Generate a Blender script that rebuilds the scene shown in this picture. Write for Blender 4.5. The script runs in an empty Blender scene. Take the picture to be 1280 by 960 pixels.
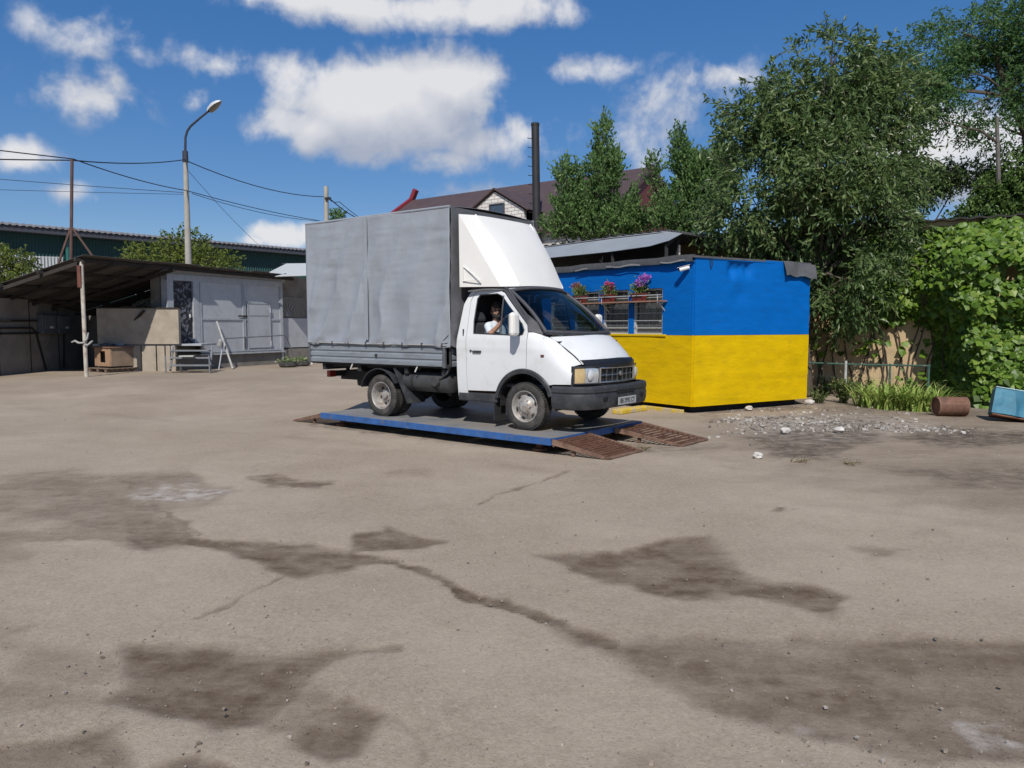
import bpy, bmesh, math, random
import numpy as np
from mathutils import Vector, Matrix, Euler
from mathutils.geometry import delaunay_2d_cdt
R = math.radians
random.seed(7)
rng = np.random.default_rng(7)
scene = bpy.context.scene
C = scene.collection

# ------------------------------------------------------------------ camera, sky, sun, exposure
CAM_H = 1.68
F_PX, HORIZON = 960.0, 408.0
PITCH = math.atan((480 - HORIZON) / F_PX)
cam_data = bpy.data.cameras.new('camera')
cam_data.sensor_width = 36
cam_data.lens = 27.0
cam_data.clip_start = 0.05
cam_data.clip_end = 3000
cam = bpy.data.objects.new('camera', cam_data)
C.objects.link(cam)
cam.location = (0, 0, CAM_H)
cam.rotation_euler = (R(90) - PITCH, 0, 0)
scene.camera = cam

SUN_EL = R(45)
LIGHT_AZ = R(5)                      # the light travels away from the camera, a little to the right
ldir = Vector((math.sin(LIGHT_AZ) * math.cos(SUN_EL), math.cos(LIGHT_AZ) * math.cos(SUN_EL), -math.sin(SUN_EL)))
sun_data = bpy.data.lights.new('sun', 'SUN')
sun_data.energy = 4.3
sun_data.angle = R(0.53)
sun_data.color = (1.0, 0.955, 0.88)
sun = bpy.data.objects.new('sun', sun_data)
C.objects.link(sun)
sun.rotation_euler = ldir.to_track_quat('-Z', 'Y').to_euler()
sun.location = (-5, -20, 20)

scene.view_settings.view_transform = 'Standard'
scene.view_settings.look = 'None'
scene.view_settings.exposure = 0.0
scene.view_settings.gamma = 1.0
scene.cycles.use_denoising = True
scene.cycles.max_bounces = 8
scene.cycles.transparent_max_bounces = 12
scene.cycles.caustics_reflective = False
scene.cycles.caustics_refractive = False

world = bpy.data.worlds.new('World')
scene.world = world
world.use_nodes = True

def ray(u, v):
    """direction of the sight line through photograph pixel (u, v)"""
    fw = Vector((0, math.cos(PITCH), -math.sin(PITCH)))
    up = Vector((0, math.sin(PITCH), math.cos(PITCH)))
    return Vector((1, 0, 0)) * ((u - 640) / F_PX) + up * ((480 - v) / F_PX) + fw
EYE = Vector((0, 0, CAM_H))
def gz(u, v, z=0.0):
    d = ray(u, v); return EYE + d * ((z - CAM_H) / d.z)
def at(u, v, Y):
    d = ray(u, v); return EYE + d * (Y / d.y)
def onplane(u, v, P, n):
    d = ray(u, v); n = Vector(n); return EYE + d * ((Vector(P) - EYE).dot(n) / d.dot(n))

def build_world():
    nt = world.node_tree; N = nt.nodes; L = nt.links
    N.clear()
    out = N.new('ShaderNodeOutputWorld'); bg = N.new('ShaderNodeBackground')
    sky = N.new('ShaderNodeTexSky'); sky.sky_type = 'NISHITA'; sky.sun_disc = False
    sky.sun_elevation = SUN_EL
    sky.sun_rotation = math.atan2(-ldir.x, -ldir.y)
    sky.altitude = 2000; sky.air_density = 1.0; sky.dust_density = 0.0; sky.ozone_density = 3.0
    bg.inputs['Strength'].default_value = 0.082
    tc = N.new('ShaderNodeTexCoord'); dirv = tc.outputs['Generated']
    def vm(op, a, b=None, scale=None):
        n = N.new('ShaderNodeVectorMath'); n.operation = op
        for i, x in enumerate((a, b)):
            if x is None: continue
            if hasattr(x, 'links'): L.new(x, n.inputs[i])
            else: n.inputs[i].default_value = x
        if scale is not None: n.inputs['Scale'].default_value = scale
        return n.outputs['Value'] if op in ('LENGTH', 'DOT_PRODUCT', 'DISTANCE') else n.outputs['Vector']
    def mt(op, a, b=None, clamp=False):
        n = N.new('ShaderNodeMath'); n.operation = op; n.use_clamp = clamp
        for i, x in enumerate((a, b)):
            if x is None: continue
            if hasattr(x, 'links'): L.new(x, n.inputs[i])
            else: n.inputs[i].default_value = x
        return n.outputs[0]
    def noise(vec, scale, detail, rough=.55, dist=0.0):
        n = N.new('ShaderNodeTexNoise'); n.inputs['Scale'].default_value = scale
        n.inputs['Detail'].default_value = detail; n.inputs['Roughness'].default_value = rough
        n.inputs['Distortion'].default_value = dist
        L.new(vec, n.inputs['Vector']); return n.outputs['Fac']
    def ramp(x, lo, hi, smooth=True):
        n = N.new('ShaderNodeMapRange'); n.interpolation_type = 'SMOOTHSTEP' if smooth else 'LINEAR'
        L.new(x, n.inputs['Value']); n.inputs['From Min'].default_value = lo; n.inputs['From Max'].default_value = hi
        return n.outputs['Result']
    # clouds: soft cumulus bodies (direction of centre, half-width, half-height, density), edges broken by noise
    px = [(120, 46, 62, 24, .42), (168, 62, 26, 30, .40), (110, 122, 60, 30, .38), (150, 100, 34, 22, .36), (275, 82, 46, 20, .36),
          (470, 132, 140, 58, 1.2), (560, 104, 80, 48, 1.1), (385, 160, 74, 36, .95), (520, 12, 180, 28, .85),
          (420, 0, 100, 28, .95), (600, 180, 90, 30, .6), (720, 86, 66, 20, .55), (655, 170, 60, 36, .5),
          (25, 195, 42, 22, .9), (80, 240, 34, 16, .6), (345, 293, 44, 18, .95), (320, 300, 30, 10, .7),
          (850, 125, 90, 40, .22), (800, 195, 44, 46, .34), (890, 96, 60, 20, .30), (1185, 190, 95, 48, 1.15), (1240, 215, 70, 40, 1.1),
          (560, 200, 60, 22, .55), (245, 125, 16, 14, .4), (590, 240, 70, 16, .45)]
    blobs = []
    for u, v, rx, ry, s in px:
        d = ray(u, v).normalized(); k = 1.0 / F_PX
        blobs.append((d, rx * k * 1.25, ry * k * 1.25, s))
    r2 = random.Random(3)
    for i in range(34):                                   # the same kind of fair-weather sky all round
        az = r2.uniform(R(48), R(312)); el = R(r2.uniform(4, 60))
        d = Vector((math.sin(az) * math.cos(el), math.cos(az) * math.cos(el), math.sin(el)))
        w = r2.uniform(.08, .22); blobs.append((d, w, w * r2.uniform(.35, .55), r2.uniform(.6, 1.3)))
    def field(vec, bl, fine=True):
        acc = None
        for d, rx, ry, s in bl:
            q = vm('MULTIPLY', vm('SUBTRACT', vec, tuple(d)), (1 / rx, 1 / rx, 1 / ry))
            body = mt('MULTIPLY', mt('SUBTRACT', 1.0, vm('LENGTH', q)), s)
            acc = body if acc is None else mt('MAXIMUM', acc, body)
        n1 = noise(vec, 7.0, 5, .58, .3)
        dens = mt('ADD', acc, mt('MULTIPLY', mt('SUBTRACT', n1, .54), 1.7))
        if fine:
            n2 = noise(vec, 21.0, 8, .62, .15)
            bill = mt('ABSOLUTE', mt('SUBTRACT', noise(vec, 15.0, 4, .5, .4), .5))      # rounded, cauliflower-like lumps
            dens = mt('ADD', dens, mt('MULTIPLY', mt('SUBTRACT', n2, .5), .75))
            dens = mt('SUBTRACT', dens, mt('MULTIPLY', bill, .9)); dens = mt('ADD', dens, .07)
        return acc, dens
    acc, dens = field(dirv, blobs)
    _, dens2 = field(vm('ADD', dirv, (-.012, 0, .040)), blobs[:24], False)
    _, dens3 = field(dirv, blobs[:24], False)
    cov = ramp(dens, .0, .50)
    cov = mt('MULTIPLY', cov, ramp(acc, -.16, .20))
    sep = N.new('ShaderNodeSeparateXYZ'); L.new(dirv, sep.inputs[0])
    cov = mt('MULTIPLY', cov, ramp(sep.outputs['Z'], -.02, .05))
    cov = mt('MULTIPLY', cov, .94)
    # bright towards the top, grey in the thick lower parts
    lit = mt('ADD', mt('MULTIPLY', mt('SUBTRACT', dens3, dens2), 1.15), .44, True)
    mixg = N.new('ShaderNodeMix'); mixg.data_type = 'RGBA'
    mixg.inputs['A'].default_value = (5.0, 5.5, 6.7, 1); mixg.inputs['B'].default_value = (9.6, 9.6, 9.8, 1)
    L.new(lit, mixg.inputs['Factor'])
    # the camera's own rendering of blue: a touch more saturated
    hs = N.new('ShaderNodeHueSaturation'); hs.inputs['Saturation'].default_value = 1.85; hs.inputs['Value'].default_value = 2.6; hs.inputs['Hue'].default_value = .513
    gm = N.new('ShaderNodeGamma'); gm.inputs['Gamma'].default_value = .53
    L.new(sky.outputs['Color'], gm.inputs['Color']); L.new(gm.outputs['Color'], hs.inputs['Color'])
    mixs = N.new('ShaderNodeMix'); mixs.data_type = 'RGBA'
    L.new(cov, mixs.inputs['Factor']); L.new(hs.outputs['Color'], mixs.inputs['A']); L.new(mixg.outputs['Result'], mixs.inputs['B'])
    L.new(mixs.outputs['Result'], bg.inputs['Color']); L.new(bg.outputs['Background'], out.inputs['Surface'])
build_world()

# ------------------------------------------------------------------ materials
MATS = {}
def mat(name, col, rough=.7, metal=0.0, var=.12, scale=6.0, bump=.0, bscale=None, col2=None, mix=(.5, .65), mscale=3.0,
        coat=0.0, spec=.5, stretch=None, trans=0.0, detail=6):
    """painted or raw surface: noise-varied colour, an optional second colour (rust, dirt) in patches, fine relief"""
    if name in MATS: return MATS[name]
    m = bpy.data.materials.new(name); m.use_nodes = True
    nt = m.node_tree; N = nt.nodes; L = nt.links
    b = N['Principled BSDF']
    b.inputs['Roughness'].default_value = rough; b.inputs['Metallic'].default_value = metal
    b.inputs['Coat Weight'].default_value = coat; b.inputs['Specular IOR Level'].default_value = spec
    tc = N.new('ShaderNodeTexCoord'); vec = tc.outputs['Object']
    if stretch:
        mp = N.new('ShaderNodeMapping'); mp.inputs['Scale'].default_value = stretch
        L.new(vec, mp.inputs['Vector']); vec = mp.outputs['Vector']
    def nz(sc, d=detail, r=.6):
        n = N.new('ShaderNodeTexNoise'); n.inputs['Scale'].default_value = sc; n.inputs['Detail'].default_value = d
        n.inputs['Roughness'].default_value = r; L.new(vec, n.inputs['Vector']); return n.outputs['Fac']
    f = nz(scale)
    mr = N.new('ShaderNodeMapRange'); L.new(f, mr.inputs['Value'])
    mr.inputs['From Min'].default_value = .25; mr.inputs['From Max'].default_value = .75
    mr.inputs['To Min'].default_value = 1 - var; mr.inputs['To Max'].default_value = 1 + var
    mul = N.new('ShaderNodeMix'); mul.data_type = 'RGBA'; mul.blend_type = 'MULTIPLY'; mul.inputs['Factor'].default_value = 1
    mul.inputs['A'].default_value = (*col, 1); L.new(mr.outputs['Result'], mul.inputs['B'])
    colout = mul.outputs['Result']
    if col2:
        g = nz(mscale, 8, .65)
        mr2 = N.new('ShaderNodeMapRange'); L.new(g, mr2.inputs['Value'])
        mr2.inputs['From Min'].default_value = mix[0]; mr2.inputs['From Max'].default_value = mix[1]
        mx = N.new('ShaderNodeMix'); mx.data_type = 'RGBA'; L.new(mr2.outputs['Result'], mx.inputs['Factor'])
        L.new(colout, mx.inputs['A']); mx.inputs['B'].default_value = (*col2, 1); colout = mx.outputs['Result']
    L.new(colout, b.inputs['Base Color'])
    if bump:
        h = nz(bscale or scale * 4, 5)
        bp = N.new('ShaderNodeBump'); bp.inputs['Strength'].default_value = bump; bp.inputs['Distance'].default_value = .02
        L.new(h, bp.inputs['Height']); L.new(bp.outputs['Normal'], b.inputs['Normal'])
    if trans:
        tl = N.new('ShaderNodeBsdfTranslucent'); L.new(colout, tl.inputs['Color'])
        ms = N.new('ShaderNodeMixShader'); ms.inputs['Fac'].default_value = trans
        L.new(b.outputs['BSDF'], ms.inputs[1]); L.new(tl.outputs['BSDF'], ms.inputs[2])
        L.new(ms.outputs['Shader'], N['Material Output'].inputs['Surface'])
    MATS[name] = m
    return m

def glass(name, tint, refl=.9, dark=0.0):
    """thin pane: transparent with a fresnel reflection"""
    if name in MATS: return MATS[name]
    m = bpy.data.materials.new(name); m.use_nodes = True
    nt = m.node_tree; N = nt.nodes; L = nt.links; N.remove(N['Principled BSDF'])
    tr = N.new('ShaderNodeBsdfTransparent'); tr.inputs['Color'].default_value = (*tint, 1)
    gl = N.new('ShaderNodeBsdfGlossy'); gl.inputs['Roughness'].default_value = .03
    fr = N.new('ShaderNodeFresnel'); fr.inputs['IOR'].default_value = 1.5
    mx = N.new('ShaderNodeMixShader'); L.new(fr.outputs['Fac'], mx.inputs['Fac'])
    L.new(tr.outputs['BSDF'], mx.inputs[1]); L.new(gl.outputs['BSDF'], mx.inputs[2])
    L.new(mx.outputs['Shader'], N['Material Output'].inputs['Surface'])
    MATS[name] = m
    return m

def leafmat(name, cols, rough=.5, trans=.28, spec=.4):
    """foliage: each leaf takes its own tint from the palette"""
    if name in MATS: return MATS[name]
    m = bpy.data.materials.new(name); m.use_nodes = True
    nt = m.node_tree; N = nt.nodes; L = nt.links; b = N['Principled BSDF']
    b.inputs['Roughness'].default_value = rough; b.inputs['Specular IOR Level'].default_value = spec
    at_ = N.new('ShaderNodeAttribute'); at_.attribute_name = 'tint'
    cr = N.new('ShaderNodeValToRGB'); e = cr.color_ramp.elements
    while len(e) < len(cols): e.new(.5)
    for i, c in enumerate(cols): e[i].position = i / (len(cols) - 1); e[i].color = (*c, 1)
    L.new(at_.outputs['Fac'], cr.inputs['Fac']); L.new(cr.outputs['Color'], b.inputs['Base Color'])
    tl = N.new('ShaderNodeBsdfTranslucent'); L.new(cr.outputs['Color'], tl.inputs['Color'])
    ms = N.new('ShaderNodeMixShader'); ms.inputs['Fac'].default_value = trans
    L.new(b.outputs['BSDF'], ms.inputs[1]); L.new(tl.outputs['BSDF'], ms.inputs[2])
    L.new(ms.outputs['Shader'], N['Material Output'].inputs['Surface'])
    MATS[name] = m
    return m

# ------------------------------------------------------------------ object helpers
def tag(o, label=None, cat=None, group=None, kind=None):
    if label: o['label'] = label
    if cat: o['category'] = cat
    if group: o['group'] = group
    if kind: o['kind'] = kind
    return o
def thing(name, label, cat, loc=(0, 0, 0), rotz=0.0, group=None):
    o = bpy.data.objects.new(name, None); C.objects.link(o)
    o.empty_display_size = .2
    o.location = loc; o.rotation_euler = (0, 0, rotz)
    return tag(o, label, cat, group)
def root_of(o):
    while o.parent: o = o.parent
    return o
def world_mat(o):
    r = root_of(o)
    return Matrix.Translation(r.location) @ r.rotation_euler.to_matrix().to_4x4()
def np_mesh(name, V, Fc, smooth=False, tint=None):
    """fast mesh from arrays; Fc is (n,k) with one k for all faces"""
    V = np.asarray(V, dtype=np.float32); Fc = np.asarray(Fc, dtype=np.int32)
    me = bpy.data.meshes.new(name); k = Fc.shape[1]
    me.vertices.add(len(V)); me.vertices.foreach_set('co', V.ravel())
    me.loops.add(Fc.size); me.loops.foreach_set('vertex_index', Fc.ravel())
    me.polygons.add(len(Fc)); me.polygons.foreach_set('loop_start', np.arange(0, Fc.size, k, dtype=np.int32))
    me.polygons.foreach_set('loop_total', np.full(len(Fc), k, dtype=np.int32))
    me.polygons.foreach_set('use_smooth', np.full(len(Fc), smooth))
    if tint is not None:
        a = me.attributes.new('tint', 'FLOAT', 'FACE'); a.data.foreach_set('value', np.asarray(tint, dtype=np.float32))
    me.update(calc_edges=True)
    return me
def link(name, me, m=None, parent=None, world_coords=False):
    o = bpy.data.objects.new(name, me); C.objects.link(o)
    if m is not None and len(me.materials) == 0: me.materials.append(m)
    if parent is not None:
        o.parent = parent
        if world_coords: me.transform(world_mat(parent).inverted())
    return o

def crisp(o, ang=40):
    es = o.modifiers.new('crisp_edges', 'EDGE_SPLIT'); es.split_angle = R(ang); es.use_edge_sharp = True
class MB:
    """collects simple solids and links them as ONE mesh object"""
    def __init__(s): s.v = []; s.f = []
    def add(s, V, Fc):
        k = len(s.v); s.v += [Vector(p) for p in V]; s.f += [[i + k for i in f] for f in Fc]; return s
    def box(s, c, d, rot=None):
        c = Vector(c); h = [x / 2 for x in d]
        V = [Vector((x * h[0], y * h[1], z * h[2])) for x in (-1, 1) for y in (-1, 1) for z in (-1, 1)]
        if rot is not None:
            M = rot if isinstance(rot, Matrix) else Euler(rot).to_matrix(); V = [M @ p for p in V]
        return s.add([c + p for p in V], [(0, 1, 3, 2), (4, 6, 7, 5), (0, 4, 5, 1), (2, 3, 7, 6), (0, 2, 6, 4), (1, 5, 7, 3)])
    def beam(s, p, q, w, h, up=(0, 0, 1)):
        p = Vector(p); q = Vector(q); x = (q - p); l = x.length; x.normalize(); u = Vector(up)
        if abs(x.dot(u)) > .99: u = Vector((0, 1, 0))
        y = u.cross(x).normalized(); z = x.cross(y)
        M = Matrix((x, y, z)).transposed()
        return s.box((p + q) / 2, (l, w, h), M)
    def tube(s, pts, r, n=8, cap=True):
        pts = [Vector(p) for p in pts]; rs = r if isinstance(r, (list, tuple)) else [r] * len(pts)
        k = len(s.v); ref = None
        for i, p in enumerate(pts):
            t = (pts[min(i + 1, len(pts) - 1)] - pts[max(i - 1, 0)]).normalized()
            if ref is None:
                a = Vector((0, 0, 1)) if abs(t.z) < .9 else Vector((1, 0, 0))
                ref = t.cross(a).normalized()
            else:
                ref = (ref - t * ref.dot(t)).normalized()
            b = t.cross(ref)
            for j in range(n):
                a = 2 * math.pi * j / n
                s.v.append(p + (ref * math.cos(a) + b * math.sin(a)) * rs[i])
        for i in range(len(pts) - 1):
            for j in range(n):
                j2 = (j + 1) % n
                s.f.append([k + i * n + j, k + i * n + j2, k + (i + 1) * n + j2, k + (i + 1) * n + j])
        if cap:
            s.f.append([k + j for j in range(n)][::-1]); e = k + (len(pts) - 1) * n; s.f.append([e + j for j in range(n)])
        return s
    def lathe(s, prof, o=(0, 0, 0), ax='y', n=32, close=False):
        """prof: (radius, height) along axis"""
        o = Vector(o); k = len(s.v)
        for r, h in prof:
            for j in range(n):
                a = 2 * math.pi * j / n; c, d = r * math.cos(a), r * math.sin(a)
                s.v.append(o + (Vector((c, h, d)) if ax == 'y' else Vector((c, d, h)) if ax == 'z' else Vector((h, c, d))))
        m = len(prof)
        for i in range(m - 1 if not close else m):
            i2 = (i + 1) % m
            for j in range(n):
                j2 = (j + 1) % n
                s.f.append([k + i * n + j, k + i * n + j2, k + i2 * n + j2, k + i2 * n + j])
        return s
    def prism(s, poly, p0, ux, uy, th):
        """polygon in the (ux,uy) plane at p0, extruded by vector th"""
        p0 = Vector(p0); ux = Vector(ux); uy = Vector(uy); th = Vector(th); n = len(poly)
        V = [p0 + ux * a + uy * b for a, b in poly]; V += [p + th for p in V]
        return s.add(V, [list(range(n))[::-1], [n + i for i in range(n)]] + [[i, (i + 1) % n, n + (i + 1) % n, n + i] for i in range(n)])
    def grid(s, P):
        """P[i][j] rows of points"""
        k = len(s.v); a = len(P); b = len(P[0])
        for r in P: s.v += [Vector(p) for p in r]
        for i in range(a - 1):
            for j in range(b - 1):
                s.f.append([k + i * b + j, k + i * b + j + 1, k + (i + 1) * b + j + 1, k + (i + 1) * b + j])
        return s
    def build(s, name, m, parent=None, w=False, smooth=None, bevel=0.0, solid=0.0, fixn=True, sub=0):
        me = bpy.data.meshes.new(name); me.from_pydata([tuple(p) for p in s.v], [], s.f)
        if fixn:
            bm = bmesh.new(); bm.from_mesh(me); bmesh.ops.recalc_face_normals(bm, faces=bm.faces); bm.to_mesh(me); bm.free()
        me.update()
        if smooth is not None:
            me.shade_smooth(); me.set_sharp_from_angle(angle=R(smooth))
        o = link(name, me, m, parent, w)
        if solid:
            sm = o.modifiers.new('thickness', 'SOLIDIFY'); sm.thickness = solid; sm.offset = -1
            if smooth is not None: crisp(o, max(smooth, 30))
        if bevel:
            bv = o.modifiers.new('bevel', 'BEVEL'); bv.width = bevel; bv.segments = 2; bv.limit_method = 'ANGLE'; bv.angle_limit = R(40)
        if sub:
            ss = o.modifiers.new('subdiv', 'SUBSURF'); ss.levels = sub; ss.render_levels = sub
        return o
def one(name, m, label, cat, group=None, kind=None, mb=None, loc=None, **k):
    """a thing that is a single mesh, its origin at its base"""
    o = mb.build(name, m, **k)
    if loc is None:
        xs = np.array([p[:] for p in mb.v]); loc = ((xs[:, 0].min() + xs[:, 0].max()) / 2, (xs[:, 1].min() + xs[:, 1].max()) / 2, xs[:, 2].min())
    o.data.transform(Matrix.Translation(-Vector(loc))); o.location = loc
    return tag(o, label, cat, group, kind)
def dup(o, parent=None):
    c = o.copy(); C.objects.link(c); c.parent = parent
    for ch in [x for x in bpy.data.objects if x.parent == o]: dup(ch, c)
    return c

# cheap value noise for geometry
_lat = rng.random((64, 64, 64)).astype(np.float32)
def vnoise(P):
    P = np.asarray(P, dtype=np.float64); i = np.floor(P).astype(int); f = P - i; f = f * f * (3 - 2 * f)
    r = 0
    for dx in (0, 1):
        for dy in (0, 1):
            for dz in (0, 1):
                w = (f[..., 0] if dx else 1 - f[..., 0]) * (f[..., 1] if dy else 1 - f[..., 1]) * (f[..., 2] if dz else 1 - f[..., 2])
                r = r + w * _lat[(i[..., 0] + dx) % 64, (i[..., 1] + dy) % 64, (i[..., 2] + dz) % 64]
    return r
def fbm(P, o=4):
    P = np.asarray(P, dtype=np.float64); s = 0; a = .5
    for k in range(o): s = s + a * vnoise(P); P = P * 2.03 + 17.3; a *= .5
    return s / (1 - .5 ** o)
def sstep(x, a, b):
    t = np.clip((x - a) / (b - a), 0, 1); return t * t * (3 - 2 * t)
# ------------------------------------------------------------------ the yard
def zg(x, y):
    """the yard rises gently towards the sheds at the far left"""
    x = np.asarray(x, dtype=float); y = np.asarray(y, dtype=float)
    return .25 * sstep(y, 14.5, 21.5) * sstep(-x, 1.5, 6.0)
def zgs(x, y): return float(zg(x, y))

def poly_sd(px, py, poly):
    """signed distance to polygon (positive inside), in photograph pixels"""
    poly = np.array(poly, float); n = len(poly); d = np.full(px.shape, 1e9); inside = np.zeros(px.shape, bool)
    for i in range(n):
        a = poly[i]; b = poly[(i + 1) % n]; e = b - a; w0 = px - a[0]; w1 = py - a[1]
        t = np.clip((w0 * e[0] + w1 * e[1]) / (e @ e), 0, 1)
        d = np.minimum(d, np.hypot(w0 - e[0] * t, (w1 - e[1] * t) * 2.2))
        c = ((a[1] > py) != (b[1] > py)) & (px < (b[0] - a[0]) * (py - a[1]) / (b[1] - a[1] + 1e-12) + a[0])
        inside ^= c
    return np.where(inside, d, -d)
def line_d(px, py, pts):
    d = np.full(px.shape, 1e9)
    for a, b in zip(pts[:-1], pts[1:]):
        a = np.array(a, float); b = np.array(b, float); e = b - a; w0 = px - a[0]; w1 = py - a[1]
        t = np.clip((w0 * e[0] + w1 * e[1]) / (e @ e), 0, 1)
        d = np.minimum(d, np.hypot(w0 - e[0] * t, (w1 - e[1] * t) * 2.0))
    return d

HEADING = R(-37.17)
def build_ground():
    ys = [-80., -40, -15, -6, -2, 0]
    y = .6
    while y < 34: ys.append(y); y *= 1.0072 if y > 2 else 1.03
    while y < 1500: ys.append(y); y *= 1.25
    us = list(np.arange(-1.0, 1.0001, .0042))
    ext = []; u = 1.03
    while u < 120: ext.append(u); u *= 1.35
    us = [-e for e in ext[::-1]] + us + ext
    Y, U = np.meshgrid(np.array(ys), np.array(us), indexing='ij')
    X = U * np.where(Y > 0, np.sqrt(Y * Y + 2.0), math.sqrt(2.0))
    P3 = np.stack([X, Y, np.zeros_like(X)], -1)
    near = np.exp(-np.clip(Y, 0, None) / 40)
    Z = zg(X, Y) + near * (.035 * (fbm(P3 * .35, 3) - .5) + .012 * (fbm(P3 * 2.5 + 5, 3) - .5) + .006 * (fbm(P3 * 14 + 3, 2) - .5))
    # keep it level where the platform and the hut stand
    Z -= .012
    # where each ground point shows in the photograph, wobbled so that no edge is ruler-straight
    sp, cp = math.sin(PITCH), math.cos(PITCH)
    wx = (fbm(P3 * 1.3 + 31, 4) - .5) * .9 + (fbm(P3 * 7 + 71, 3) - .5) * .22
    wy = (fbm(P3 * 1.3 + 51, 4) - .5) * .9 + (fbm(P3 * 7 + 91, 3) - .5) * .22
    amp = np.clip(.22 + Y * .03, .28, .8)
    xr = X * .88 + Y * .47; yr = -X * .47 + Y * .88
    rag = (fbm(np.stack([xr * 1.2, yr * 2.8, P3[..., 2]], -1) + 23, 5) - .5) * 1.25
    rag2 = (fbm(np.stack([X * 9, Y * 12, P3[..., 2]], -1) + 63, 4) - .5)
    xx = X + wx * amp; yy = np.maximum(Y + wy * amp, .35)
    dz = -CAM_H; zf = yy * cp - dz * sp
    px = 640 + F_PX * xx / zf; py = 480 - F_PX * (yy * sp + dz * cp) / zf
    ok = Y > .5
    dark = np.zeros_like(X); light = np.zeros_like(X); mud_and_bands = np.zeros_like(X)
    def pol(poly, s, soft, arr):
        sd = poly_sd(px, py, poly) + rag * max(26, soft * 3.2) + rag2 * 16; v = s * sstep(sd, -soft * 1.4, soft * 1.9); np.maximum(arr, np.where(ok, v, 0), out=arr)
    def lin(pts, s, w, arr):
        d = line_d(px, py, pts) + rag * w * 1.6 + rag2 * w * .8; v = s * (1 - sstep(d, w * .45, w)); np.maximum(arr, np.where(ok, v, 0), out=arr)
    pol([(-30, 600), (80, 585), (150, 596), (230, 588), (283, 612), (262, 638), (215, 645), (252, 668), (230, 682), (170, 682), (120, 665), (60, 650), (-30, 640)], .62, 10, dark)
    pol([(150, 640), (240, 650), (255, 675), (190, 690), (140, 675)], .85, 8, dark)
    pol([(215, 668), (330, 674), (390, 676), (425, 688), (470, 698), (425, 708), (365, 716), (320, 698)], .95, 6, dark)
    lin([(365, 710), (330, 728), (255, 765)], .6, 6, dark)
    pol([(440, 662), (500, 656), (578, 676), (510, 690), (440, 688)], .9, 5, dark)
    lin([(400, 695), (480, 703), (540, 720), (600, 742), (645, 746), (700, 770), (750, 795)], .95, 13, dark)
    lin([(225, 670), (320, 686), (420, 696)], .9, 12, dark)
    lin([(420, 696), (445, 680), (460, 672)], .8, 11, dark)
    lin([(-20, 668), (90, 662), (200, 672)], .55, 16, dark)
    pol([(640, 738), (700, 764), (760, 790), (850, 782), (960, 800), (1100, 786), (1200, 800), (1400, 792), (1400, 950), (1130, 935), (960, 900), (870, 872), (800, 850), (740, 812), (690, 778)], .8, 14, dark)
    pol([(850, 800), (1000, 830), (1180, 850), (1280, 920), (1200, 925), (960, 880), (820, 840)], .98, 20, dark)
    pol([(668, 690), (740, 686), (790, 690), (835, 670), (885, 668), (935, 696), (950, 720), (1005, 726), (1058, 744), (1035, 770), (940, 752), (830, 747), (755, 720)], .95, 8, dark)
    pol([(125, 870), (180, 796), (260, 800), (330, 812), (430, 806), (385, 840), (350, 885), (285, 900), (200, 890)], .95, 12, dark)
    pol([(60, 800), (170, 815), (140, 850), (40, 845)], .4, 16, dark)
    pol([(300, 845), (400, 850), (440, 880), (380, 900), (320, 890)], .55, 12, dark)
    lin([(330, 820), (400, 812), (490, 803)], .7, 8, dark); lin([(350, 872), (392, 886), (410, 890)], .7, 8, dark)
    pol([(386, 885), (440, 862), (495, 885), (470, 930), (425, 942), (385, 922)], .85, 12, dark)
    pol([(70, 915), (150, 895), (168, 990), (-40, 990), (-60, 925)], .75, 14, dark)
    pol([(185, 955), (260, 935), (318, 960), (318, 1000), (180, 1000)], .85, 8, dark)
    pol([(0, 835), (140, 850), (140, 875), (0, 880)], .4, 14, dark)
    pol([(315, 597), (345, 594), (415, 603), (400, 610), (340, 607)], .95, 4, dark)
    lin([(605, 628), (660, 606), (715, 586)], .7, 5, dark)
    lin([(145, 592), (200, 634), (258, 664)], .75, 6, dark); lin([(80, 585), (130, 610)], .6, 5, dark)
    pol([(965, 631), (990, 631), (990, 634), (965, 634)], .95, 2, dark)
    pol([(1060, 680), (1140, 684), (1090, 694)], .55, 6, dark)
    pol([(480, 583), (545, 583), (540, 592), (490, 592)], .35, 6, dark)
    pol([(-80, 640), (40, 660), (30, 700), (-80, 720)], .5, 14, dark); pol([(-60, 745), (60, 770), (40, 800), (-60, 790)], .4, 14, dark)
    pol([(760, 930), (830, 915), (840, 960), (770, 970)], .4, 16, dark)
    # duller, dirtier asphalt at the right
    pol([(870, 515), (1010, 500), (1500, 505), (1500, 660), (1150, 640), (960, 590), (880, 560)], .42, 40, dark)
    pol([(-200, 455), (330, 455), (420, 470), (380, 500), (-200, 500)], .22, 14, dark)
    # damp, dark earth by the rubble, then dark bands at hut and scale
    pol([(925, 545), (1000, 530), (1075, 522), (1110, 540), (1030, 575), (960, 572)], .85, 8, mud_and_bands)
    pol([(1090, 544), (1180, 534), (1340, 536), (1340, 556), (1180, 556)], .95, 6, mud_and_bands)
    pol([(1100, 585), (1200, 575), (1340, 585), (1340, 610), (1200, 606)], .6, 10, mud_and_bands)
    pol([(1010, 500), (1400, 508), (1400, 522), (1010, 520)], .55, 8, mud_and_bands)
    pol([(900, 505), (1010, 498), (1010, 512), (880, 520)], .6, 6, mud_and_bands)  # dark band along the foot of the hut
    lin([(396, 528), (560, 547), (690, 561)], .6, 10, mud_and_bands); lin([(690, 560), (900, 558)], .4, 12, mud_and_bands)  # dark bands along the foot of the scale and past the ramps
    # pale, worn or dusty patches
    pol([(180, 612), (240, 604), (282, 616), (240, 628), (190, 624)], .8, 8, light)
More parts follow.
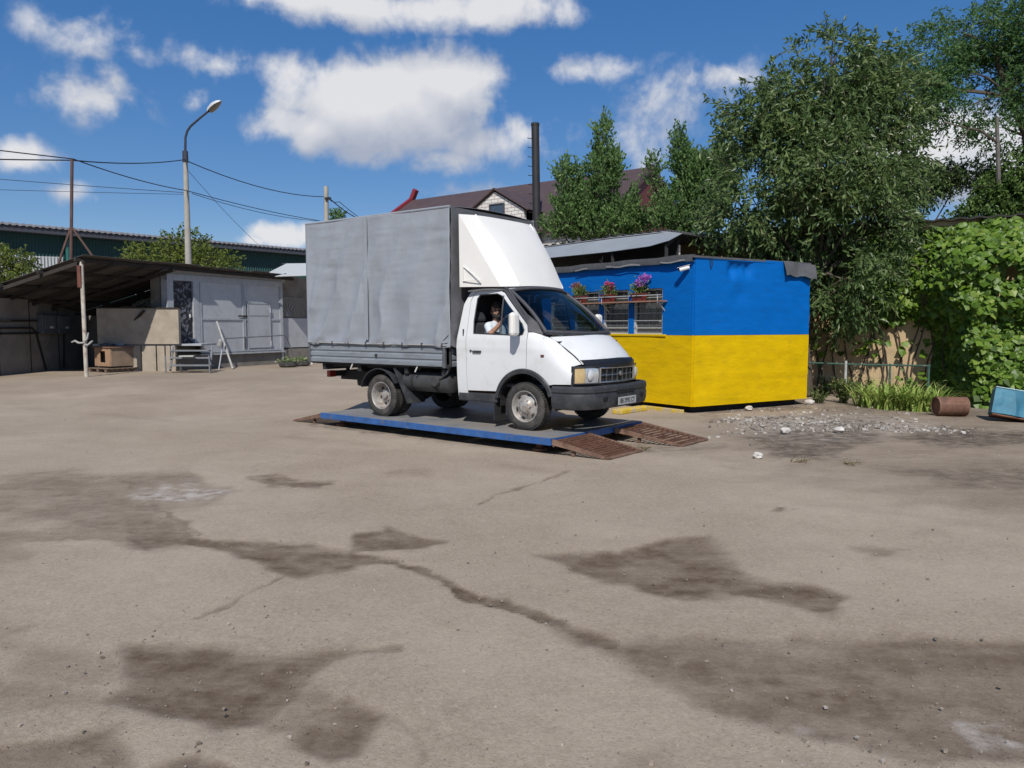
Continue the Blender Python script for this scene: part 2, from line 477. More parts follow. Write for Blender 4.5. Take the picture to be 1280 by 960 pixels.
    pol([(1185, 893), (1240, 900), (1270, 925), (1220, 925)], .7, 10, light)
    pol([(905, 520), (1080, 512), (1180, 530), (1120, 546), (960, 548)], .55, 8, light)
    pol([(950, 880), (1010, 890), (1060, 905), (990, 900)], .5, 10, light)
    # thin cracks wandering over the whole asphalt
    cr = np.abs(fbm(P3 * .22 + 11, 4) - .5); cr2 = np.abs(fbm(P3 * .3 + 77, 4) - .5)
    crack = np.maximum((1 - sstep(cr, .0, .0022)), (1 - sstep(cr2, 0, .0018))) * sstep(fbm(P3 * .4 + 3, 2), .42, .6)
    tr = np.zeros_like(X)                          # faint wheel tracks of trucks leaving the scale
    for c0, w0, s0 in ((-.15, .17, .30), (1.5, .17, .26), (2.6, .14, .2), (-2.1, .15, .22), (4.4, .16, .18)):
        yy_ = -(X - .74) * math.sin(HEADING) + (Y - 11.5) * math.cos(HEADING) + .06 * (X - 1) ** 2 * .12
        tr = np.maximum(tr, s0 * np.exp(-((yy_ - c0 + .5 * (fbm(P3 * .3 + c0, 2) - .5)) / w0) ** 2) * sstep(fbm(P3 * .9 + 60 + c0, 3), .42, .62))
    dark = np.maximum(dark, np.where(Y < 16, tr, 0))
    dark = np.maximum(dark, .3 * crack * (Y < 30))
    dark *= .68 + .32 * sstep(fbm(P3 * 3.1 + 13, 4), .25, .62)
    dark = np.where(px < -400, .3 * sstep(fbm(P3 * .5 + 9, 4), .5, .7), dark)
    Z -= .010 * dark + .004 * mud_and_bands
    a, b = X.shape
    idx = np.arange(a * b).reshape(a, b)
    Fq = np.stack([idx[:-1, :-1], idx[:-1, 1:], idx[1:, 1:], idx[1:, :-1]], -1).reshape(-1, 4)
    me = np_mesh('ground', np.stack([X, Y, Z], -1).reshape(-1, 3), Fq, smooth=True)
    for nm, arr in (('stain', dark), ('pale', light), ('mud_and_bands', mud_and_bands)):
        at_ = me.attributes.new(nm, 'FLOAT', 'POINT'); at_.data.foreach_set('value', arr.astype(np.float32).ravel())
    m = bpy.data.materials.new('worn_asphalt'); m.use_nodes = True
    nt = m.node_tree; N = nt.nodes; L = nt.links; bs = N['Principled BSDF']
    bs.inputs['Roughness'].default_value = .95; bs.inputs['Specular IOR Level'].default_value = .2
    tc = N.new('ShaderNodeTexCoord'); vec = tc.outputs['Object']
    def nz(sc, d=6, r=.6, dist=0):
        n = N.new('ShaderNodeTexNoise'); n.inputs['Scale'].default_value = sc; n.inputs['Detail'].default_value = d
        n.inputs['Roughness'].default_value = r; n.inputs['Distortion'].default_value = dist; L.new(vec, n.inputs['Vector']); return n.outputs['Fac']
    def mr(x, a, b, c=0., d=1.):
        n = N.new('ShaderNodeMapRange'); L.new(x, n.inputs['Value'])
        for k, v in (('From Min', a), ('From Max', b), ('To Min', c), ('To Max', d)): n.inputs[k].default_value = v
        return n.outputs['Result']
    def mixc(f, A, B, mode='MIX'):
        n = N.new('ShaderNodeMix'); n.data_type = 'RGBA'; n.blend_type = mode
        for k, x in (('Factor', f), ('A', A), ('B', B)):
            if hasattr(x, 'links'): L.new(x, n.inputs[k])
            else: n.inputs[k].default_value = x if k == 'Factor' else (*x, 1)
        return n.outputs['Result']
    def mul(a, b):
        n = N.new('ShaderNodeMath'); n.operation = 'MULTIPLY'
        for i, x in enumerate((a, b)):
            if hasattr(x, 'links'): L.new(x, n.inputs[i])
            else: n.inputs[i].default_value = x
        return n.outputs[0]
    def attr(nm):
        n = N.new('ShaderNodeAttribute'); n.attribute_name = nm; return n.outputs['Fac']
    col = mixc(mr(nz(.45, 5), .35, .65), (.305, .245, .183), (.405, .332, .256))
    col = mixc(mr(nz(2.2, 8, .7), .45, .75, 0, .5), col, (.255, .205, .15))
    col = mixc(mr(nz(.22, 5, .6, .6), .47, .66, 0, .45), col, (.24, .18, .125))
    col = mixc(mr(nz(38, 4, .7), .40, .68, 0, .55), col, (.46, .385, .305))
    col = mixc(mr(nz(58, 4, .75), .53, .72, 0, .6), col, (.17, .13, .095))
    vor = N.new('ShaderNodeTexVoronoi'); vor.inputs['Scale'].default_value = 34; L.new(vec, vor.inputs['Vector'])
    sp_ = mr(vor.outputs['Distance'], .10, .17, 1, 0)
    sel = N.new('ShaderNodeSeparateColor'); L.new(vor.outputs['Color'], sel.inputs[0])
    col = mixc(mul(mul(sp_, mr(sel.outputs[0], .8, .86)), .7), col, (.5, .45, .4))
    col = mixc(mul(mul(sp_, mr(sel.outputs[1], .8, .86)), .7), col, (.11, .09, .075))
    st = attr('stain')
    mp = N.new('ShaderNodeMapping'); mp.inputs['Rotation'].default_value = (0, 0, R(28)); mp.inputs['Scale'].default_value = (1.0, 4.2, 1); L.new(vec, mp.inputs['Vector'])
    sn = N.new('ShaderNodeTexNoise'); sn.inputs['Scale'].default_value = 1.0; sn.inputs['Detail'].default_value = 8; sn.inputs['Roughness'].default_value = .68; L.new(mp.outputs['Vector'], sn.inputs['Vector'])
    brk = mul(mr(nz(9, 7, .7), .3, .6, .6, 1.0), mr(sn.outputs['Fac'], .34, .54, .62, 1.0))
    col = mixc(mul(st, brk), col, (.094, .062, .039))
    col = mixc(mul(attr('pale'), mr(nz(7, 6, .7), .42, .62)), col, (.50, .46, .42))
    col = mixc(mul(attr('mud_and_bands'), mr(nz(5, 6, .7, .5), .32, .6)), col, (.075, .058, .046))
    L.new(col, bs.inputs['Base Color'])
    h = mixc(.55, nz(30, 6, .7), nz(110, 4, .7))
    bp = N.new('ShaderNodeBump'); bp.inputs['Strength'].default_value = .75; bp.inputs['Distance'].default_value = .014
    L.new(h, bp.inputs['Height']); L.new(bp.outputs['Normal'], bs.inputs['Normal'])
    g = link('ground', me, m); tag(g, kind='structure')
build_ground()

def stone_bits(n, pos, size, name, m, label, cat, seed=0):
    """loose stones as one mass: irregular eight-cornered lumps"""
    r = np.random.default_rng(seed)
    base = np.array([(x, y, z) for x in (-1, 1) for y in (-1, 1) for z in (-1, 1)], float) * .55
    fb = np.array([(0, 1, 3, 2), (4, 6, 7, 5), (0, 4, 5, 1), (2, 3, 7, 6), (0, 2, 6, 4), (1, 5, 7, 3)])
    V = []; Fc = []
    P = pos(n, r); S = size(n, r)
    for i in range(n):
        b = base * (1 + r.uniform(-.38, .38, (8, 3))); b[:, 2] *= r.uniform(.45, .85)
        a = r.uniform(0, 6.28); c, s = math.cos(a), math.sin(a)
        b = np.stack([b[:, 0] * c - b[:, 1] * s, b[:, 0] * s + b[:, 1] * c, b[:, 2]], -1) * S[i]
        V.append(b + np.array([P[i][0], P[i][1], P[i][2] + .02 * S[i]])); Fc.append(fb + 8 * i)
    me = np_mesh(name, np.concatenate(V), np.concatenate(Fc), tint=np.repeat(r.random(n), 6))
    o = link(name, me, m); return tag(o, label, cat, kind='stuff')
def tintmat(name, cols, rough=.9):
    m = leafmat(name, cols, rough, 0.0, .2); return m
def gpos(n, r):
    y = 1.9 * (16 / 1.9) ** r.random(n); x = r.uniform(-.75, .75, n) * y
    return np.stack([x, y, zg(x, y) - .012], -1)
stone_bits(2600, gpos, lambda n, r: .004 + .011 * r.random(n) ** 7, 'gravel', tintmat('grit', [(.14, .115, .09), (.24, .195, .155), (.31, .26, .215), (.42, .37, .32)]), 'small loose stones scattered over the worn yard', 'gravel', 5)
def rpos(n, r):
    out = []
    while len(out) < n:
        t = r.random()
        if t < .52: u = r.normal(985, 52); v = r.normal(528, 8.5)
        elif t < .74: u = r.normal(1120, 50); v = r.normal(538, 5)
        else: u = r.uniform(905, 1150); v = r.normal(524, 12)
        if not (885 < u < 1270 and 507 < v < 562): continue
        p = gz(u, v)
        if float(fbm(np.array([p.x * 1.6, p.y * 2.4, 4.]), 3)) < r.uniform(.40, .56): continue
        out.append((p.x, p.y, -.012))
    return np.array(out)
stone_bits(3000, rpos, lambda n, r: .007 + .048 * r.random(n) ** 5, 'rubble', tintmat('rubble_stone', [(.12, .10, .085), (.24, .21, .18), (.35, .32, .285), (.55, .52, .48)]), 'whitish crushed rubble spilled beside the blue and yellow hut', 'rubble', 9)
stone_m = mat('pale_stone', (.55, .52, .48), .9, var=.25, bump=.4, scale=9)
def boulder(u, v, w, label, seed):
    p = gz(u, v); r = random.Random(seed); bm = bmesh.new(); bmesh.ops.create_icosphere(bm, subdivisions=2, radius=w / 2)
    for q in bm.verts: q.co = q.co * (1 + r.uniform(-.2, .2)); q.co.z *= .62
    me = bpy.data.meshes.new('stone'); bm.to_mesh(me); bm.free()
    o = link('stone', me, stone_m); o.location = (p.x, p.y, w * .2); o.rotation_euler = (0, 0, r.uniform(0, 6)); tag(o, label, 'stone', 'larger stones lying on the yard')
boulder(947, 572, .14, 'pale stone lying alone on the asphalt in front of the rubble', 1)
boulder(982, 541, .17, 'largest pale stone at the front edge of the rubble', 2)
boulder(1048, 540, .17, 'flat pale stone among the rubble nearer the drum', 3)
boulder(1012, 505, .2, 'pale stone at the foot of the hut by the fence post', 4)
boulder(936, 512, .15, 'pale stone under the lower edge of the hut', 5)
# ------------------------------------------------------------------ weighing platform and ramps
DECK_Z = .21
HEAD = R(-37.17)
TR = Vector((0.7434, 11.5472, DECK_Z))
hx = Vector((math.cos(HEAD), math.sin(HEAD), 0)); hy = Vector((-math.sin(HEAD), math.cos(HEAD), 0))
def T2W(x, y, z=0): return TR + hx * x + hy * y + Vector((0, 0, z))
blue_steel = mat('blue_painted_steel', (.030, .105, .30), .5, .1, var=.3, scale=8, col2=(.16, .13, .11), mix=(.56, .7), mscale=9, bump=.1)
deck_m = mat('worn_deck_plate', (.24, .245, .255), .6, .25, var=.3, scale=3, col2=(.30, .27, .235), mix=(.45, .62), mscale=1.6, bump=.15, bscale=60)
rust_m = mat('rusty_steel', (.13, .055, .030), .85, .1, var=.4, scale=9, col2=(.20, .105, .065), mix=(.45, .65), mscale=12, bump=.4)
rust2_m = mat('brown_rusty_frame', (.20, .12, .085), .85, .1, var=.35, scale=7, col2=(.10, .05, .03), mix=(.48, .65), mscale=10, bump=.35)
dark_m = mat('near_black', (.018, .017, .016), .9, var=.3)  # plain near-black for underframes, openings, joints and cables
PLAT_ROT = HEAD - R(1.72)
p_c = T2W(-1.66, -.075)                       # centre of the deck on plan
plat = thing('weighing_platform', 'low steel vehicle scale with grey deck and blue edge beams under the truck', 'vehicle scale', (p_c.x, p_c.y, 0), PLAT_ROT)
PL, PW = 4.87, 2.42
for i in range(3):
    x0 = -PL / 2 + i * PL / 3
    MB().box((x0 + PL / 6, 0, DECK_Z - .006), (PL / 3 - .012, PW - .03, .012)).build('deck_plate', deck_m, plat)
for y in (-PW / 2, PW / 2):
    b = MB(); b.box((0, y, DECK_Z - .050), (PL, .014, .092)); b.box((0, y - math.copysign(.03, y), DECK_Z - .008), (PL - .004, .06, .012)); b.box((0, y - math.copysign(.03, y), DECK_Z - .092), (PL - .004, .06, .012))
    b.build('edge_beam', blue_steel, plat, bevel=.004)
for x in (-PL / 2 + .008, PL / 2 - .008):
    MB().box((x, 0, DECK_Z - .050), (.014, PW - .03, .088)).build('end_beam', blue_steel, plat, bevel=.004)
for i in range(4):
    MB().box((-1.8 + i * 1.2, 0, DECK_Z - .065), (.06, PW - .1, .09)).build('cross_beam', dark_m, plat)
for x in (-2.1, 2.1):
    for y in (-1.0, 1.0):
        b = MB(); b.lathe([(.0, 0), (.11, 0), (.11, .03), (.05, .04), (.05, DECK_Z - .12), (0, DECK_Z - .12)], (x, y, -.005), 'z', 12)
        b.build('load_foot', rust_m, plat)

def ramp(label, x0, y0, y1, length, flip=1, skew=0.0):
    """grating ramp: welded frame with cross bars, high end at the deck (platform coordinates)"""
    M = Matrix.Translation(plat.location) @ Matrix.Rotation(PLAT_ROT, 4, 'Z')
    o = M @ Vector((x0, (y0 + y1) / 2, 0))
    t = thing('ramp', label, 'ramp', o, PLAT_ROT, 'grating ramps at the ends of the scale')
    h = DECK_Z - .012; w = y1 - y0
    def P(a, y): return Vector((flip * a * length, y + skew * a, h * (1 - a) + .012 * a))
    for y in (-w / 2, w / 2):
        b = MB()
        p, q = P(0, y), P(1, y)
        b.add([p + Vector((0, -.012, 0)), p + Vector((0, .012, 0)), q + Vector((0, .012, .0)), q + Vector((0, -.012, 0)),
               p + Vector((0, -.012, -.075)), p + Vector((0, .012, -.075)), q + Vector((0, .012, -.03)), q + Vector((0, -.012, -.03))],
              [(0, 1, 2, 3), (4, 7, 6, 5), (0, 4, 5, 1), (2, 6, 7, 3), (0, 3, 7, 4), (1, 5, 6, 2)])
        b.build('side_rail', rust2_m, t)
    n = 13
    for i in range(n):
        a = (i + .4) / n
        b = MB(); b.beam(P(a, -w / 2 + .013) - Vector((0, 0, .022)), P(a, w / 2 - .013) - Vector((0, 0, .022)), .030, .022); b.build('cross_bar', rust_m, t)
    b = MB(); b.beam(P(0, -w / 2) + Vector((flip * .012, 0, -.06)), P(0, w / 2) + Vector((flip * .012, 0, -.06)), .02, .08); b.build('end_bar', rust2_m, t)
    b = MB(); b.beam(P(1, -w / 2) + Vector((0, 0, -.012)), P(1, w / 2) + Vector((0, 0, -.012)), .05, .015); b.build('toe_plate', rust2_m, t)
    for yy in (-w / 2 + .05, w / 2 - .05):
        p = P(.35, yy); b = MB(); b.box((p.x, p.y, p.z / 2 - .04), (.04, .04, max(.04, p.z - .06))); b.build('prop', rust2_m, t)
ramp('rusty grating ramp at the front of the scale on the near side', PL / 2 + .012, -1.19, -.33, .76, 1, .16)
ramp('rusty grating ramp at the front of the scale on the side of the hut', PL / 2 + .012, .38, 1.20, 1.0, 1, .16)
ramp('rusty ramp at the rear of the scale behind the truck on the near side', -PL / 2 - .012, -1.15, -.35, .85, -1)

# ------------------------------------------------------------------ the truck
white = mat('white_truck_paint', (.66, .67, .68), .35, var=.03, scale=2, coat=.0, spec=.35, col2=(.50, .47, .42), mix=(.56, .9), mscale=3.4)
fair_m = mat('fairing_white', (.74, .725, .69), .45, var=.03, scale=2.2, col2=(.70, .66, .58), mix=(.62, .9), mscale=3)
black_pl = mat('black_plastic', (.030, .032, .036), .55, var=.35, scale=6, col2=(.075, .075, .08), mix=(.5, .75), mscale=7, bump=.08)
trim_m = mat('dark_grey_trim', (.060, .060, .068), .6, var=.2)
rubber = mat('tyre_rubber', (.034, .032, .030), .85, var=.3, scale=10, col2=(.10, .09, .08), mix=(.48, .75), mscale=6, bump=.3)
rim_m = mat('dirty_silver_rim', (.40, .375, .35), .5, .35, var=.3, scale=12, col2=(.20, .14, .10), mix=(.52, .72), mscale=10)
steel_g = mat('grey_painted_boards', (.235, .26, .29), .5, .15, var=.15, scale=4, col2=(.15, .15, .155), mix=(.52, .75), mscale=5, stretch=(.6, 1, 3), bump=.1)
chassis_m = mat('chassis_black', (.022, .021, .021), .75, var=.4)
chrome = mat('worn_chrome', (.55, .55, .56), .22, .95, var=.12)
lamp_g = mat('headlight_lens', (.62, .63, .64), .12, .5, var=.12, scale=22)
amber = mat('amber_lens', (.55, .40, .20), .25, var=.2)
red_l = mat('red_lens', (.28, .03, .02), .35, var=.3)
seat_m = mat('seat_cloth', (.035, .037, .045), .95, var=.25)
dash_m = mat('dash_plastic', (.025, .026, .03), .7)
inner_m = mat('cab_lining', (.045, .045, .048), .9)
tarp = mat('grey_tarpaulin', (.280, .302, .338), .55, var=.10, scale=1.1, col2=(.235, .245, .26), mix=(.5, .82), mscale=2.0, stretch=(1.6, 1, .8), bump=.12, bscale=9, spec=.35)
tarp_d = mat('dark_tarpaulin_band', (.12, .12, .128), .6, var=.25, scale=3)
wglass = glass('windscreen_glass', (.30, .37, .42))
sglass = glass('side_glass', (.62, .68, .70))

truck = thing('flatbed_truck', 'white cab truck with grey tarpaulin box and roof fairing standing on the scale', 'truck', TR, HEAD)

ARC_R = .515; WZ = .34
def zseam(s): return float(np.interp(s, [-.1, .32, .55, .80, 1.0], [1.40, 1.335, 1.19, .965, .86]))
def hw(s, z):
    w = .958
    if z < .95: w -= .030 * ((.95 - z) / .5) ** 2
    if z > 1.28: w -= .165 * ((z - 1.28) / .72) + .03 * max(0, (z - 1.75) / .25) ** 2
    if s > .42: w -= .20 * ((s - .42) / .55) ** 2.0
    if s > .05:
        k = max(0, min(1.15, (z - (zseam(s) - .30)) / .30)); w -= (.10 + .06 * max(0, min(1, (s - .32) / .23))) * k * k * min(1, (s - .05) / .2)
    w += .006 * math.exp(-((z - 1.16) / .03) ** 2) * (1 if z < 1.28 else 0)
    return w
def arc(a0, a1, n, r=ARC_R):
    return [(r * math.cos(R(a0 + (a1 - a0) * i / n)), WZ + r * math.sin(R(a0 + (a1 - a0) * i / n))) for i in range(n + 1)]
def side_panel(name, m, outline, holes=(), sgn=-1, parent=None, step=.038, off=0.0, thick=.012):
    """body panel cut from the cab's side surface"""
    pts = []; edges = []; faces = []
    def addloop(lp, is_face):
        k = len(pts); lp = [Vector(p) for p in lp]; dense = []
        for i, p in enumerate(lp):
            q = lp[(i + 1) % len(lp)]; n = max(1, int((q - p).length / step))
            for j in range(n): dense.append(p.lerp(q, j / n))
        pts.extend(dense); n = len(dense); edges.extend([(k + i, k + (i + 1) % n) for i in range(n)])
        return dense
    outer = addloop(outline, True); inner = [addloop(h, True) for h in holes]
    def inside(p, poly):
        c = False; n = len(poly)
        for i in range(n):
            a, b = poly[i], poly[(i + 1) % n]
            if (a.y > p.y) != (b.y > p.y) and p.x < (b.x - a.x) * (p.y - a.y) / (b.y - a.y) + a.x: c = not c
        return c
    xs = [p.x for p in outer]; zs = [p.y for p in outer]
    x = min(xs) + step * .5
    while x < max(xs):
        z = min(zs) + step * .5
        while z < max(zs):
            p = Vector((x, z))
            if inside(p, outer) and not any(inside(p, h) for h in inner):
                if min((p - q).length for q in outer) > step * .45 and all(min((p - q).length for q in h) > step * .45 for h in inner): pts.append(p)
            z += step
        x += step
    v, e, f, *_ = delaunay_2d_cdt(pts, edges, [], 0, 1e-5)
    keep = []
    for t in f:
        c = sum((v[i] for i in t), Vector((0, 0))) / len(t)
        if inside(c, outer) and not any(inside(c, h) for h in inner): keep.append(list(t))
    mb = MB(); mb.v = [Vector((p.x, sgn * (hw(p.x, p.y) + off), p.y)) for p in v]; mb.f = keep
    o = mb.build(name, m, parent, smooth=50, fixn=False)
    bm = bmesh.new(); bm.from_mesh(o.data)
    bmesh.ops.recalc_face_normals(bm, faces=bm.faces)
    if sum(fc.normal.y for fc in bm.faces) * sgn < 0: bmesh.ops.reverse_faces(bm, faces=bm.faces)
    loose = [q for q in bm.verts if not q.link_faces]; bmesh.ops.delete(bm, geom=loose, context='VERTS')
    bm.to_mesh(o.data); bm.free(); o.data.shade_smooth(); o.data.set_sharp_from_angle(angle=R(50))
    sm = o.modifiers.new('thickness', 'SOLIDIFY'); sm.thickness = thick; sm.offset = -1; crisp(o, 50)
    return o

win = [(-.93, 1.37), (-.955, 1.55), (-.955, 1.88), (-.92, 1.935), (-.60, 1.945), (-.50, 1.91), (-.06, 1.50), (-.015, 1.42), (-.03, 1.36), (-.08, 1.345)]
door_o = [(-1.045, .52), (-1.06, 1.2), (-1.07, 1.85), (-1.03, 1.965), (-.95, 1.99), (-.56, 1.99), (-.47, 1.955), (.02, 1.49), (.05, 1.38), (.035, .875)] + arc(92, 158, 8)[1:]
quarter = [(-1.24, .42), (-1.055, .42), (-1.055, .52), (-1.07, 1.2), (-1.08, 1.86), (-1.04, 1.975), (-.96, 2.0), (-.55, 2.0), (-.56, 2.03), (-1.0, 2.03), (-1.12, 1.98), (-1.20, 1.80), (-1.25, 1.2)]
fender = [(.045, .87)] + [p for p in arc(88, 38, 7)] + [(.50, .675), (.74, .68), (.745, .93), (.80, .955), (.70, 1.055), (.55, 1.185), (.42, 1.285), (.32, 1.33), (.12, 1.385), (.06, 1.385)]
pillar = [(.06, 1.395), (.12, 1.395), (.32, 1.34), (.36, 1.37), (.25, 1.42), (-.40, 2.0), (-.52, 2.0), (-.455, 1.962), (.032, 1.495)]
for sg in (-1, 1):
    d = side_panel('door', white, door_o, [win], sg, truck)
    tag(d, 'white cab door on the near side' if sg < 0 else 'white cab door on the far side')
    hb = MB(); hb.box((-.85, sg * (hw(-.85, 1.10) + .012), 1.10), (.16, .03, .032)); hb.build('handle', black_pl, d, bevel=.008)
    hb = MB(); hb.lathe([(0, 0), (.018, 0), (.018, .012), (0, .014)], (-.97, sg * (hw(-.97, 1.10)) - (0 if sg > 0 else .012), 1.11), 'y', 10); hb.build('lock', black_pl, d)
    wb = MB(); wb.beam((-.43, sg * (hw(-.43, 1.35) - .004), 1.35), (-.47, sg * (hw(-.45, 1.9) - .004), 1.915), .014, .022); wb.build('quarter_light_bar', trim_m, d)
    side_panel('window_glass', sglass, [(-.465, 1.36), (-.495, 1.90), (-.06, 1.495), (-.02, 1.42), (-.035, 1.365), (-.08, 1.35)], (), sg, d, step=.12, off=-.012, thick=.004)
    if sg > 0: side_panel('window_glass', sglass, [(-.94, 1.38), (-.96, 1.9), (-.91, 1.93), (-.50, 1.93), (-.47, 1.36)], (), sg, d, step=.12, off=-.012, thick=.004)
    seal = []
    for i, p in enumerate(win): seal.append(Vector((p[0], sg * (hw(*p) + .002), p[1])))
    sb = MB(); sb.tube(seal + [seal[0]], .009, 6); sb.build('window_seal', black_pl, d)
    q = side_panel('rear_quarter_panel', white, quarter, (), sg, truck)
    vb = MB(); vb.box((-1.13, sg * (hw(-1.13, 1.36) + .002), 1.36), (.018, .012, .14)); vb.build('pillar_vent', black_pl, q)
    side_panel('front_fender', white, fender, (), sg, truck)
    side_panel('windscreen_pillar', trim_m, pillar, (), sg, truck, off=.002)
    # the white frame above the door follows the roof gutter
    gb = MB(); gb.tube([(-1.10, sg * hw(-1.1, 2.0), 2.035), (-.9, sg * (hw(-.9, 2.02) + .004), 2.045), (-.56, sg * (hw(-.56, 2.02) + .004), 2.042), (-.42, sg * (hw(-.42, 2.0)), 2.01), (-.05, sg * (hw(-.05, 1.67) + .002), 1.66), (.27, sg * (hw(.27, 1.40)), 1.405)], .016, 8)
    gb.build('rain_gutter', trim_m, truck)
    # side indicator, sill, arch
    ib = MB(); ib.box((.32, sg * (hw(.32, 1.065) + .006), 1.065), (.055, .02, .03)); ib.build('side_indicator', amber if sg > 0 else mat('dark_amber', (.12, .05, .03), .3), truck, bevel=.006)
    sl = MB(); sl.box((-.87, sg * .90, .425), (.74, .07, .13)); sl.build('sill', black_pl, truck, bevel=.02)
    ab = MB(); sec = [(0, -.02), (.055, -.012), (.07, .012), (.055, .035), (0, .03)]
    rows = []
    for a in np.linspace(168, 20, 26):
        row = []
        for dr, dy in sec:
            rr = ARC_R - .045 + dr; s_ = rr * math.cos(R(a)); z_ = WZ + rr * math.sin(R(a))
            row.append((s_, sg * (min(.955, hw(s_, max(z_, .5)) if s_ < .42 else .955) + dy), z_))
        rows.append(row)
    ab.grid(rows); ab.build('wheel_arch', black_pl, truck, smooth=60, solid=.01)
    # inner wheel housing
    ih = MB(); rows = []
    for a in np.linspace(185, -5, 20):
        rows.append([(.47 * math.cos(R(a)), sg * y, WZ + .02 + .47 * math.sin(R(a))) for y in (.90, .52)])
    ih.grid(rows); ih.add([(.47 * math.cos(R(a)), sg * .52, WZ + .02 + .47 * math.sin(R(a))) for a in np.linspace(185, -5, 20)], [list(range(20))])
    ih.build('wheel_housing', chassis_m, truck)
    # lower front-of-door corner behind the arch
    mf = MB(); mf.box((-.55, sg * .80, .25), (.02, .26, .30)); mf.build('mud_flap', chassis_m, truck)

# windscreen, roof, bonnet
def lerp3(a, b, t): return [a[i] + (b[i] - a[i]) * t for i in range(3)]
def ws_pt(u, t):
    """u across -1..1, t 0 bottom .. 1 top"""
    yb, yt = .865, .735; y = u * (yb + (yt - yb) * t)
    sb = .56 - .24 * abs(u) ** 2.2; st = -.30 - .12 * abs(u) ** 2.4
    zb = 1.325 + .03 * abs(u) ** 2; zt = 2.045 - .055 * abs(u) ** 2.5
    s = sb + (st - sb) * t + .035 * math.sin(math.pi * t); z = zb + (zt - zb) * t + .02 * math.sin(math.pi * t)
    return (s, y, z)
mb = MB(); mb.grid([[ws_pt(u, t) for u in np.linspace(-.965, .965, 25)] for t in np.linspace(.075, .965, 12)])
wsc = mb.build('windscreen', wglass, truck, smooth=60)
mb = MB()
for seq in ([ws_pt(u, .05) for u in np.linspace(-1, 1, 25)], [ws_pt(u, .985) for u in np.linspace(-1, 1, 25)], [ws_pt(-.985, t) for t in np.linspace(.03, 1, 12)], [ws_pt(.985, t) for t in np.linspace(.03, 1, 12)]):
    mb.tube([Vector(p) + Vector((.004, 0, .004)) for p in seq], .028, 8)
mb.build('windscreen_frame', trim_m, truck, smooth=60)
mb = MB(); rows = []
for t in np.linspace(0, 1, 12):
    rows.append([])
    for u in np.linspace(-1, 1, 21):
        a = ws_pt(u, 1.0); yr = .80 - .03 * t
        x = a[0] + (-1.16 - a[0]) * t; z = 2.04 + .07 * (1 - u * u) + .02 * math.sin(math.pi * t) - .035 * abs(u) ** 4
        if t < .01: z = a[2] + .012
        rows[-1].append((x, u * (.735 + .065 * min(1, t * 2.5)), z))
mb.grid(rows); roof = mb.build('roof', white, truck, smooth=60, solid=.02)
def bon(u, t):
    """t 0 cowl .. 1 nose"""
    yb = .85 - .14 * t; s0 = .56 - .24 * abs(u) ** 2.2; s1 = .975 - .175 * abs(u) ** 2.6
    s = s0 + (s1 - s0) * t; z = 1.325 - .355 * t ** 1.18 + .045 * (1 - u * u) * math.sin(math.pi * min(1, t * .9 + .05)) + .01
    z -= .03 * max(0, t - .85) / .15 * 1.0
    return (s, u * yb, z + (1 - abs(u)) * .012)
mb = MB(); mb.grid([[bon(u, t) for u in np.linspace(-.985, .985, 25)] for t in np.linspace(.06, 1, 16)])
bonnet = mb.build('bonnet', white, truck, smooth=60, solid=.012)
mb = MB(); mb.grid([[Vector(bon(u, t)) + Vector((-.02, 0, -.028)) for u in np.linspace(-1.04, 1.04, 25)] for t in np.linspace(0, .98, 10)])
mb.build('engine_bay_lining', chassis_m, truck)
mb = MB(); mb.grid([[Vector(ws_pt(u, .05)) + Vector((.02 + .04 * k, 0, -.005 - .018 * k)) for u in np.linspace(-1.03, 1.03, 25)] for k in np.linspace(-1, 1.2, 5)])
mb.build('cowl_panel', black_pl, truck, smooth=60, solid=.01)
# fly guard
mb = MB(); rows = []
for k, (ds, dz) in enumerate([(-.05, .055), (-.005, .060), (.035, .02), (.048, -.055), (.035, -.08)]):
    rows.append([Vector(bon(u, 1.0)) + Vector((ds, 0, dz)) for u in np.linspace(-.99, .99, 25)])
mb.grid(rows); mb.build('bonnet_guard', mat('dark_acrylic', (.012, .013, .018), .38, spec=.4), truck, smooth=60, solid=.008)
def nose(y, z, d=0.0):
    u = min(1.2, abs(y) / .86)
    return Vector((.985 - .21 * u ** 2.6 + d + .02 * (z - .8), y, z))
# nose panel behind lamps
mb = MB(); mb.grid([[nose(y, z, -.035) for y in np.linspace(-.87, .87, 31)] for z in (.58, .7, .8, .93)]); mb.build('nose_panel', black_pl, truck, smooth=60)
# grille
mb = MB()
for z in (.695, .895): mb.tube([nose(y, z, .012) for y in np.linspace(-.475, .475, 13)], .017, 8)
for y in (-.475, .475): mb.tube([nose(y, .69, .012), nose(y, .90, .012)], .02, 8)
gr = mb.build('grille', chrome, truck, smooth=60)
mb = MB(); mb.grid([[nose(y, z, -.012) for y in np.linspace(-.46, .46, 13)] for z in (.70, .89)]); mb.build('grille_mesh', mat('grille_black', (.012, .012, .014), .6), gr)
o = MB(); o.tube([nose(y, .795, .01) for y in np.linspace(-.47, .47, 13)], .008, 6); o.build('grille_bar', chrome, gr)
for i in range(1, 7):
    y = -.475 + .95 * i / 7
    o = MB(); o.beam(nose(y, .70, .008), nose(y, .89, .008), .010, .02, (1, 0, 0)); o.build('grille_bar', chrome, gr)
o = MB(); o.lathe([(0, .0), (.05, 0), (.052, .01), (.03, .016), (0, .017)], (0, 0, 0), 'x', 20); o.v = [Vector((p.x, p.y * .9, p.z * .72)) + nose(0, .81, .018) for p in o.v]
o.build('badge', chrome, gr, smooth=40)
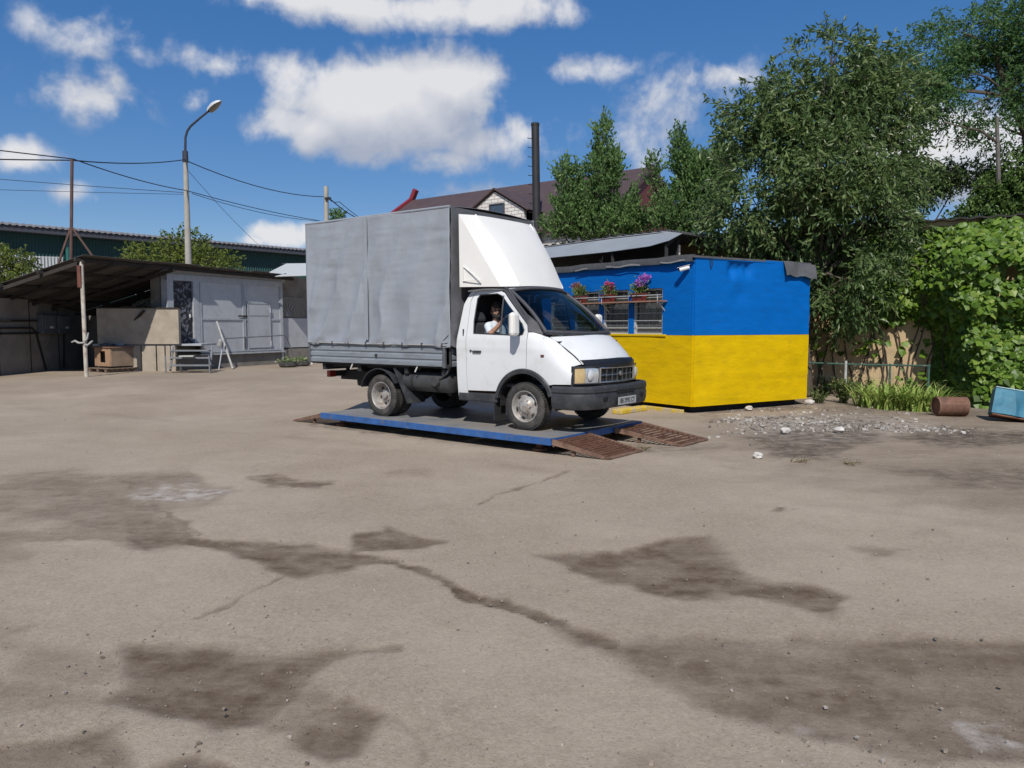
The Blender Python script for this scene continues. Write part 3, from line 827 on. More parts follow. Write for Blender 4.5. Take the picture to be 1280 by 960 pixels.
for sg in (-1, 1):
    def lampgrid(y0, y1, d): return [[nose(sg * y, z, d + .012 * math.sin(math.pi * (z - .685) / .225)) for y in np.linspace(y0, y1, 9)] for z in np.linspace(.690, .905, 6)]
    h = MB(); h.grid(lampgrid(.50, .72, .006)); hl = h.build('headlight', lamp_g, truck, smooth=60, solid=.02)
    h = MB(); c = nose(sg * .615, .795, .014); h.lathe([(0, .02), (.05, .012), (.075, -.002), (.085, -.012)], (0, 0, 0), 'x', 18); h.v = [Vector((p.x * .8, p.y * 1.1, p.z)) + c for p in h.v]; h.build('lamp_bowl', mat('lamp_reflector', (.72, .72, .72), .35, .3, var=.1, scale=30), hl, smooth=60)
    h = MB(); h.grid(lampgrid(.725, .865, .006)); h.build('indicator', amber, truck, smooth=60, solid=.02)
    h = MB(); fr = [nose(sg * y, z, .010) for y, z in [(.495, .685), (.60, .685), (.72, .685), (.80, .687), (.868, .69), (.868, .80), (.868, .905), (.80, .912), (.72, .912), (.60, .912), (.495, .912)]]
    h.tube(fr + [fr[0]], .011, 6); h.build('headlight_frame', black_pl, truck)

# bumper: profile swept round the front
def bump_path(n=41):
    pts = []
    for i in range(n):
        a = -1 + 2 * i / (n - 1); k = abs(a)
        if k < .62: y = k / .62 * .80; x = 1.075 - .085 * (y / .80) ** 2.4
        else:
            t = (k - .62) / .38; ang = t ** .9; y = .80 + .165 * math.sin(min(1, ang * 1.6) * math.pi / 2); x = .99 - .50 * ang ** 1.25
        pts.append((x, math.copysign(y, a)))
    return pts
prof = [(-.06, .655), (0.0, .655), (.022, .63), (.026, .575), (.012, .555), (.016, .54), (.024, .50), (.02, .41), (.0, .345), (-.06, .33)]
mb = MB(); rows = []; bp_ = bump_path()
for i, (x, y) in enumerate(bp_):
    a = Vector(bp_[max(i - 1, 0)]); b = Vector(bp_[min(i + 1, len(bp_) - 1)]); t = (b - a).normalized(); n = Vector((t.y, -t.x))
    if n.x * .2 + n.y * (1 if y > 0 else -1) + n.x < 0: n = -n
    drop = -.0
    rows.append([(x + n.x * d, y + n.y * d, z + drop) for d, z in prof])
mb.grid(rows); bumper = mb.build('front_bumper', black_pl, truck, smooth=35, solid=.015)
for i in range(5):
    o = MB(); o.box((1.098, -.20 + i * .10, .565), (.02, .075, .055)); o.build('air_slot', mat('slot_black', (.006, .006, .007), .8), bumper, bevel=.006)
for y in (-.52, .52):
    o = MB(); o.box((1.062, y, .48), (.05, .10, .055)); o.build('bumper_recess', mat('slot_black', (0, 0, 0)), bumper, bevel=.01)
plate = MB(); plate.box((1.112, .02, .425), (.010, .52, .112)); plate_o = plate.build('number_plate', mat('number_plate_white', (.36, .365, .37), .45, var=.12, scale=20), bumper, bevel=.006)
def text_part(name, body, size, loc, rot, m, parent, ext=.0012, sx=1.0):
    cu = bpy.data.curves.new(name, 'FONT'); cu.body = body; cu.size = size; cu.align_x = 'CENTER'; cu.align_y = 'CENTER'; cu.extrude = ext
    to = bpy.data.objects.new(name, cu); C.objects.link(to)
    dg = bpy.context.evaluated_depsgraph_get(); me = bpy.data.meshes.new_from_object(to.evaluated_get(dg))
    bpy.data.objects.remove(to); bpy.data.curves.remove(cu)
    me.transform(Matrix.Translation(loc) @ Euler(rot).to_matrix().to_4x4() @ Matrix.Diagonal((sx, 1, 1, 1)))
    return link(name, me, m, parent)
text_part('plate_lettering', 'BB 2992 CT', .092, (1.1185, .02, .425), (R(90), 0, R(90)), mat('plate_black', (.01, .01, .012), .5), bumper, sx=.92)
o = MB(); o.box((1.1155, .02, .425), (.004, .54, .132)); o.v = [Vector((p.x - .006, p.y, p.z)) for p in o.v]; o.build('plate_holder', black_pl, bumper, bevel=.004)

# mirrors, wipers
for sg in (-1, 1):
    o = MB(); o.box((-.04, sg * 1.13, 1.50), (.10, .165, .33)); mr_ = o.build('wing_mirror', mat('mirror_white', (.74, .72, .68), .45, var=.05), truck, bevel=.045)
    o = MB(); o.box((-.0915, sg * 1.13, 1.50), (.004, .13, .28)); o.build('mirror_glass', mat('mirror_face', (.6, .6, .62), .05, 1.0, var=0), mr_)
    o = MB(); o.tube([(-.03, sg * 1.09, 1.42), (-.06, sg * .98, 1.40), (-.08, sg * .945, 1.40)], .018, 8); o.tube([(-.03, sg * 1.09, 1.56), (-.07, sg * .96, 1.53), (-.09, sg * .915, 1.52)], .018, 8); o.build('mirror_arm', black_pl, mr_)
for y0, y1 in ((-.62, -.02), (.10, .70)):
    a = Vector(ws_pt(y0 / .86, .06)) + Vector((.03, 0, .012)); b = Vector(ws_pt(y1 / .86, .085)) + Vector((.03, 0, .02))
    o = MB(); o.tube([a, a.lerp(b, .5) + Vector((.015, 0, .012)), b], .008, 6); o.build('wiper', black_pl, truck)

# cab inside
o = MB(); o.box((-.45, 0, .62), (1.45, 1.70, .05)); o.build('cab_floor', inner_m, truck)
o = MB(); o.box((-1.19, 0, 1.28), (.04, 1.66, 1.36)); o.v = [Vector((p.x, p.y * (1 if p.z < 1.3 else .9), p.z)) for p in o.v]; o.build('rear_cab_wall', inner_m, truck)
o = MB(); o.grid([[(-1.12, y * .76, 2.0), (-.45, y * .74, 2.0)] for y in (-1, 1)]); o.build('headlining', mat('headlining', (.10, .10, .105), .9), truck, solid=.01)
o = MB(); rows = [[(x, y, z - .04 * (y / .8) ** 2) for y in np.linspace(-.80, .80, 9)] for x, z in ((.50, 1.30), (.25, 1.315), (.05, 1.30), (-.06, 1.24), (-.08, 1.05), (.05, .75))]
o.grid(rows); dash = o.build('dashboard', dash_m, truck, smooth=50, solid=.02)
o = MB(); o.box((-.02, .42, 1.30), (.16, .40, .09)); o.build('instrument_hood', dash_m, dash, bevel=.03)
paper = mat('paper', (.62, .64, .62), .8, var=.1, scale=12)
for i, (x, y, a, w, d_) in enumerate(((.20, -.30, .4, .22, .15), (.26, -.12, -.3, .30, .12), (.22, .30, .2, .28, .16), (.12, -.42, .9, .14, .11))):
    o = MB(); o.box((x, y, 1.335 + .006 * i), (d_, w, .006), (0, R(-8 + 5 * i), a)); o.build('papers', paper, dash)
for y, w in ((-.42, .84), (.50, .52)):
    o = MB(); o.box((-.72, y, .86), (.52, w, .16)); st_ = o.build('seat', seat_m, truck, bevel=.04)
    o = MB(); o.box((-1.02, y, 1.22), (.13, w, .62), (0, R(-10), 0)); o.build('seat_back', seat_m, st_, bevel=.045)
    for yy in ([y] if w < .6 else [y - .21, y + .21]):
        o = MB(); o.box((-1.085, yy, 1.62), (.09, .24, .17), (0, R(-10), 0)); o.build('headrest', seat_m, st_, bevel=.035)
o = MB(); sw = []
for i in range(25):
    a = 2 * math.pi * i / 24; sw.append(Vector((-.28, .50, 1.27)) + Vector((-.12 * math.sin(a), .205 * math.cos(a), .165 * math.sin(a))))
o.tube(sw, .016, 8, False); swo = o.build('steering_wheel', dash_m, truck, smooth=60)
o = MB(); o.tube([(-.28, .50, 1.27), (.05, .50, 1.02)], .03, 8); o.tube([(-.28, .31, 1.27), (-.27, .50, 1.26), (-.28, .69, 1.27)], .014, 6); o.build('steering_column', dash_m, swo)
o = MB(); o.box((-.12, 0, 1.86), (.02, .20, .06), (0, R(20), 0)); o.build('rear_view_mirror', dash_m, truck, bevel=.015)

# roof fairing
def fair_faces():
    mb = MB()
    ny = 51; nt = 20; rows = []
    for t in np.linspace(0, 1, nt):
        row = []
        for u in np.linspace(-1, 1, ny):
            au = abs(u)
            # top edge at the box, bottom edge above the windscreen
            top = Vector((-1.17 + .13 * (1 - au ** 3), u * .97, 3.13))
            bot = Vector((-.30 - .10 * au ** 2.5 - .0 * au, u * .78, 2.075 - .035 * au ** 2))
            if au > .72:                               # the side cheek folds back to the box edge
                k = (au - .72) / .28
                fold_t = Vector((-1.17 + .13 * (1 - .72 ** 3), math.copysign(.72 * .97, u), 3.13)); fold_b = Vector((-.30 - .10 * .72 ** 2.5, math.copysign(.72 * .78, u), 2.057))
                end_t = Vector((-1.19, math.copysign(.965, u), 3.125)); end_b = Vector((-1.19, math.copysign(.95, u), 2.055))
                mid_b = Vector((-.50, math.copysign(.83, u), 2.045))
                a = fold_t.lerp(fold_b, t); e = end_t.lerp(end_b, t)
                m_ = end_t.lerp(mid_b, t)
                p = a.lerp(m_, k / .42) if k < .42 else m_.lerp(e, (k - .42) / .58)
            else:
                p = top.lerp(bot, t); p.x += .05 * math.sin(math.pi * t) * (1 - au ** 4); p.z += .03 * math.sin(math.pi * t)
            row.append(p)
        rows.append(row)
    mb.grid(rows)
    return mb
fairing = fair_faces().build('roof_fairing', fair_m, truck, smooth=9, solid=.012)
for sg in (-1, 1):
    o = MB(); a = Vector((-1.09, sg * .70, 3.135)); b = Vector((-.36, sg * .565, 2.07))
    o.tube([a, a.lerp(b, .5) + Vector((.022, sg * .004, .014)), b], .016, 8); o.build('fairing_ridge', fair_m, fairing, smooth=60)
    tri = [Vector((-1.12, 0, 2.36)), Vector((-1.12, 0, 2.14)), Vector((-.80, 0, 2.14))]
    def ys(p): return sg * (.957 - .035 * max(0, (p.x + 1.12) / .6))
    o = MB(); o.tube([Vector((p.x, ys(p) - sg * .004, p.z)) for p in tri + tri[:1]], .010, 6); o.build('fairing_rib', fair_m, fairing)

# box: boards, frame, tarpaulin
BX0, BX1, BW = -4.60, -1.36, 1.03
o = MB(); o.box(((BX0 + BX1) / 2, 0, .86), (BX1 - BX0 - .02, 2 * BW - .06, .06)); o.build('bed_floor', chassis_m, truck)
def board(p0, p1, nrm, name='drop_side'):
    """ribbed steel drop side"""
    L_ = (Vector(p1) - Vector(p0)); pr = [(0, 0), (.018, .0), (.022, .03), (.022, .065), (.006, .08), (.006, .095), (.022, .11), (.022, .165), (.006, .18), (.006, .195), (.022, .21), (.022, .265), (.006, .28), (.006, .295), (.022, .305), (.022, .335), (.0, .345)]
    b = MB(); b.grid([[Vector(p) + Vector(nrm) * d + Vector((0, 0, z)) for d, z in pr] for p in (p0, Vector(p0) + L_ * .5, p1)])
    return b.build(name, steel_g, truck, smooth=25, solid=.012)
for sg in (-1, 1):
    bd = board((BX0 + .03, sg * BW, .862), (BX1 - .10, sg * BW, .862), (0, sg, 0))
    for x in (BX0 + .015, BX1 - .06):
        o = MB(); o.box((x, sg * (BW + .012), 1.04), (.05, .05, .40)); o.build('corner_post', mat('grey_steel_dark', (.11, .115, .125), .55, .2, var=.25), truck, bevel=.008)
    o = MB(); o.box((-2.9, sg * (BW + .027), 1.0), (.05, .012, .05)); o.build('board_latch', chassis_m, bd)
    for x in (-3.55, -2.05):
        o = MB(); o.tube([(x + .05, sg * (BW - .01), .86), (x, sg * (BW + .0), .76)], .012, 6); o.build('strap_rod', mat('light_strap', (.6, .58, .54), .7), truck)
board((BX0, -BW + .04, .862), (BX0, BW - .04, .862), (-1, 0, 0), 'tailgate')
board((BX1 + .0, -BW + .04, .862), (BX1, BW - .04, .862), (1, 0, 0), 'front_board')
TT = 3.235
def tarp_side(sg):
    nx, nz_ = 150, 90
    xs = np.linspace(BX0 - .02, BX1 + .08, nx); zs = np.linspace(1.17, TT, nz_)
    X, Z = np.meshgrid(xs, zs, indexing='ij')
    P = np.stack([X * 1.0, Z * 1.0, np.full_like(X, 3.3 * sg)], -1)
    h = (Z - 1.17) / (TT - 1.17); a = (X - BX0) / (BX1 - BX0)
    # slanting folds that hang from the top corners and gather at the eyelets
    fold = (.6 - np.abs(np.sin(6.5 * X + 3.6 * (1 - h) * (1.2 - a) * 2 + 3.4 * fbm(P * .9, 3)))) * (1 - h) ** .8 * .075
    fold += (.6 - np.abs(np.sin(4.5 * X - 4.5 * h + 5 * fbm(P * .7 + 9, 3)))) * .028 * (1 - np.abs(2 * h - 1))
    crease = (fbm(np.stack([X * 1.5, Z * 9, P[..., 2]], -1), 4) - .5) * .020 * (.5 + h)
    bulge = .02 * np.sin(math.pi * a * 2) ** 2 * np.sin(math.pi * h)
    D = (fold + crease + bulge) * np.clip(a * 22, 0, 1) * np.clip((1.04 - a) * 22, 0, 1) - .004
    eye = .018 * np.cos((X - BX0) * 2 * math.pi / .42) * np.clip(1 - h * 14, 0, 1)
    Zb = Z - (1 - h) ** 14 * (.012 * np.sin(X * 11) + .02 * (a > .93) * (a - .93) * 20) + eye * .6
    seam = np.exp(-((X + 3.12) / .012) ** 2) * .012 + np.exp(-((X + 3.04) / .012) ** 2) * .010
    V = np.stack([X, sg * (BW + .045 + D * np.clip(h * 12 + .35, 0, 1) + seam), Zb], -1)
    idx = np.arange(nx * nz_).reshape(nx, nz_)
    Fq = np.stack([idx[:-1, :-1], idx[1:, :-1], idx[1:, 1:], idx[:-1, 1:]], -1).reshape(-1, 4)
    if sg > 0: Fq = Fq[:, ::-1]
    o = link('tarpaulin_side', np_mesh('tarpaulin_side', V.reshape(-1, 3), Fq, True), tarp, truck)
    sm = o.modifiers.new('thickness', 'SOLIDIFY'); sm.thickness = .004; sm.offset = -1
    return o
for sg in (-1, 1):
    ts = tarp_side(sg)
    for i in range(8):
        x = BX0 + .22 + i * .42
        e = MB(); e.tube([(x, sg * (BW + .045), 1.215), (x + .01, sg * (BW + .065), 1.16)], .014, 6); e.build('eyelet_hook', chassis_m, ts)
    e = MB(); e.tube([(BX0, sg * (BW + .05), 1.20), (-3.2, sg * (BW + .055), 1.185), (-2.4, sg * (BW + .055), 1.19), (BX1, sg * (BW + .05), 1.185)], .008, 6); e.build('tie_rope', mat('rope', (.35, .34, .33), .9), ts)
    e = MB(); e.box(((-3.08), sg * (BW + .058), (TT + 1.25) / 2), (.075, .006, TT - 1.25)); e.build('seam_strip', tarp, ts)
    e = MB(); e.tube([(BX0 - .02, sg * (BW + .03), TT), (BX1 + .08, sg * (BW + .03), TT)], .020, 8); e.build('tarpaulin_edge', tarp_d if False else tarp, ts)
# front, rear and top sheets
def sheet(name, P00, P10, P01, P11, n, m, amp, nrm, seed):
    b = []; nrm = Vector(nrm)
    A, B, Cc, D = map(Vector, (P00, P10, P01, P11))
    for i in range(n):
        r_ = []
        for j in range(n):
            u, v = i / (n - 1), j / (n - 1); p = (A * (1 - u) + B * u) * (1 - v) + (Cc * (1 - u) + D * u) * v
            k = float(fbm(np.array([p.x * 2 + seed, p.y * 2, p.z * 2]), 3) - .5) * amp; r_.append(p + nrm * k)
        b.append(r_)
    mb = MB(); mb.grid(b); return mb.build(name, m, truck, smooth=50, solid=.004)
sheet('tarpaulin_front', (BX1 + .08, -BW - .02, 1.18), (BX1 + .08, BW + .02, 1.18), (BX1 + .08, -BW - .02, TT), (BX1 + .08, BW + .02, TT), 20, tarp_d, .05, (1, 0, 0), 1)
sheet('tarpaulin_rear', (BX0 - .02, -BW - .02, 1.18), (BX0 - .02, BW + .02, 1.18), (BX0 - .02, -BW - .02, TT), (BX0 - .02, BW + .02, TT), 20, tarp, .05, (1, 0, 0), 2)
b = []
for i in range(30):
    x = BX0 - .02 + (BX1 - BX0 + .10) * i / 29
    b.append([(x, y, TT + .045 * (1 - (y / BW) ** 2) - .012 * math.sin(i / 29 * math.pi * 3) ** 2 * (1 - (y / BW) ** 2) + .004) for y in np.linspace(-BW - .03, BW + .03, 15)])
mb = MB(); mb.grid(b); mb.build('tarpaulin_top', tarp, truck, smooth=50, solid=.004)
for sg in (-1, 1):
    for x in (BX0 + .03, BX1 + .02):
        o = MB(); o.tube([(x, sg * (BW - .03), .86), (x, sg * (BW - .03), TT - .02)], .02, 8); o.build('box_frame_post', chassis_m, truck)
    # loose corner flap and lashing at the front
    o = MB(); o.grid([[(BX1 + .085 + .02 * math.sin(k * 3 + j), sg * (BW + .025 - .06 * j), 1.18 + .17 * k - .02 * j) for j in range(5)] for k in range(12)])
    o.build('corner_flap', tarp_d, truck, smooth=60, solid=.004)
    o = MB(); o.tube([(BX1 + .02, sg * (BW + .03), 1.22), (BX1 - .12, sg * (BW + .045), 1.20), (BX1 + .06, sg * (BW + .02), 1.36), (BX1 + .09, sg * (BW - .02), 1.52)], .008, 6); o.build('lashing', chassis_m, truck)

# chassis
for sg in (-1, 1):
    o = MB(); o.box((-2.0, sg * .40, .60), (5.0, .07, .16)); o.build('frame_rail', chassis_m, truck)
for x in (-4.3, -3.4, -2.3, -1.5): 
    o = MB(); o.box((x, 0, .77), (.08, 1.95, .09)); o.build('cross_member', chassis_m, truck)
o = MB(); o.box((-3.3, 0, .80), (2.4, 1.7, .05)); o.build('subframe', chassis_m, truck)
o = MB(); o.tube([(-2.9, -.7, WZ), (-2.9, .7, WZ)], .06, 10); o.lathe([(0, -.16), (.12, -.14), (.16, 0), (.12, .14), (0, .16)], (-2.9, 0, WZ), 'y', 14); o.build('rear_axle', chassis_m, truck)
o = MB(); o.tube([(0, -.75, WZ), (0, .75, WZ)], .045, 10); o.build('front_axle', chassis_m, truck)
for sg in (-1, 1):
    o = MB(); rows = [[(-2.9 + .62 * (k / 6 - 1), sg * .55, .36 + .10 * (k / 6 - 1) ** 2), (-2.9 + .62 * (k / 6 - 1), sg * .62, .36 + .10 * (k / 6 - 1) ** 2)] for k in range(13)]; o.grid(rows); o.build('leaf_spring', chassis_m, truck, solid=.06)
tank_m = mat('grey_tank', (.06, .06, .062), .55, .2, var=.3)
o = MB(); o.lathe([(0, -1.42), (.10, -1.425), (.155, -1.45), (.16, -1.5), (.16, -2.36), (.155, -2.41), (.1, -2.43), (0, -2.435)], (0, -.80, .60), 'x', 22); tk = o.build('fuel_tank', tank_m, truck, smooth=50)
for x in (-1.7, -2.2):
    o = MB(); o.lathe([(.165, x - .02), (.168, x - .02), (.168, x + .02), (.165, x + .02)], (0, -.80, .60), 'x', 22); o.build('tank_strap', chassis_m, tk)
o = MB(); o.lathe([(0, -.03), (.075, -.03), (.085, 0), (.055, .02), (.055, .08), (0, .08)], (-1.66, -.99, .63), 'y', 16); o.tube([(-1.6, -.95, .66), (-1.45, -.97, .75), (-1.38, -.93, .88)], .02, 8); o.build('filler_cap', tank_m, tk)
o = MB(); o.box((-1.9, .78, .58), (.7, .3, .3)); o.build('battery_box', chassis_m, truck, bevel=.03)
o = MB(); o.lathe([(0, 0), (.33, 0), (.34, .08), (.33, .18), (0, .18)], (-4.05, 0, .40), 'z', 24); o.build('spare_wheel', rubber, truck, bevel=.02)
o = MB(); o.box((-4.42, 0, .635), (.07, 1.30, .10)); rb = o.build('rear_underrun_bar', chassis_m, truck)
for sg in (-1, 1):
    o = MB(); o.box((-4.42, sg * .72, .635), (.085, .14, .115)); o.build('tail_lamp', red_l, truck, bevel=.01)
    o = MB(); o.beam((-4.38, sg * .38, .66), (-4.36, sg * .38, .80), .05, .05); o.build('bar_bracket', chassis_m, rb)
    # rear mudguards: flat top, flared flap in front of the wheel
    o = MB(); rows = []
    for a in np.linspace(165, 28, 16): rows.append([(-2.9 + .43 * math.cos(R(a)), sg * y, WZ + .43 * math.sin(R(a)) + .02) for y in (1.02, .62)])
    o.grid(rows); mg = o.build('rear_mudguard', black_pl, truck, smooth=50, solid=.012)
    o = MB(); o.grid([[(-2.9 + .36 + .30 * k + .02 * math.sin(3 * j), sg * (1.02 - .40 * j), .80 - .55 * k) for j in np.linspace(0, 1, 5)] for k in np.linspace(0, 1, 8)]); o.build('mud_flap', black_pl, mg, smooth=50, solid=.012)
o = MB(); o.tube([(-.6, .25, .35), (-1.6, .28, .38), (-2.4, .22, .42)], .04, 8); o.lathe([(0, -1.2), (.09, -1.2), (.1, -1.25), (.1, -1.75), (.09, -1.8), (0, -1.8)], (0, .26, .37), 'x', 12); o.build('exhaust', rust_m, truck)
o = MB(); o.box((-.35, 0, .42), (1.1, .55, .35)); o.build('engine_block', chassis_m, truck, bevel=.05)

# wheels
def wheel(x, y, sg, concave):
    """sg: outward side"""
    t = MB(); W2 = .095; ro = .34; pr = [(.215, -W2 + .01), (.232, -W2 - .004), (.28, -W2 - .014), (.315, -W2 - .004), (.332, -W2 + .012)]
    tread = []
    for k in range(9): tread.append((ro - (.007 if k % 2 else 0) - .004 * (abs(k - 4) / 4) ** 2, -W2 + .018 + k * (2 * W2 - .036) / 8))
    pr2 = pr + tread + [(r, -h) for r, h in pr[::-1]]
    t.lathe(pr2, (x, sg * y, WZ), 'y', 48)
    ty = t.build('wheel', rubber, truck, smooth=40)
    tb = MB()
    for k in range(52):
        a = 2 * math.pi * k / 52
        for s_ in (-1, 1):
            c = Vector((x + (ro - .001) * math.cos(a + s_ * .03), sg * y + s_ * .062, WZ + (ro - .001) * math.sin(a + s_ * .03)))
            tb.box(c, (.012, .05, .024), (0, -a, 0))
    tb.build('tread_blocks', rubber, ty)['kind'] = 'stuff'
    d = sg
    rp = [(.218, W2 - .012), (.226, W2 + .004), (.218, W2 + .006), (.205, W2 - .01), (.198, W2 - .05)]
    if not concave: rp += [(.190, .035), (.165, .052), (.125, .070), (.095, .085), (.088, .10), (.07, .108), (.0, .112)]
    else: rp += [(.19, -.02), (.18, -.045), (.12, -.05), (.105, -.04), (.095, -.02), (.06, -.012), (.055, .03), (.0, .035)]
    rm = MB(); rm.lathe([(r, d * h) for r, h in rp], (x, sg * y, WZ), 'y', 40)
    ro_ = rm.build('rim', rim_m, ty, smooth=45)
    # hand holes and nuts
    for k in range(6):
        a = 2 * math.pi * (k + .25) / 6; rr = .158 if not concave else .15
        h = .0585 if not concave else -.046
        hb = MB(); hb.lathe([(0, .003), (.020, .003), (.022, -.004)], (0, 0, 0), 'y', 12)
        sl_ = -.62 if not concave else 0
        hb.v = [Vector((p.x * .9, d * p.y, p.z * 1.35)) for p in hb.v]
        Mx = Matrix.Rotation(-a, 3, 'Y') @ Matrix.Rotation(0 if concave else d * .38, 3, 'Z') @ Matrix.Identity(3)
        hb.v = [Mx @ p + Vector((x + rr * math.cos(a), sg * y + d * h, WZ + rr * math.sin(a))) for p in hb.v]
        hb.build('hand_hole', dark_m, ro_)
    nb = MB()
    for k in range(6):
        a = 2 * math.pi * k / 6; rr = .098 if not concave else .082; h = .086 if not concave else -.03
        nb.lathe([(0, d * .028), (.012, d * .026), (.013, 0)], (x + rr * math.cos(a), sg * y + d * h, WZ + rr * math.sin(a)), 'y', 6)
    nb.build('wheel_nuts', rim_m, ro_)['kind'] = 'stuff'
    return ty
for sg in (-1, 1):
    wheel(0, .84, sg, False); wheel(-2.9, .86, sg, True)
    t = MB(); t.lathe([(.215, -.085), (.28, -.10), (.332, -.08), (.34, 0), (.332, .08), (.28, .10), (.215, .085)], (-2.9, sg * .63, WZ), 'y', 32); t.build('inner_wheel', rubber, truck, smooth=40)
# ------------------------------------------------------------------ people: one continuous skinned surface each
def surface_net(D, org, h):
    """dual surface of a distance grid"""
    nx, ny, nz_ = D.shape; ins = D < 0
    c = np.zeros((nx - 1, ny - 1, nz_ - 1), int)
    for dx in (0, 1):
        for dy in (0, 1):
            for dz in (0, 1): c += ins[dx:nx - 1 + dx, dy:ny - 1 + dy, dz:nz_ - 1 + dz]
    act = (c > 0) & (c < 8); I = np.argwhere(act); vid = -np.ones(act.shape, int); vid[act] = np.arange(len(I))
    acc = np.zeros((len(I), 3)); cnt = np.zeros(len(I))
    cs = [(a, b, d) for a in (0, 1) for b in (0, 1) for d in (0, 1)]
    for p in cs:
        for ax in range(3):
            if p[ax]: continue
            q = list(p); q[ax] = 1
            a = D[I[:, 0] + p[0], I[:, 1] + p[1], I[:, 2] + p[2]]; b = D[I[:, 0] + q[0], I[:, 1] + q[1], I[:, 2] + q[2]]
            m = (a < 0) != (b < 0); t = np.where(m, a / np.where(m, a - b, 1), 0)
            pt = np.tile(np.array(p, float), (len(I), 1)); pt[:, ax] += t
            acc += pt * m[:, None]; cnt += m
    V = (I + acc / cnt[:, None]) * h + org
    Fq = []
    for ax in range(3):
        o1, o2 = [(1, 2), (2, 0), (0, 1)][ax]
        sl0 = [slice(1, -1)] * 3; sl1 = [slice(1, -1)] * 3; sl0[ax] = slice(0, -1); sl1[ax] = slice(1, None)
        A = ins[tuple(sl0)]; B = ins[tuple(sl1)]
        E = np.argwhere(A != B); base = E.copy()
        for k in range(3):
            if k != ax: base[:, k] += 1
        flip = A[tuple(E.T)]
        def cell(d1, d2):
            b = base.copy(); b[:, o1] -= d1; b[:, o2] -= d2; return vid[b[:, 0], b[:, 1], b[:, 2]]
        q = np.stack([cell(0, 0), cell(1, 0), cell(1, 1), cell(0, 1)], -1)
        q = np.where(flip[:, None], q, q[:, ::-1]); Fq.append(q)
    Fq = np.concatenate(Fq); Fq = Fq[(Fq >= 0).all(1)]
    return V, Fq
def body(name, caps, mats, h=.0085, k=.022):
    """caps: (p, q, r_p, r_q, material index[, scale]) in local metres"""
    P = np.array([c[0] for c in caps] + [c[1] for c in caps]); rm = max(max(c[2], c[3]) for c in caps) + .05
    lo = P.min(0) - rm; hi = P.max(0) + rm; n = np.ceil((hi - lo) / h).astype(int) + 1
    D = np.full(n, 1.0, np.float32); lab = np.zeros(n, np.int8); best = np.full(n, 1.0, np.float32)
    for p, q, r0, r1, mi in caps:
        p = np.array(p, float); q = np.array(q, float); pad = max(r0, r1) + .07
        a = np.maximum(0, np.floor((np.minimum(p, q) - pad - lo) / h).astype(int)); b = np.minimum(n, np.ceil((np.maximum(p, q) + pad - lo) / h).astype(int))
        G = np.stack(np.meshgrid(*[np.arange(a[i], b[i]) * h + lo[i] for i in range(3)], indexing='ij'), -1)
        e = q - p; l2 = e @ e + 1e-9; t = np.clip(((G - p) @ e) / l2, 0, 1)
        d = np.linalg.norm(G - (p + t[..., None] * e), axis=-1) - (r0 + (r1 - r0) * t)
        sl = tuple(slice(a[i], b[i]) for i in range(3)); o = D[sl]
        hh = np.clip(.5 + .5 * (o - d) / k, 0, 1); kk = k if max(r0, r1) > .02 else .008
        hh = np.clip(.5 + .5 * (o - d) / kk, 0, 1)
        D[sl] = o * (1 - hh) + d * hh - kk * hh * (1 - hh)
        m = d < best[sl]; best[sl] = np.where(m, d, best[sl]); lab[sl] = np.where(m, mi, lab[sl])
    V, Fq = surface_net(D, lo, h)
    me = np_mesh(name, V, Fq, True)
    for m in mats: me.materials.append(m)
    ci = np.clip(np.round((V[Fq].mean(1) - lo) / h).astype(int), 0, n - 1)
    me.polygons.foreach_set('material_index', lab[ci[:, 0], ci[:, 1], ci[:, 2]].astype(np.int32)); me.update()
    return me
skin = mat('skin', (.36, .19, .125), .55, var=.08, scale=20)
shirt = mat('pale_shirt', (.60, .66, .72), .85, var=.08, scale=8, bump=.2)
shirt2 = mat('dark_tshirt', (.10, .09, .085), .9, var=.1, scale=8)
jeans = mat('trousers', (.05, .06, .085), .9, var=.15, scale=12)
hair = mat('dark_hair', (.022, .017, .014), .8, var=.3, scale=40)
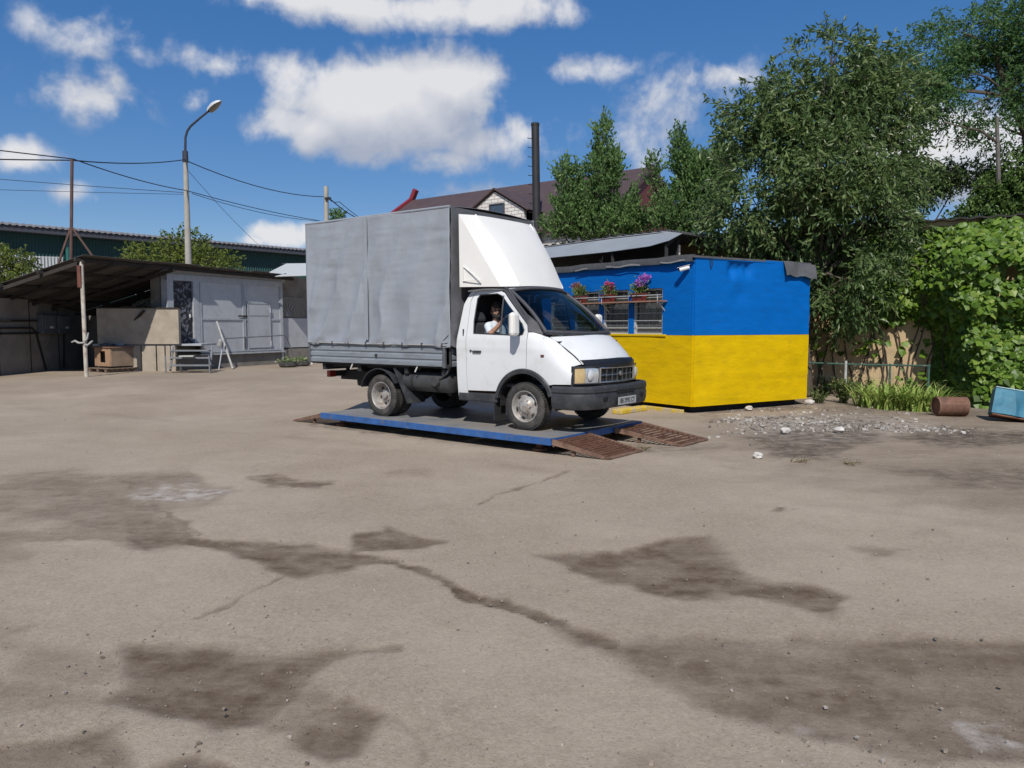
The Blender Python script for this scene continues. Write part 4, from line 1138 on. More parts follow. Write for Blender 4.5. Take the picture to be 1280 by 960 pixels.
def person(label, seat, mshirt, rsh, relb, rhand, lelb, lhand, turn, beard):
    o = Vector(seat); caps = []
    def L(p): return tuple(Vector(p))
    S, K, H_, J = 1, 0, 2, 3         # shirt, skin, hair, trousers
    # pelvis, belly, chest, shoulders, neck (seat point is the origin, x forward, y left)
    for y in (-.07, .07): caps.append(((0, y, .10), (.02, y * 1.1, .28), .125, .12, S)); caps.append(((.02, y * 1.1, .28), (0, y * 1.3, .46), .12, .115, S))
    for y in (-1, 1): caps.append(((0, y * .05, .53), (0, y * .165, .52), .065, .062, S))
    caps.append(((0, 0, .52), (.015, 0, .64), .055, .052, K))
    # head, turned about its axis
    ca, sa = math.cos(turn), math.sin(turn)
    def Hd(x, y, z): return (.03 + x * ca - y * sa, x * sa + y * ca, .745 + z)
    caps += [(Hd(-.005, 0, .03), Hd(.005, 0, .045), .088, .088, K), (Hd(.03, 0, -.05), Hd(.045, 0, -.075), .062, .048, K),
             (Hd(.085, 0, .015), Hd(.108, 0, -.022), .010, .016, K), (Hd(.07, -.03, .028), Hd(.07, .03, .028), .02, .02, K),
             (Hd(0, -.088, .0), Hd(-.01, -.092, -.03), .016, .012, K), (Hd(0, .088, 0), Hd(-.01, .092, -.03), .016, .012, K),
             (Hd(.078, -.022, -.055), Hd(.078, .022, -.055), .010, .010, K)]
    caps += [(Hd(-.03, 0, .055), Hd(.02, 0, .075), .090, .080, H_), (Hd(-.06, 0, .0), Hd(-.05, 0, .05), .068, .07, H_)]
    for y in (-.032, .032): caps.append((Hd(.078, y, .012), Hd(.080, y, .012), .012, .012, H_))
    for y in (-.032, .032): caps.append((Hd(.083, y - .012, .034), Hd(.083, y + .012, .034), .007, .007, H_))
    if beard:
        caps += [(Hd(.06, -.035, -.07), Hd(.06, .035, -.07), .034, .034, H_), (Hd(.075, 0, -.085), Hd(.06, 0, -.105), .032, .026, H_)]
        for y in (-1, 1): caps.append((Hd(.02, y * .07, -.01), Hd(.045, y * .055, -.06), .022, .026, H_))
    def arm(sh, el, ha, fold):
        sh, el, ha = Vector(sh), Vector(el), Vector(ha)
        mid = sh.lerp(el, .62)
        caps.append((tuple(sh), tuple(mid), .060, .054, S)); caps.append((tuple(mid), tuple(el), .045, .040, K)); caps.append((tuple(el), tuple(ha), .041, .027, K))
        d = (ha - el).normalized(); side = Vector((0, 0, 1)).cross(d).normalized(); up = d.cross(side)
        pm = ha + d * .055
        for s_ in (-.022, 0, .022): caps.append((tuple(ha + side * s_ * .6), tuple(pm + side * s_), .018, .015, K))
        for i, (s_, l_) in enumerate(((-.034, .058), (-.012, .07), (.011, .066), (.032, .052))):
            b = pm + side * s_ + d * .012; k1 = b + d * l_ * .5 - up * fold * .01; k2 = k1 + d * l_ * .32 * (1 - fold * .7) - up * l_ * .4 * fold; k3 = k2 + d * l_ * .1 * (1 - 2 * fold) - up * l_ * .3 * fold
            caps.append((tuple(b), tuple(k1), .0098, .0092, K)); caps.append((tuple(k1), tuple(k2), .0092, .0088, K)); caps.append((tuple(k2), tuple(k3), .0088, .0080, K))
        tb = ha + d * .02 - side * .03; t1 = tb + d * .03 - side * .028 - up * .008; t2 = t1 + d * .03 - up * .012 * (1 + fold)
        caps.append((tuple(tb), tuple(t1), .013, .011, K)); caps.append((tuple(t1), tuple(t2), .011, .009, K))
    arm((0, -.185, .51), relb, rhand, rsh); arm((0, .185, .51), lelb, lhand, .9)
    for y in (-.10, .10):
        caps.append(((0.02, y, .085), (.40, y * 1.3, .12), .088, .066, J)); caps.append(((.40, y * 1.3, .12), (.47, y * 1.3, -.26), .062, .045, J))
        caps.append(((.47, y * 1.3, -.29), (.60, y * 1.4, -.32), .04, .034, H_))
    me = body('person', caps, [skin, mshirt, hair, jeans])
    ob = link('person', me); w = T2W(*seat); ob.location = w; ob.rotation_euler = (0, 0, HEAD)
    return tag(ob, label, 'person')
person('bearded man in a pale shirt seated at the open near window, one arm stretched forward', (-.86, -.50, .955), shirt, .35,
       (.10, -.25, .40), (.285, -.16, .62), (.10, .25, .28), (.22, .15, .17), R(-50), True)
person('driver in a dark top behind the wheel on the far side, hands on the rim', (-.88, .50, .955), shirt2, .9,
       (.16, -.25, .32), (.47, -.17, .42), (.16, .25, .32), (.47, .17, .42), 0, False)
# ------------------------------------------------------------------ blue and yellow hut
K = Vector((3.5023, 14.8683, 0)); ux = Vector((.8546, .5193, 0)); uy = Vector((-.5956, .8033, 0))
nl = Vector((-.8033, -.5956, 0)); nr = Vector((.5193, -.8546, 0))
KL, KR = 6.2, 3.366
blue = mat('blue_wall_paint', (.0, .122, .455), .6, var=.10, spec=.15, scale=2.5, col2=(.004, .10, .33), mix=(.54, .85), mscale=2.4, bump=.3, bscale=5, stretch=(1, 1, 3))
yellow = mat('yellow_wall_paint', (.65, .425, .001), .6, var=.14, spec=.15, scale=2.2, col2=(.47, .30, .010), mix=(.54, .85), mscale=3.0, bump=.35, bscale=5, stretch=(1, 1, 3))
felt = mat('roofing_felt', (.085, .088, .095), .9, var=.3, scale=5, bump=.3)
wood_d = mat('weathered_wood', (.16, .115, .085), .85, var=.3, scale=6, stretch=(1, 1, 8), bump=.2)
white_p = mat('white_bar_paint', (.46, .46, .45), .6, var=.15, scale=15)
dark_in = mat('dark_interior', (.03, .03, .03), .95)
pane_m = mat('dusty_pane', (.055, .058, .062), .15, var=.5, scale=5, spec=.6)
hut = thing('painted_hut', 'weigh hut painted blue above and yellow below, with barred windows', 'hut', K, math.atan2(ux.y, ux.x))
def KL_(t, z, out=0.0): return K + uy * t + nl * out + Vector((0, 0, z))
def KR_(t, z, out=0.0): return K + ux * t + nr * out + Vector((0, 0, z))
def skin_patch(name, m, fn, t0, t1, z0, z1, amp, dents=(), parent=hut, ledge=True, nz_=None):
    nt_ = max(3, int((t1 - t0) / .07)); nz_ = nz_ or max(3, int((z1 - z0) / .07)); rows = []
    for i in range(nt_ + 1):
        r_ = []
        for j in range(nz_ + 1):
            t = t0 + (t1 - t0) * i / nt_; z = z0 + (z1 - z0) * j / nz_; p = fn(t, z)
            d = float(fbm(np.array([p.x * 1.3, p.y * 1.3, p.z * 1.7]), 3) - .5) * amp
            d += (.010 if fn is KR_ else .0) * math.exp(-(((z - .02) % .46 - .23) / .02) ** 2)          # pressed seams of the sheets
            for dt, dz, w, h_, dd in dents:
                d += dd * math.exp(-((t - dt) / w) ** 2 - ((z - dz) / h_) ** 2)
            r_.append(fn(t, z, d))
        rows.append(r_)
    mb = MB(); mb.grid(rows); return mb.build(name, m, parent, w=True, smooth=60, solid=.03)
BORD = 1.51; WT = 2.45
tag(skin_patch('wall_sheet', blue, KR_, 0, KR, BORD, 2.99, .035, [(1.00, 2.80, .10, .14, -.10), (1.22, 2.84, .10, .10, -.09), (1.45, 2.82, .10, .13, -.10), (1.12, 2.66, .05, .09, .02), (1.2, 2.3, .18, .14, -.03), (1.9, 2.1, .25, .3, .012)]), 'blue upper wall of the end facing right')
tag(skin_patch('wall_sheet', yellow, KR_, 0, KR, .12, BORD - .006, .04, [(.9, .5, .3, .2, .015), (2.2, .35, .4, .18, -.015)]), 'yellow lower wall of the end facing right')
tag(skin_patch('wall_sheet', yellow, KL_, 0, KL, .12, BORD - .006, .03), 'yellow lower wall below the windows')
def tpx(u, v=390): 
    p = onplane(u, v, K, nl) - K; return p.dot(uy)
wins = [(tpx(829.5), tpx(793)), (tpx(787), tpx(755)), (tpx(750), tpx(719))]
wins.append((wins[2][1] + .15, wins[2][1] + .85))
edges_ = [0.0]
for a, b in wins: edges_ += [a, b]
edges_.append(KL)
def pierced_wall():
    ts = []
    for a, b in zip(edges_[:-1], edges_[1:]):
        n = max(1, int((b - a) / .07)); ts += [a + (b - a) * k / n for k in range(n)]
    ts.append(edges_[-1]); zs = list(np.linspace(BORD, WT, 13)) + list(np.linspace(WT, 2.97, 8))[1:]
    mb = MB(); P = [[KL_(t, z, .008 * (float(fbm(np.array([t * 1.3, z * 1.7, 3.]), 3)) - .5)) for z in zs] for t in ts]
    for r_ in P: mb.v += r_
    nz_ = len(zs)
    for i in range(len(ts) - 1):
        tm = (ts[i] + ts[i + 1]) / 2
        for j in range(nz_ - 1):
            if zs[j + 1] <= WT + 1e-6 and any(a < tm < b for a, b in wins): continue
            k = i * nz_ + j; mb.f.append([k, k + 1, k + nz_ + 1, k + nz_])
    return mb.build('wall_sheet', blue, hut, w=True, smooth=60, solid=.03)
tag(pierced_wall(), 'blue upper wall with the window openings')
for a, b in wins:
    o = MB()
    for (t0, t1, z0, z1) in ((a + .002, a + .035, BORD, WT), (b - .045, b - .002, BORD, WT), (a + .035, b - .045, BORD, BORD + .04), (a + .035, b - .045, WT - .04, WT - .003)):
        P = [KL_(t, z, d) for d in (-.07, .006) for t, z in ((t0, z0), (t1, z0), (t1, z1), (t0, z1))]
        o.add(P, [(0, 1, 2, 3), (7, 6, 5, 4), (0, 4, 5, 1), (1, 5, 6, 2), (2, 6, 7, 3), (3, 7, 4, 0)])
    wo = o.build('window', white_p, hut, w=True)
    o = MB(); o.add([KL_(t, z, -.055) for t, z in ((a + .02, BORD + .02), (b - .02, BORD + .02), (b - .02, WT - .02), (a + .02, WT - .02))], [(0, 1, 2, 3)]); o.build('pane', pane_m, wo, w=True, solid=.006)
    for z in (1.66, 1.80, 1.95, 2.09, 2.27):
        o = MB(); o.beam(KL_(a - .01, z, .014), KL_(b + .01, z, .014), .010, .012); o.build('window_bar', white_p, wo, w=True)
    for k in range(1, 4):
        t = a + (b - a) * k / 4; o = MB(); o.beam(KL_(t, BORD + .03, -.02), KL_(t, WT - .03, -.02), .008, .008); o.build('window_bar', mat('grey_bar', (.10, .10, .10), .6), wo, w=True)
    for k in range(4):
        z = BORD + .06 + k * .07; o = MB(); o.beam(KL_(a + .03, z, -.045), KL_(b - .04, z, -.045), .012, .02); o.build('blind_slat', mat('blind', (.30, .29, .27), .7), wo, w=True)
# ledge, corner bead, base plinth, far walls, roof
o = MB(); o.beam(KL_(wins[0][0] - .1, BORD - .012, .03), KL_(wins[3][1] + .1, BORD - .012, .03), .05, .045); o.build('sill_ledge', yellow, hut, w=True, bevel=.008)
o = MB(); o.tube([K + nl * .006 + nr * .006 + Vector((0, 0, z)) for z in (.12, BORD)], .008, 8); o.build('corner_bead', yellow, hut, w=True)
o = MB(); o.tube([K + nl * .006 + nr * .006 + Vector((0, 0, z)) for z in (BORD, 2.98)], .008, 8); o.build('corner_bead', blue, hut, w=True)
o = MB(); A, B_, C_, D_ = K + uy * .12 + ux * .12, K + ux * (KR - .15) + uy * .15, K + ux * (KR - .15) + uy * (KL - .2), K + uy * (KL - .2) + ux * .15
o.add([p + Vector((0, 0, z)) for z in (-.05, .20) for p in (A, B_, C_, D_)], [(0, 1, 2, 3), (7, 6, 5, 4), (0, 4, 5, 1), (1, 5, 6, 2), (2, 6, 7, 3), (3, 7, 4, 0)]); o.build('plinth', dark_m, hut, w=True)
for p, q in ((K + ux * KR, K + ux * KR + uy * KL), (K + ux * KR + uy * KL, K + uy * KL)):
    o = MB(); o.add([p + Vector((0, 0, .12)), q + Vector((0, 0, .12)), q + Vector((0, 0, 2.97)), p + Vector((0, 0, 2.97))], [(0, 1, 2, 3)]); o.build('wall_sheet', dark_in, hut, w=True, solid=.03)
o = MB(); c = [K + nl * .10 + nr * .03 - uy * .02, K + ux * (KR + .02) + nr * .03, K + ux * (KR + .02) + uy * KL, K + uy * KL + nl * .10]
o.add([p + Vector((0, 0, z)) for z in (2.995, 3.035) for p in c], [(0, 1, 2, 3), (7, 6, 5, 4), (0, 4, 5, 1), (1, 5, 6, 2), (2, 6, 7, 3), (3, 7, 4, 0)]); roof_k = o.build('roof', felt, hut, w=True)
o = MB(); o.beam(KR_(-.03, 3.00, .036), KR_(KR * .74, 3.0, .036), .012, .05); o.build('roof_edge', blue, roof_k, w=True)
n = 14; o = MB()
for side in (0,):
    rows = [[KL_(-.04 + (KL + .04) * i / n, z + .012 * math.sin(i * 2.1), out + .012 * math.sin(i * 1.3)) for out, z in ((.03, 2.925), (.115, 2.92), (.125, 2.98), (.12, 3.05), (.02, 3.06))] for i in range(n + 1)]
    o.grid(rows)
o.build('fascia', felt, roof_k, w=True, smooth=50, solid=.012)
for t0, t1 in ((.12, .75), (1.3, 2.3), (2.9, 3.3)):
    o = MB(); rows = [[KL_(t, z + .015 * math.sin(t * 9), .137) for z in (2.925, 2.955)] for t in np.linspace(t0, t1, 8)]; o.grid(rows); o.build('torn_strip', mat('pale_strip', (.24, .24, .24), .8, var=.3), roof_k, w=True, solid=.004)
o = MB(); rows = []
for i in range(9):
    t = KR * .735 + i * (.98 / 8); rows.append([KR_(t, 3.035 - .05 * (i / 8) ** 2 - .30 * k + .02 * math.sin(i * 1.7) * k, .045 + .07 * k + .03 * math.sin(i * .9 + k * 2)) for k in (0, .25, .5, .75, 1.0)])
o.grid(rows); o.build('felt_flap', felt, roof_k, w=True, smooth=60, solid=.012)
o = MB(); p = KR_(.36, 3.02, .05); o.tube([p, p + Vector((.01, 0, -.12)), p + ux * .03 + Vector((0, 0, -.22)), p + ux * .07 + Vector((0, 0, -.14)), p + ux * .05 + Vector((0, 0, 0))], .007, 6); o.build('cable_loop', dark_m, roof_k, w=True, smooth=60)
# shelf for the flowers
s0, s1 = tpx(836, 378), wins[3][1] - .3
o = MB(); 
shelf = MB(); shelf.beam(KL_(s0, 1.985 + .20, .15), KL_(s1, 1.985 + .20, .15), .20, .026); sh_o = shelf.build('flower_shelf', mat('shelf_board', (.30, .17, .11), .8, var=.3, scale=5, stretch=(1, 1, 1)), hut, w=True)
o.beam(KL_(s0 - .02, 2.305, .245), KL_(s1, 2.305, .245), .012, .016); o.build('shelf_rail', white_p, sh_o, w=True)
for t in (s0 + .08, (s0 + s1) / 2, s1 - .1):
    o = MB(); o.beam(KL_(t, 2.16, .02), KL_(t, 2.16, .24), .02, .02); o.beam(KL_(t, 1.98, .012), KL_(t, 2.15, .2), .015, .015); o.beam(KL_(t, 2.17, .245), KL_(t, 2.31, .245), .012, .012); o.build('shelf_bracket', white_p, sh_o, w=True)
# security camera
cp = KL_(tpx(862, 338), 2.80)
cam_t = thing('security_camera', 'small white security camera on the blue wall near the corner', 'camera', cp)
wcam = mat('white_plastic', (.75, .75, .74), .4, var=.04)
o = MB(); o.lathe([(0, 0), (.045, 0), (.045, .02), (0, .02)], (0, 0, 0), 'z', 14); M_ = nl.to_track_quat('Z', 'Y').to_matrix(); o.v = [M_ @ p + cp for p in o.v]; o.tube([cp, cp + nl * .09], .018, 8); o.build('bracket', wcam, cam_t, w=True)
o = MB(); ax_ = (nl * .75 + uy * .55 + Vector((0, 0, -.25))).normalized(); c0 = cp + nl * .11 - ax_ * .07
o.tube([c0, c0 + ax_ * .01, c0 + ax_ * .20], [.03, .042, .042], 14); o.build('body', wcam, cam_t, w=True, smooth=50)
o = MB(); o.tube([c0 + ax_ * .195, c0 + ax_ * .215], .034, 14); o.build('lens', mat('lens_black', (.01, .01, .012), .1), cam_t, w=True)
o = MB(); o.beam(c0 + Vector((0, 0, .046)), c0 + ax_ * .25 + Vector((0, 0, .046)), .09, .006); o.build('sun_shield', wcam, cam_t, w=True)

# flower boxes
pot_m = mat('terracotta_plastic', (.16, .025, .022), .6, var=.25, scale=10)
leaf_s = leafmat('pot_leaves', [(.05, .10, .02), (.12, .20, .04), (.20, .28, .08), (.25, .22, .09)], .6, .25)
petal = {'pink': leafmat('pink_petals', [(.50, .02, .14), (.65, .06, .24), (.72, .16, .36)], .6, .3), 'lilac': leafmat('lilac_petals', [(.38, .10, .48), (.48, .16, .58), (.60, .28, .55)], .6, .3), 'mixed': leafmat('dry_petals', [(.40, .05, .06), (.45, .20, .10), (.35, .16, .3)], .6, .3)}
def leaf_cloud(P, D, L_, W_, r, fold=.25, tips=None):
    """one folded diamond per row: P base, D direction, sizes"""
    n = len(P); D = D / np.linalg.norm(D, axis=1, keepdims=True)
    A = r.normal(size=(n, 3)); S = np.cross(D, A); S /= np.linalg.norm(S, axis=1, keepdims=True) + 1e-9; N_ = np.cross(S, D)
    L_ = L_[:, None]; W_ = W_[:, None]
    V = np.stack([P, P + D * L_ * .45 + S * W_ * .5 + N_ * W_ * fold, P + D * L_, P + D * L_ * .45 - S * W_ * .5 + N_ * W_ * fold], 1).reshape(-1, 3)
    i = np.arange(n)[:, None] * 4
    Fc = np.concatenate([i + np.array([[0, 1, 2]]), i + np.array([[0, 2, 3]])], 1).reshape(-1, 3)
    return V, Fc
def flower_box(u, lab, kind, seed):
    r = np.random.default_rng(seed); t = tpx(u, 375); b = KL_(t, 2.20, .15)
    th = thing('flower_pot', lab, 'flower pot', b, math.atan2(uy.y, uy.x), 'flower pots on the window shelf')
    o = MB(); w, d = .155, .085
    V = [(-w * .85, -d * .8, 0), (w * .85, -d * .8, 0), (w * .85, d * .8, 0), (-w * .85, d * .8, 0), (-w, -d, .13), (w, -d, .13), (w, d, .13), (-w, d, .13), (-w - .012, -d - .012, .13), (w + .012, -d - .012, .13), (w + .012, d + .012, .13), (-w - .012, d + .012, .13), (-w - .012, -d - .012, .155), (w + .012, -d - .012, .155), (w + .012, d + .012, .155), (-w - .012, d + .012, .155)]
    Fc = [(3, 2, 1, 0)]
    for k in (0, 4, 8): Fc += [(k + i, k + (i + 1) % 4, k + 4 + (i + 1) % 4, k + 4 + i) for i in range(4)]
    Fc.append((12, 13, 14, 15)); o.add(V, Fc); o.build('pot', pot_m, th)
    n = 420; c = r.normal(size=(n, 3)) * np.array([.085, .06, .065]) + np.array([0, 0, .25]); dr = c - np.array([0, 0, .16]) + r.normal(size=(n, 3)) * .06
    V, Fc = leaf_cloud(c, dr, r.uniform(.03, .06, n), r.uniform(.02, .045, n), r)
    link('foliage', np_mesh('foliage', V, Fc, tint=np.repeat(r.random(n), 2)), leaf_s, th)
    n = 330; cc = r.normal(size=(7, 3)) * np.array([.075, .05, .045]) + np.array([{'pink': -.02, 'lilac': -.04, 'mixed': .06}[kind], 0, {'pink': .37, 'lilac': .40, 'mixed': .36}[kind]])
    c = cc[r.integers(0, 7, n)] + r.normal(size=(n, 3)) * .024
    V, Fc = leaf_cloud(c, r.normal(size=(n, 3)), r.uniform(.028, .05, n), r.uniform(.024, .042, n), r)
    link('blossoms', np_mesh('blossoms', V, Fc, tint=np.repeat(r.random(n), 2)), petal[kind], th)
    o = MB()
    for k in range(7): o.tube([(0, 0, .14), tuple(cc[k] * np.array([.6, .6, .75])), tuple(cc[k])], .004, 5)
    o.build('stems', leaf_s, th)
flower_box(805, 'dark red pot with lilac flowers at the right end of the shelf', 'lilac', 1)
flower_box(766, 'dark red pot with bright pink flowers in the middle of the shelf', 'pink', 2)
flower_box(731, 'dark red pot with mixed drying flowers just above the bonnet', 'mixed', 3)

# yellow kerb along the hut
kerb_m = mat('yellow_kerb_paint', (.60, .42, .03), .8, var=.3, scale=6, col2=(.42, .36, .26), mix=(.45, .6), mscale=5, bump=.4)
o = MB(); o.beam(gz(853, 515.5), gz(803, 509.5), .10, .10); one('kerb', kerb_m, 'low yellow painted board along the foot of the hut', 'kerb', mb=o, bevel=.01)
o = MB(); o.beam(gz(804, 512) + Vector((0, 0, .03)), gz(771, 517) + Vector((0, 0, .03)), .22, .10); one('concrete_block', kerb_m, 'chipped yellow painted concrete block between truck and hut', 'block', mb=o, bevel=.025)

# ------------------------------------------------------------------ lean-to shelter behind the hut
zinc = mat('galvanised_sheet', (.36, .38, .39), .5, .25, var=.10, scale=2, bump=.05)
slate = mat('corrugated_sheet_edge', (.06, .062, .066), .8, var=.3)
bk = -nl
timber_d = mat('black_timber', (.022, .02, .019), .9, var=.3)
shelter = thing('lean_to_shelter', 'lean-to with pale grey metal sheet roof behind the hut', 'shelter', K + bk * 1.6 + uy * 2)
lo_px = [(640, 327.5), (692, 322), (762, 315), (812, 308), (836, 301)]; up_px = [(640, 313), (688, 307.5), (766, 297), (831, 289.5), (853, 292)]
lo = [onplane(u, v, K + bk * 1.3, nl) for u, v in lo_px]; upp = [onplane(u, v, K + bk * 2.7, nl) for u, v in up_px]
def pline(P, t):
    k = t * (len(P) - 1); i = min(int(k), len(P) - 2); return P[i].lerp(P[i + 1], k - i)
o = MB(); o.grid([[pline(lo, t).lerp(pline(upp, t), k) for k in np.linspace(0, 1, 8)] for t in np.linspace(0, 1, 40)]); o.build('roof_sheet', zinc, shelter, w=True, smooth=40, solid=.01)
o = MB(); o.grid([[pline(upp, t) + bk * (k * 2.2) + Vector((0, 0, .03 + .03 * math.sin(t * 150) - .10 * k)) for k in (0, .5, 1)] for t in np.linspace(0, 1, 220)]); o.build('corrugated_roof', slate, shelter, w=True, smooth=60, solid=.012)
o = MB(); n_ = 12; TT_ = [k / n_ for k in range(n_ + 1)]
o.grid([[Vector((p.x, p.y, 0)), Vector((p.x, p.y, p.z - .03))] for p in [pline(upp, t) + nl * .12 for t in TT_]]); o.build('back_wall', mat('shade_black_board', (.03, .028, .027), .9, var=.3), shelter, w=True, solid=.05)  # near-black colour stands in for the deep shade beneath the sheet roof
for t in (.1, .5, .93):
    p = pline(lo, t) + bk * .1; o = MB(); o.beam((p.x, p.y, 0), (p.x, p.y, p.z - .03), .07, .07); o.build('post', timber_d, shelter, w=True)
    q = pline(upp, t); o = MB(); o.beam(p + Vector((0, 0, -.05)), q + Vector((0, 0, -.06)), .06, .08); o.build('rafter', timber_d, shelter, w=True)
p = pline(lo, .52) + nl * .35; o = MB(); o.tube([p + Vector((0, 0, -.42)), p + Vector((.03, 0, -.30)), p + uy * .08 + Vector((0, 0, -.22)), p - uy * .03 + Vector((0, 0, -.15)), p + Vector((0, 0, -.28))], .012, 6); o.v = o.v; o.build('wire_coil', dark_m, shelter, w=True)

# ------------------------------------------------------------------ cream outbuilding, fence, drum, cabinet
W0 = Vector((9.5, 18.4, 0)); wd = Vector((.853, -.522, 0)); wn = Vector((-.522, -.853, 0))
def WP(t, z, out=0.0): return W0 + wd * t + wn * out + Vector((0, 0, z))
plaster = mat('cream_plaster', (.50, .37, .215), .9, var=.18, scale=2.5, col2=(.36, .25, .15), mix=(.5, .75), mscale=1.5, bump=.3)
outb = thing('outbuilding', 'single-storey cream plastered building overgrown by vine on the right', 'building', WP(0, 0))
wt0, wt1 = .55, 1.15            # window along the wall
def slab(t0, t1, z0, z1, o0, o1): 
    P = [WP(t, z, d) for d in (o0, o1) for t, z in ((t0, z0), (t1, z0), (t1, z1), (t0, z1))]
    return P, [(0, 1, 2, 3), (7, 6, 5, 4), (0, 4, 5, 1), (1, 5, 6, 2), (2, 6, 7, 3), (3, 7, 4, 0)]
o = MB()
for a in ((-5.7, wt0, -.1, 4.05), (wt1, 9, -.1, 4.05), (wt0, wt1, -.1, 1.25), (wt0, wt1, 2.1, 4.05)): o.add(*slab(a[0], a[1], a[2], a[3], -.3, 0))
o.add(*slab(-5.7, -5.4, -.1, 4.05, -5.5, -.3)); o.add(*slab(-5.7, 9, -.1, 4.05, -5.8, -5.5)); o.build('wall', plaster, outb, w=True)
o = MB(); o.add(*slab(-5.75, 9.2, 4.0, 4.12, .003, .06)); o.build('cornice', mat('cream_cornice', (.62, .53, .40), .85, var=.2, scale=6), outb, w=True)
o = MB(); n = 160
o.grid([[WP(-5.8 + 15.1 * i / n, z + .02 * math.sin(i * 1.6), out) for out, z in ((.38, 4.13), (-2.6, 4.30), (-6, 4.2))] for i in range(n + 1)]); o.build('roof', mat('dark_slate_roof', (.03, .028, .027), .85, var=.3), outb, w=True, solid=.04)
blue_f = mat('sky_blue_frame', (.09, .30, .46), .6, var=.2)
o = MB()
for a in ((wt0, wt0 + .07, 1.25, 2.1), (wt1 - .07, wt1, 1.25, 2.1), (wt0 + .07, wt1 - .07, 1.25, 1.32), (wt0 + .07, wt1 - .07, 2.03, 2.1)): o.add(*slab(*a, -.12, .02))
wo = o.build('window', blue_f, outb, w=True)
o = MB(); o.add(*slab(wt0 + .05, wt1 - .05, 1.30, 2.05, -.09, -.08)); o.build('pane', pane_m, wo, w=True)

fen_m = mat('green_fence_paint', (.04, .105, .08), .8, var=.3, scale=10, col2=(.16, .15, .13), mix=(.55, .7), mscale=9)
f0, f1 = Vector((6.55, 18.72, 0)), Vector((9.25, 16.95, 0))
fence = thing('pipe_fence', 'low green pipe fence with mesh in front of the overgrown wall', 'fence', f0)
o = MB(); o.tube([f0 + Vector((0, 0, .82)), f0.lerp(f1, .5) + Vector((0, 0, .80)), f1 + Vector((0, 0, .81))], .02, 8); o.build('rail', fen_m, fence, w=True)
for i, t in enumerate((0.17, .46, .75, .99)):
    p = f0.lerp(f1, t); o = MB(); o.tube([p, p + Vector((0, 0, .84 + .04 * (i == 1)))], .024 if i != 1 else .03, 8); o.build('post', fen_m if i != 1 else mat('whitewashed_post', (.42, .42, .40), .8, var=.3), fence, w=True)
for k in range(20):
    t = .18 + .8 * k / 19; p = f0.lerp(f1, t); o = MB(); o.tube([p + Vector((0, 0, .05)), p + Vector((0, 0, .80))], .002, 4); o.build('mesh_wire', fen_m, fence, w=True)
for z in (.25, .5):
    o = MB(); o.tube([f0.lerp(f1, .17) + Vector((0, 0, z)), f1 + Vector((0, 0, z))], .002, 4); o.build('mesh_wire', fen_m, fence, w=True)

# rusty drum lying on its side
c = gz(1189.5, 520); dd = thing('rusty_drum', 'short rusty brown drum lying on its side by the vine', 'drum', c, R(-3))
o = MB(); r0 = .178; pr = [(.0, -.24), (.15, -.24), (.165, -.262), (r0, -.265), (r0, -.02), (r0 + .008, -.005), (r0 + .008, .005), (r0, .02), (r0, .265), (.165, .262), (.15, .24), (0, .24)]
o.lathe(pr, (0, .06, r0), 'x', 30); o.build('shell', mat('drum_rust', (.17, .085, .055), .8, .1, var=.35, scale=7, col2=(.09, .05, .035), mix=(.5, .68), mscale=5, bump=.3), dd, smooth=40)
o = MB(); o.beam((-.23, -.108, .238), (.23, -.108, .238), .012, .012); o.build('seam', mat('drum_seam', (.30, .19, .14), .7, var=.3), dd)
for s_ in (-.262, .262):
    o = MB(); o.lathe([(r0 - .012, s_ - .012), (r0 + .006, s_ - .01), (r0 + .006, s_ + .01), (r0 - .012, s_ + .012)], (0, .06, r0), 'x', 30, True); o.build('rim', rust2_m, dd, smooth=40)

# blue metal cabinet lying tilted
cb = gz(1262, 528); cab_m = mat('dented_blue_metal', (.028, .155, .235), .5, .1, var=.2, scale=3, col2=(.055, .22, .30), mix=(.5, .75), mscale=4, bump=.15, bscale=4)
bt = thing('metal_cabinet', 'dented light blue metal cabinet lying tilted at the right edge', 'cabinet', cb + Vector((.28, .22, 0)), R(-24))
def cabv(a, b_, c_): return Vector((a, b_, c_))
bt.scale = (.82, .82, .82)
rot = Euler((R(-14), R(9), 0)).to_matrix()
rows = []
for i in range(13):
    rows.append([])
    for j in range(9):
        x, z = -.5 + i / 12, -.28 + .56 * j / 8
        d = -.05 * math.exp(-((x + .18) / .1) ** 2 - ((z + .12) / .2) ** 2) + .025 * math.exp(-((x + .02) / .05) ** 2) - .035 * math.exp(-((x - .25) / .12) ** 2 - ((z - .1) / .15) ** 2) + .02 * float(fbm(np.array([x * 5, z * 5, 2.]), 2) - .5)
        rows[-1].append(rot @ Vector((x, -.22 - d, z)) + Vector((0, 0, .335)))
o = MB(); o.grid(rows); o.build('side_panel', cab_m, bt, smooth=25, solid=.01)
o = MB(); o.box((0, 0, .335), (.998, .43, .555), rot); o.build('body', cab_m, bt, bevel=.012)
o = MB(); P = [rot @ Vector(p) + Vector((0, 0, .335)) for p in ((-.5, -.235, .285), (.5, -.235, .285), (.5, .22, .285), (-.5, .22, .285))]; o.add(P, [(0, 1, 2, 3)]); o.build('lid', mat('pale_blue_lid', (.42, .56, .60), .5, var=.2), bt, solid=.014)
o = MB(); P = [rot @ Vector(p) + Vector((0, 0, .335)) for p in ((-.48, -.2, -.29), (.48, -.2, -.29), (.48, .2, -.29), (-.48, .2, -.29))]; o.add(P, [(0, 1, 2, 3)]); o.build('base_frame', rust_m, bt, solid=.03)
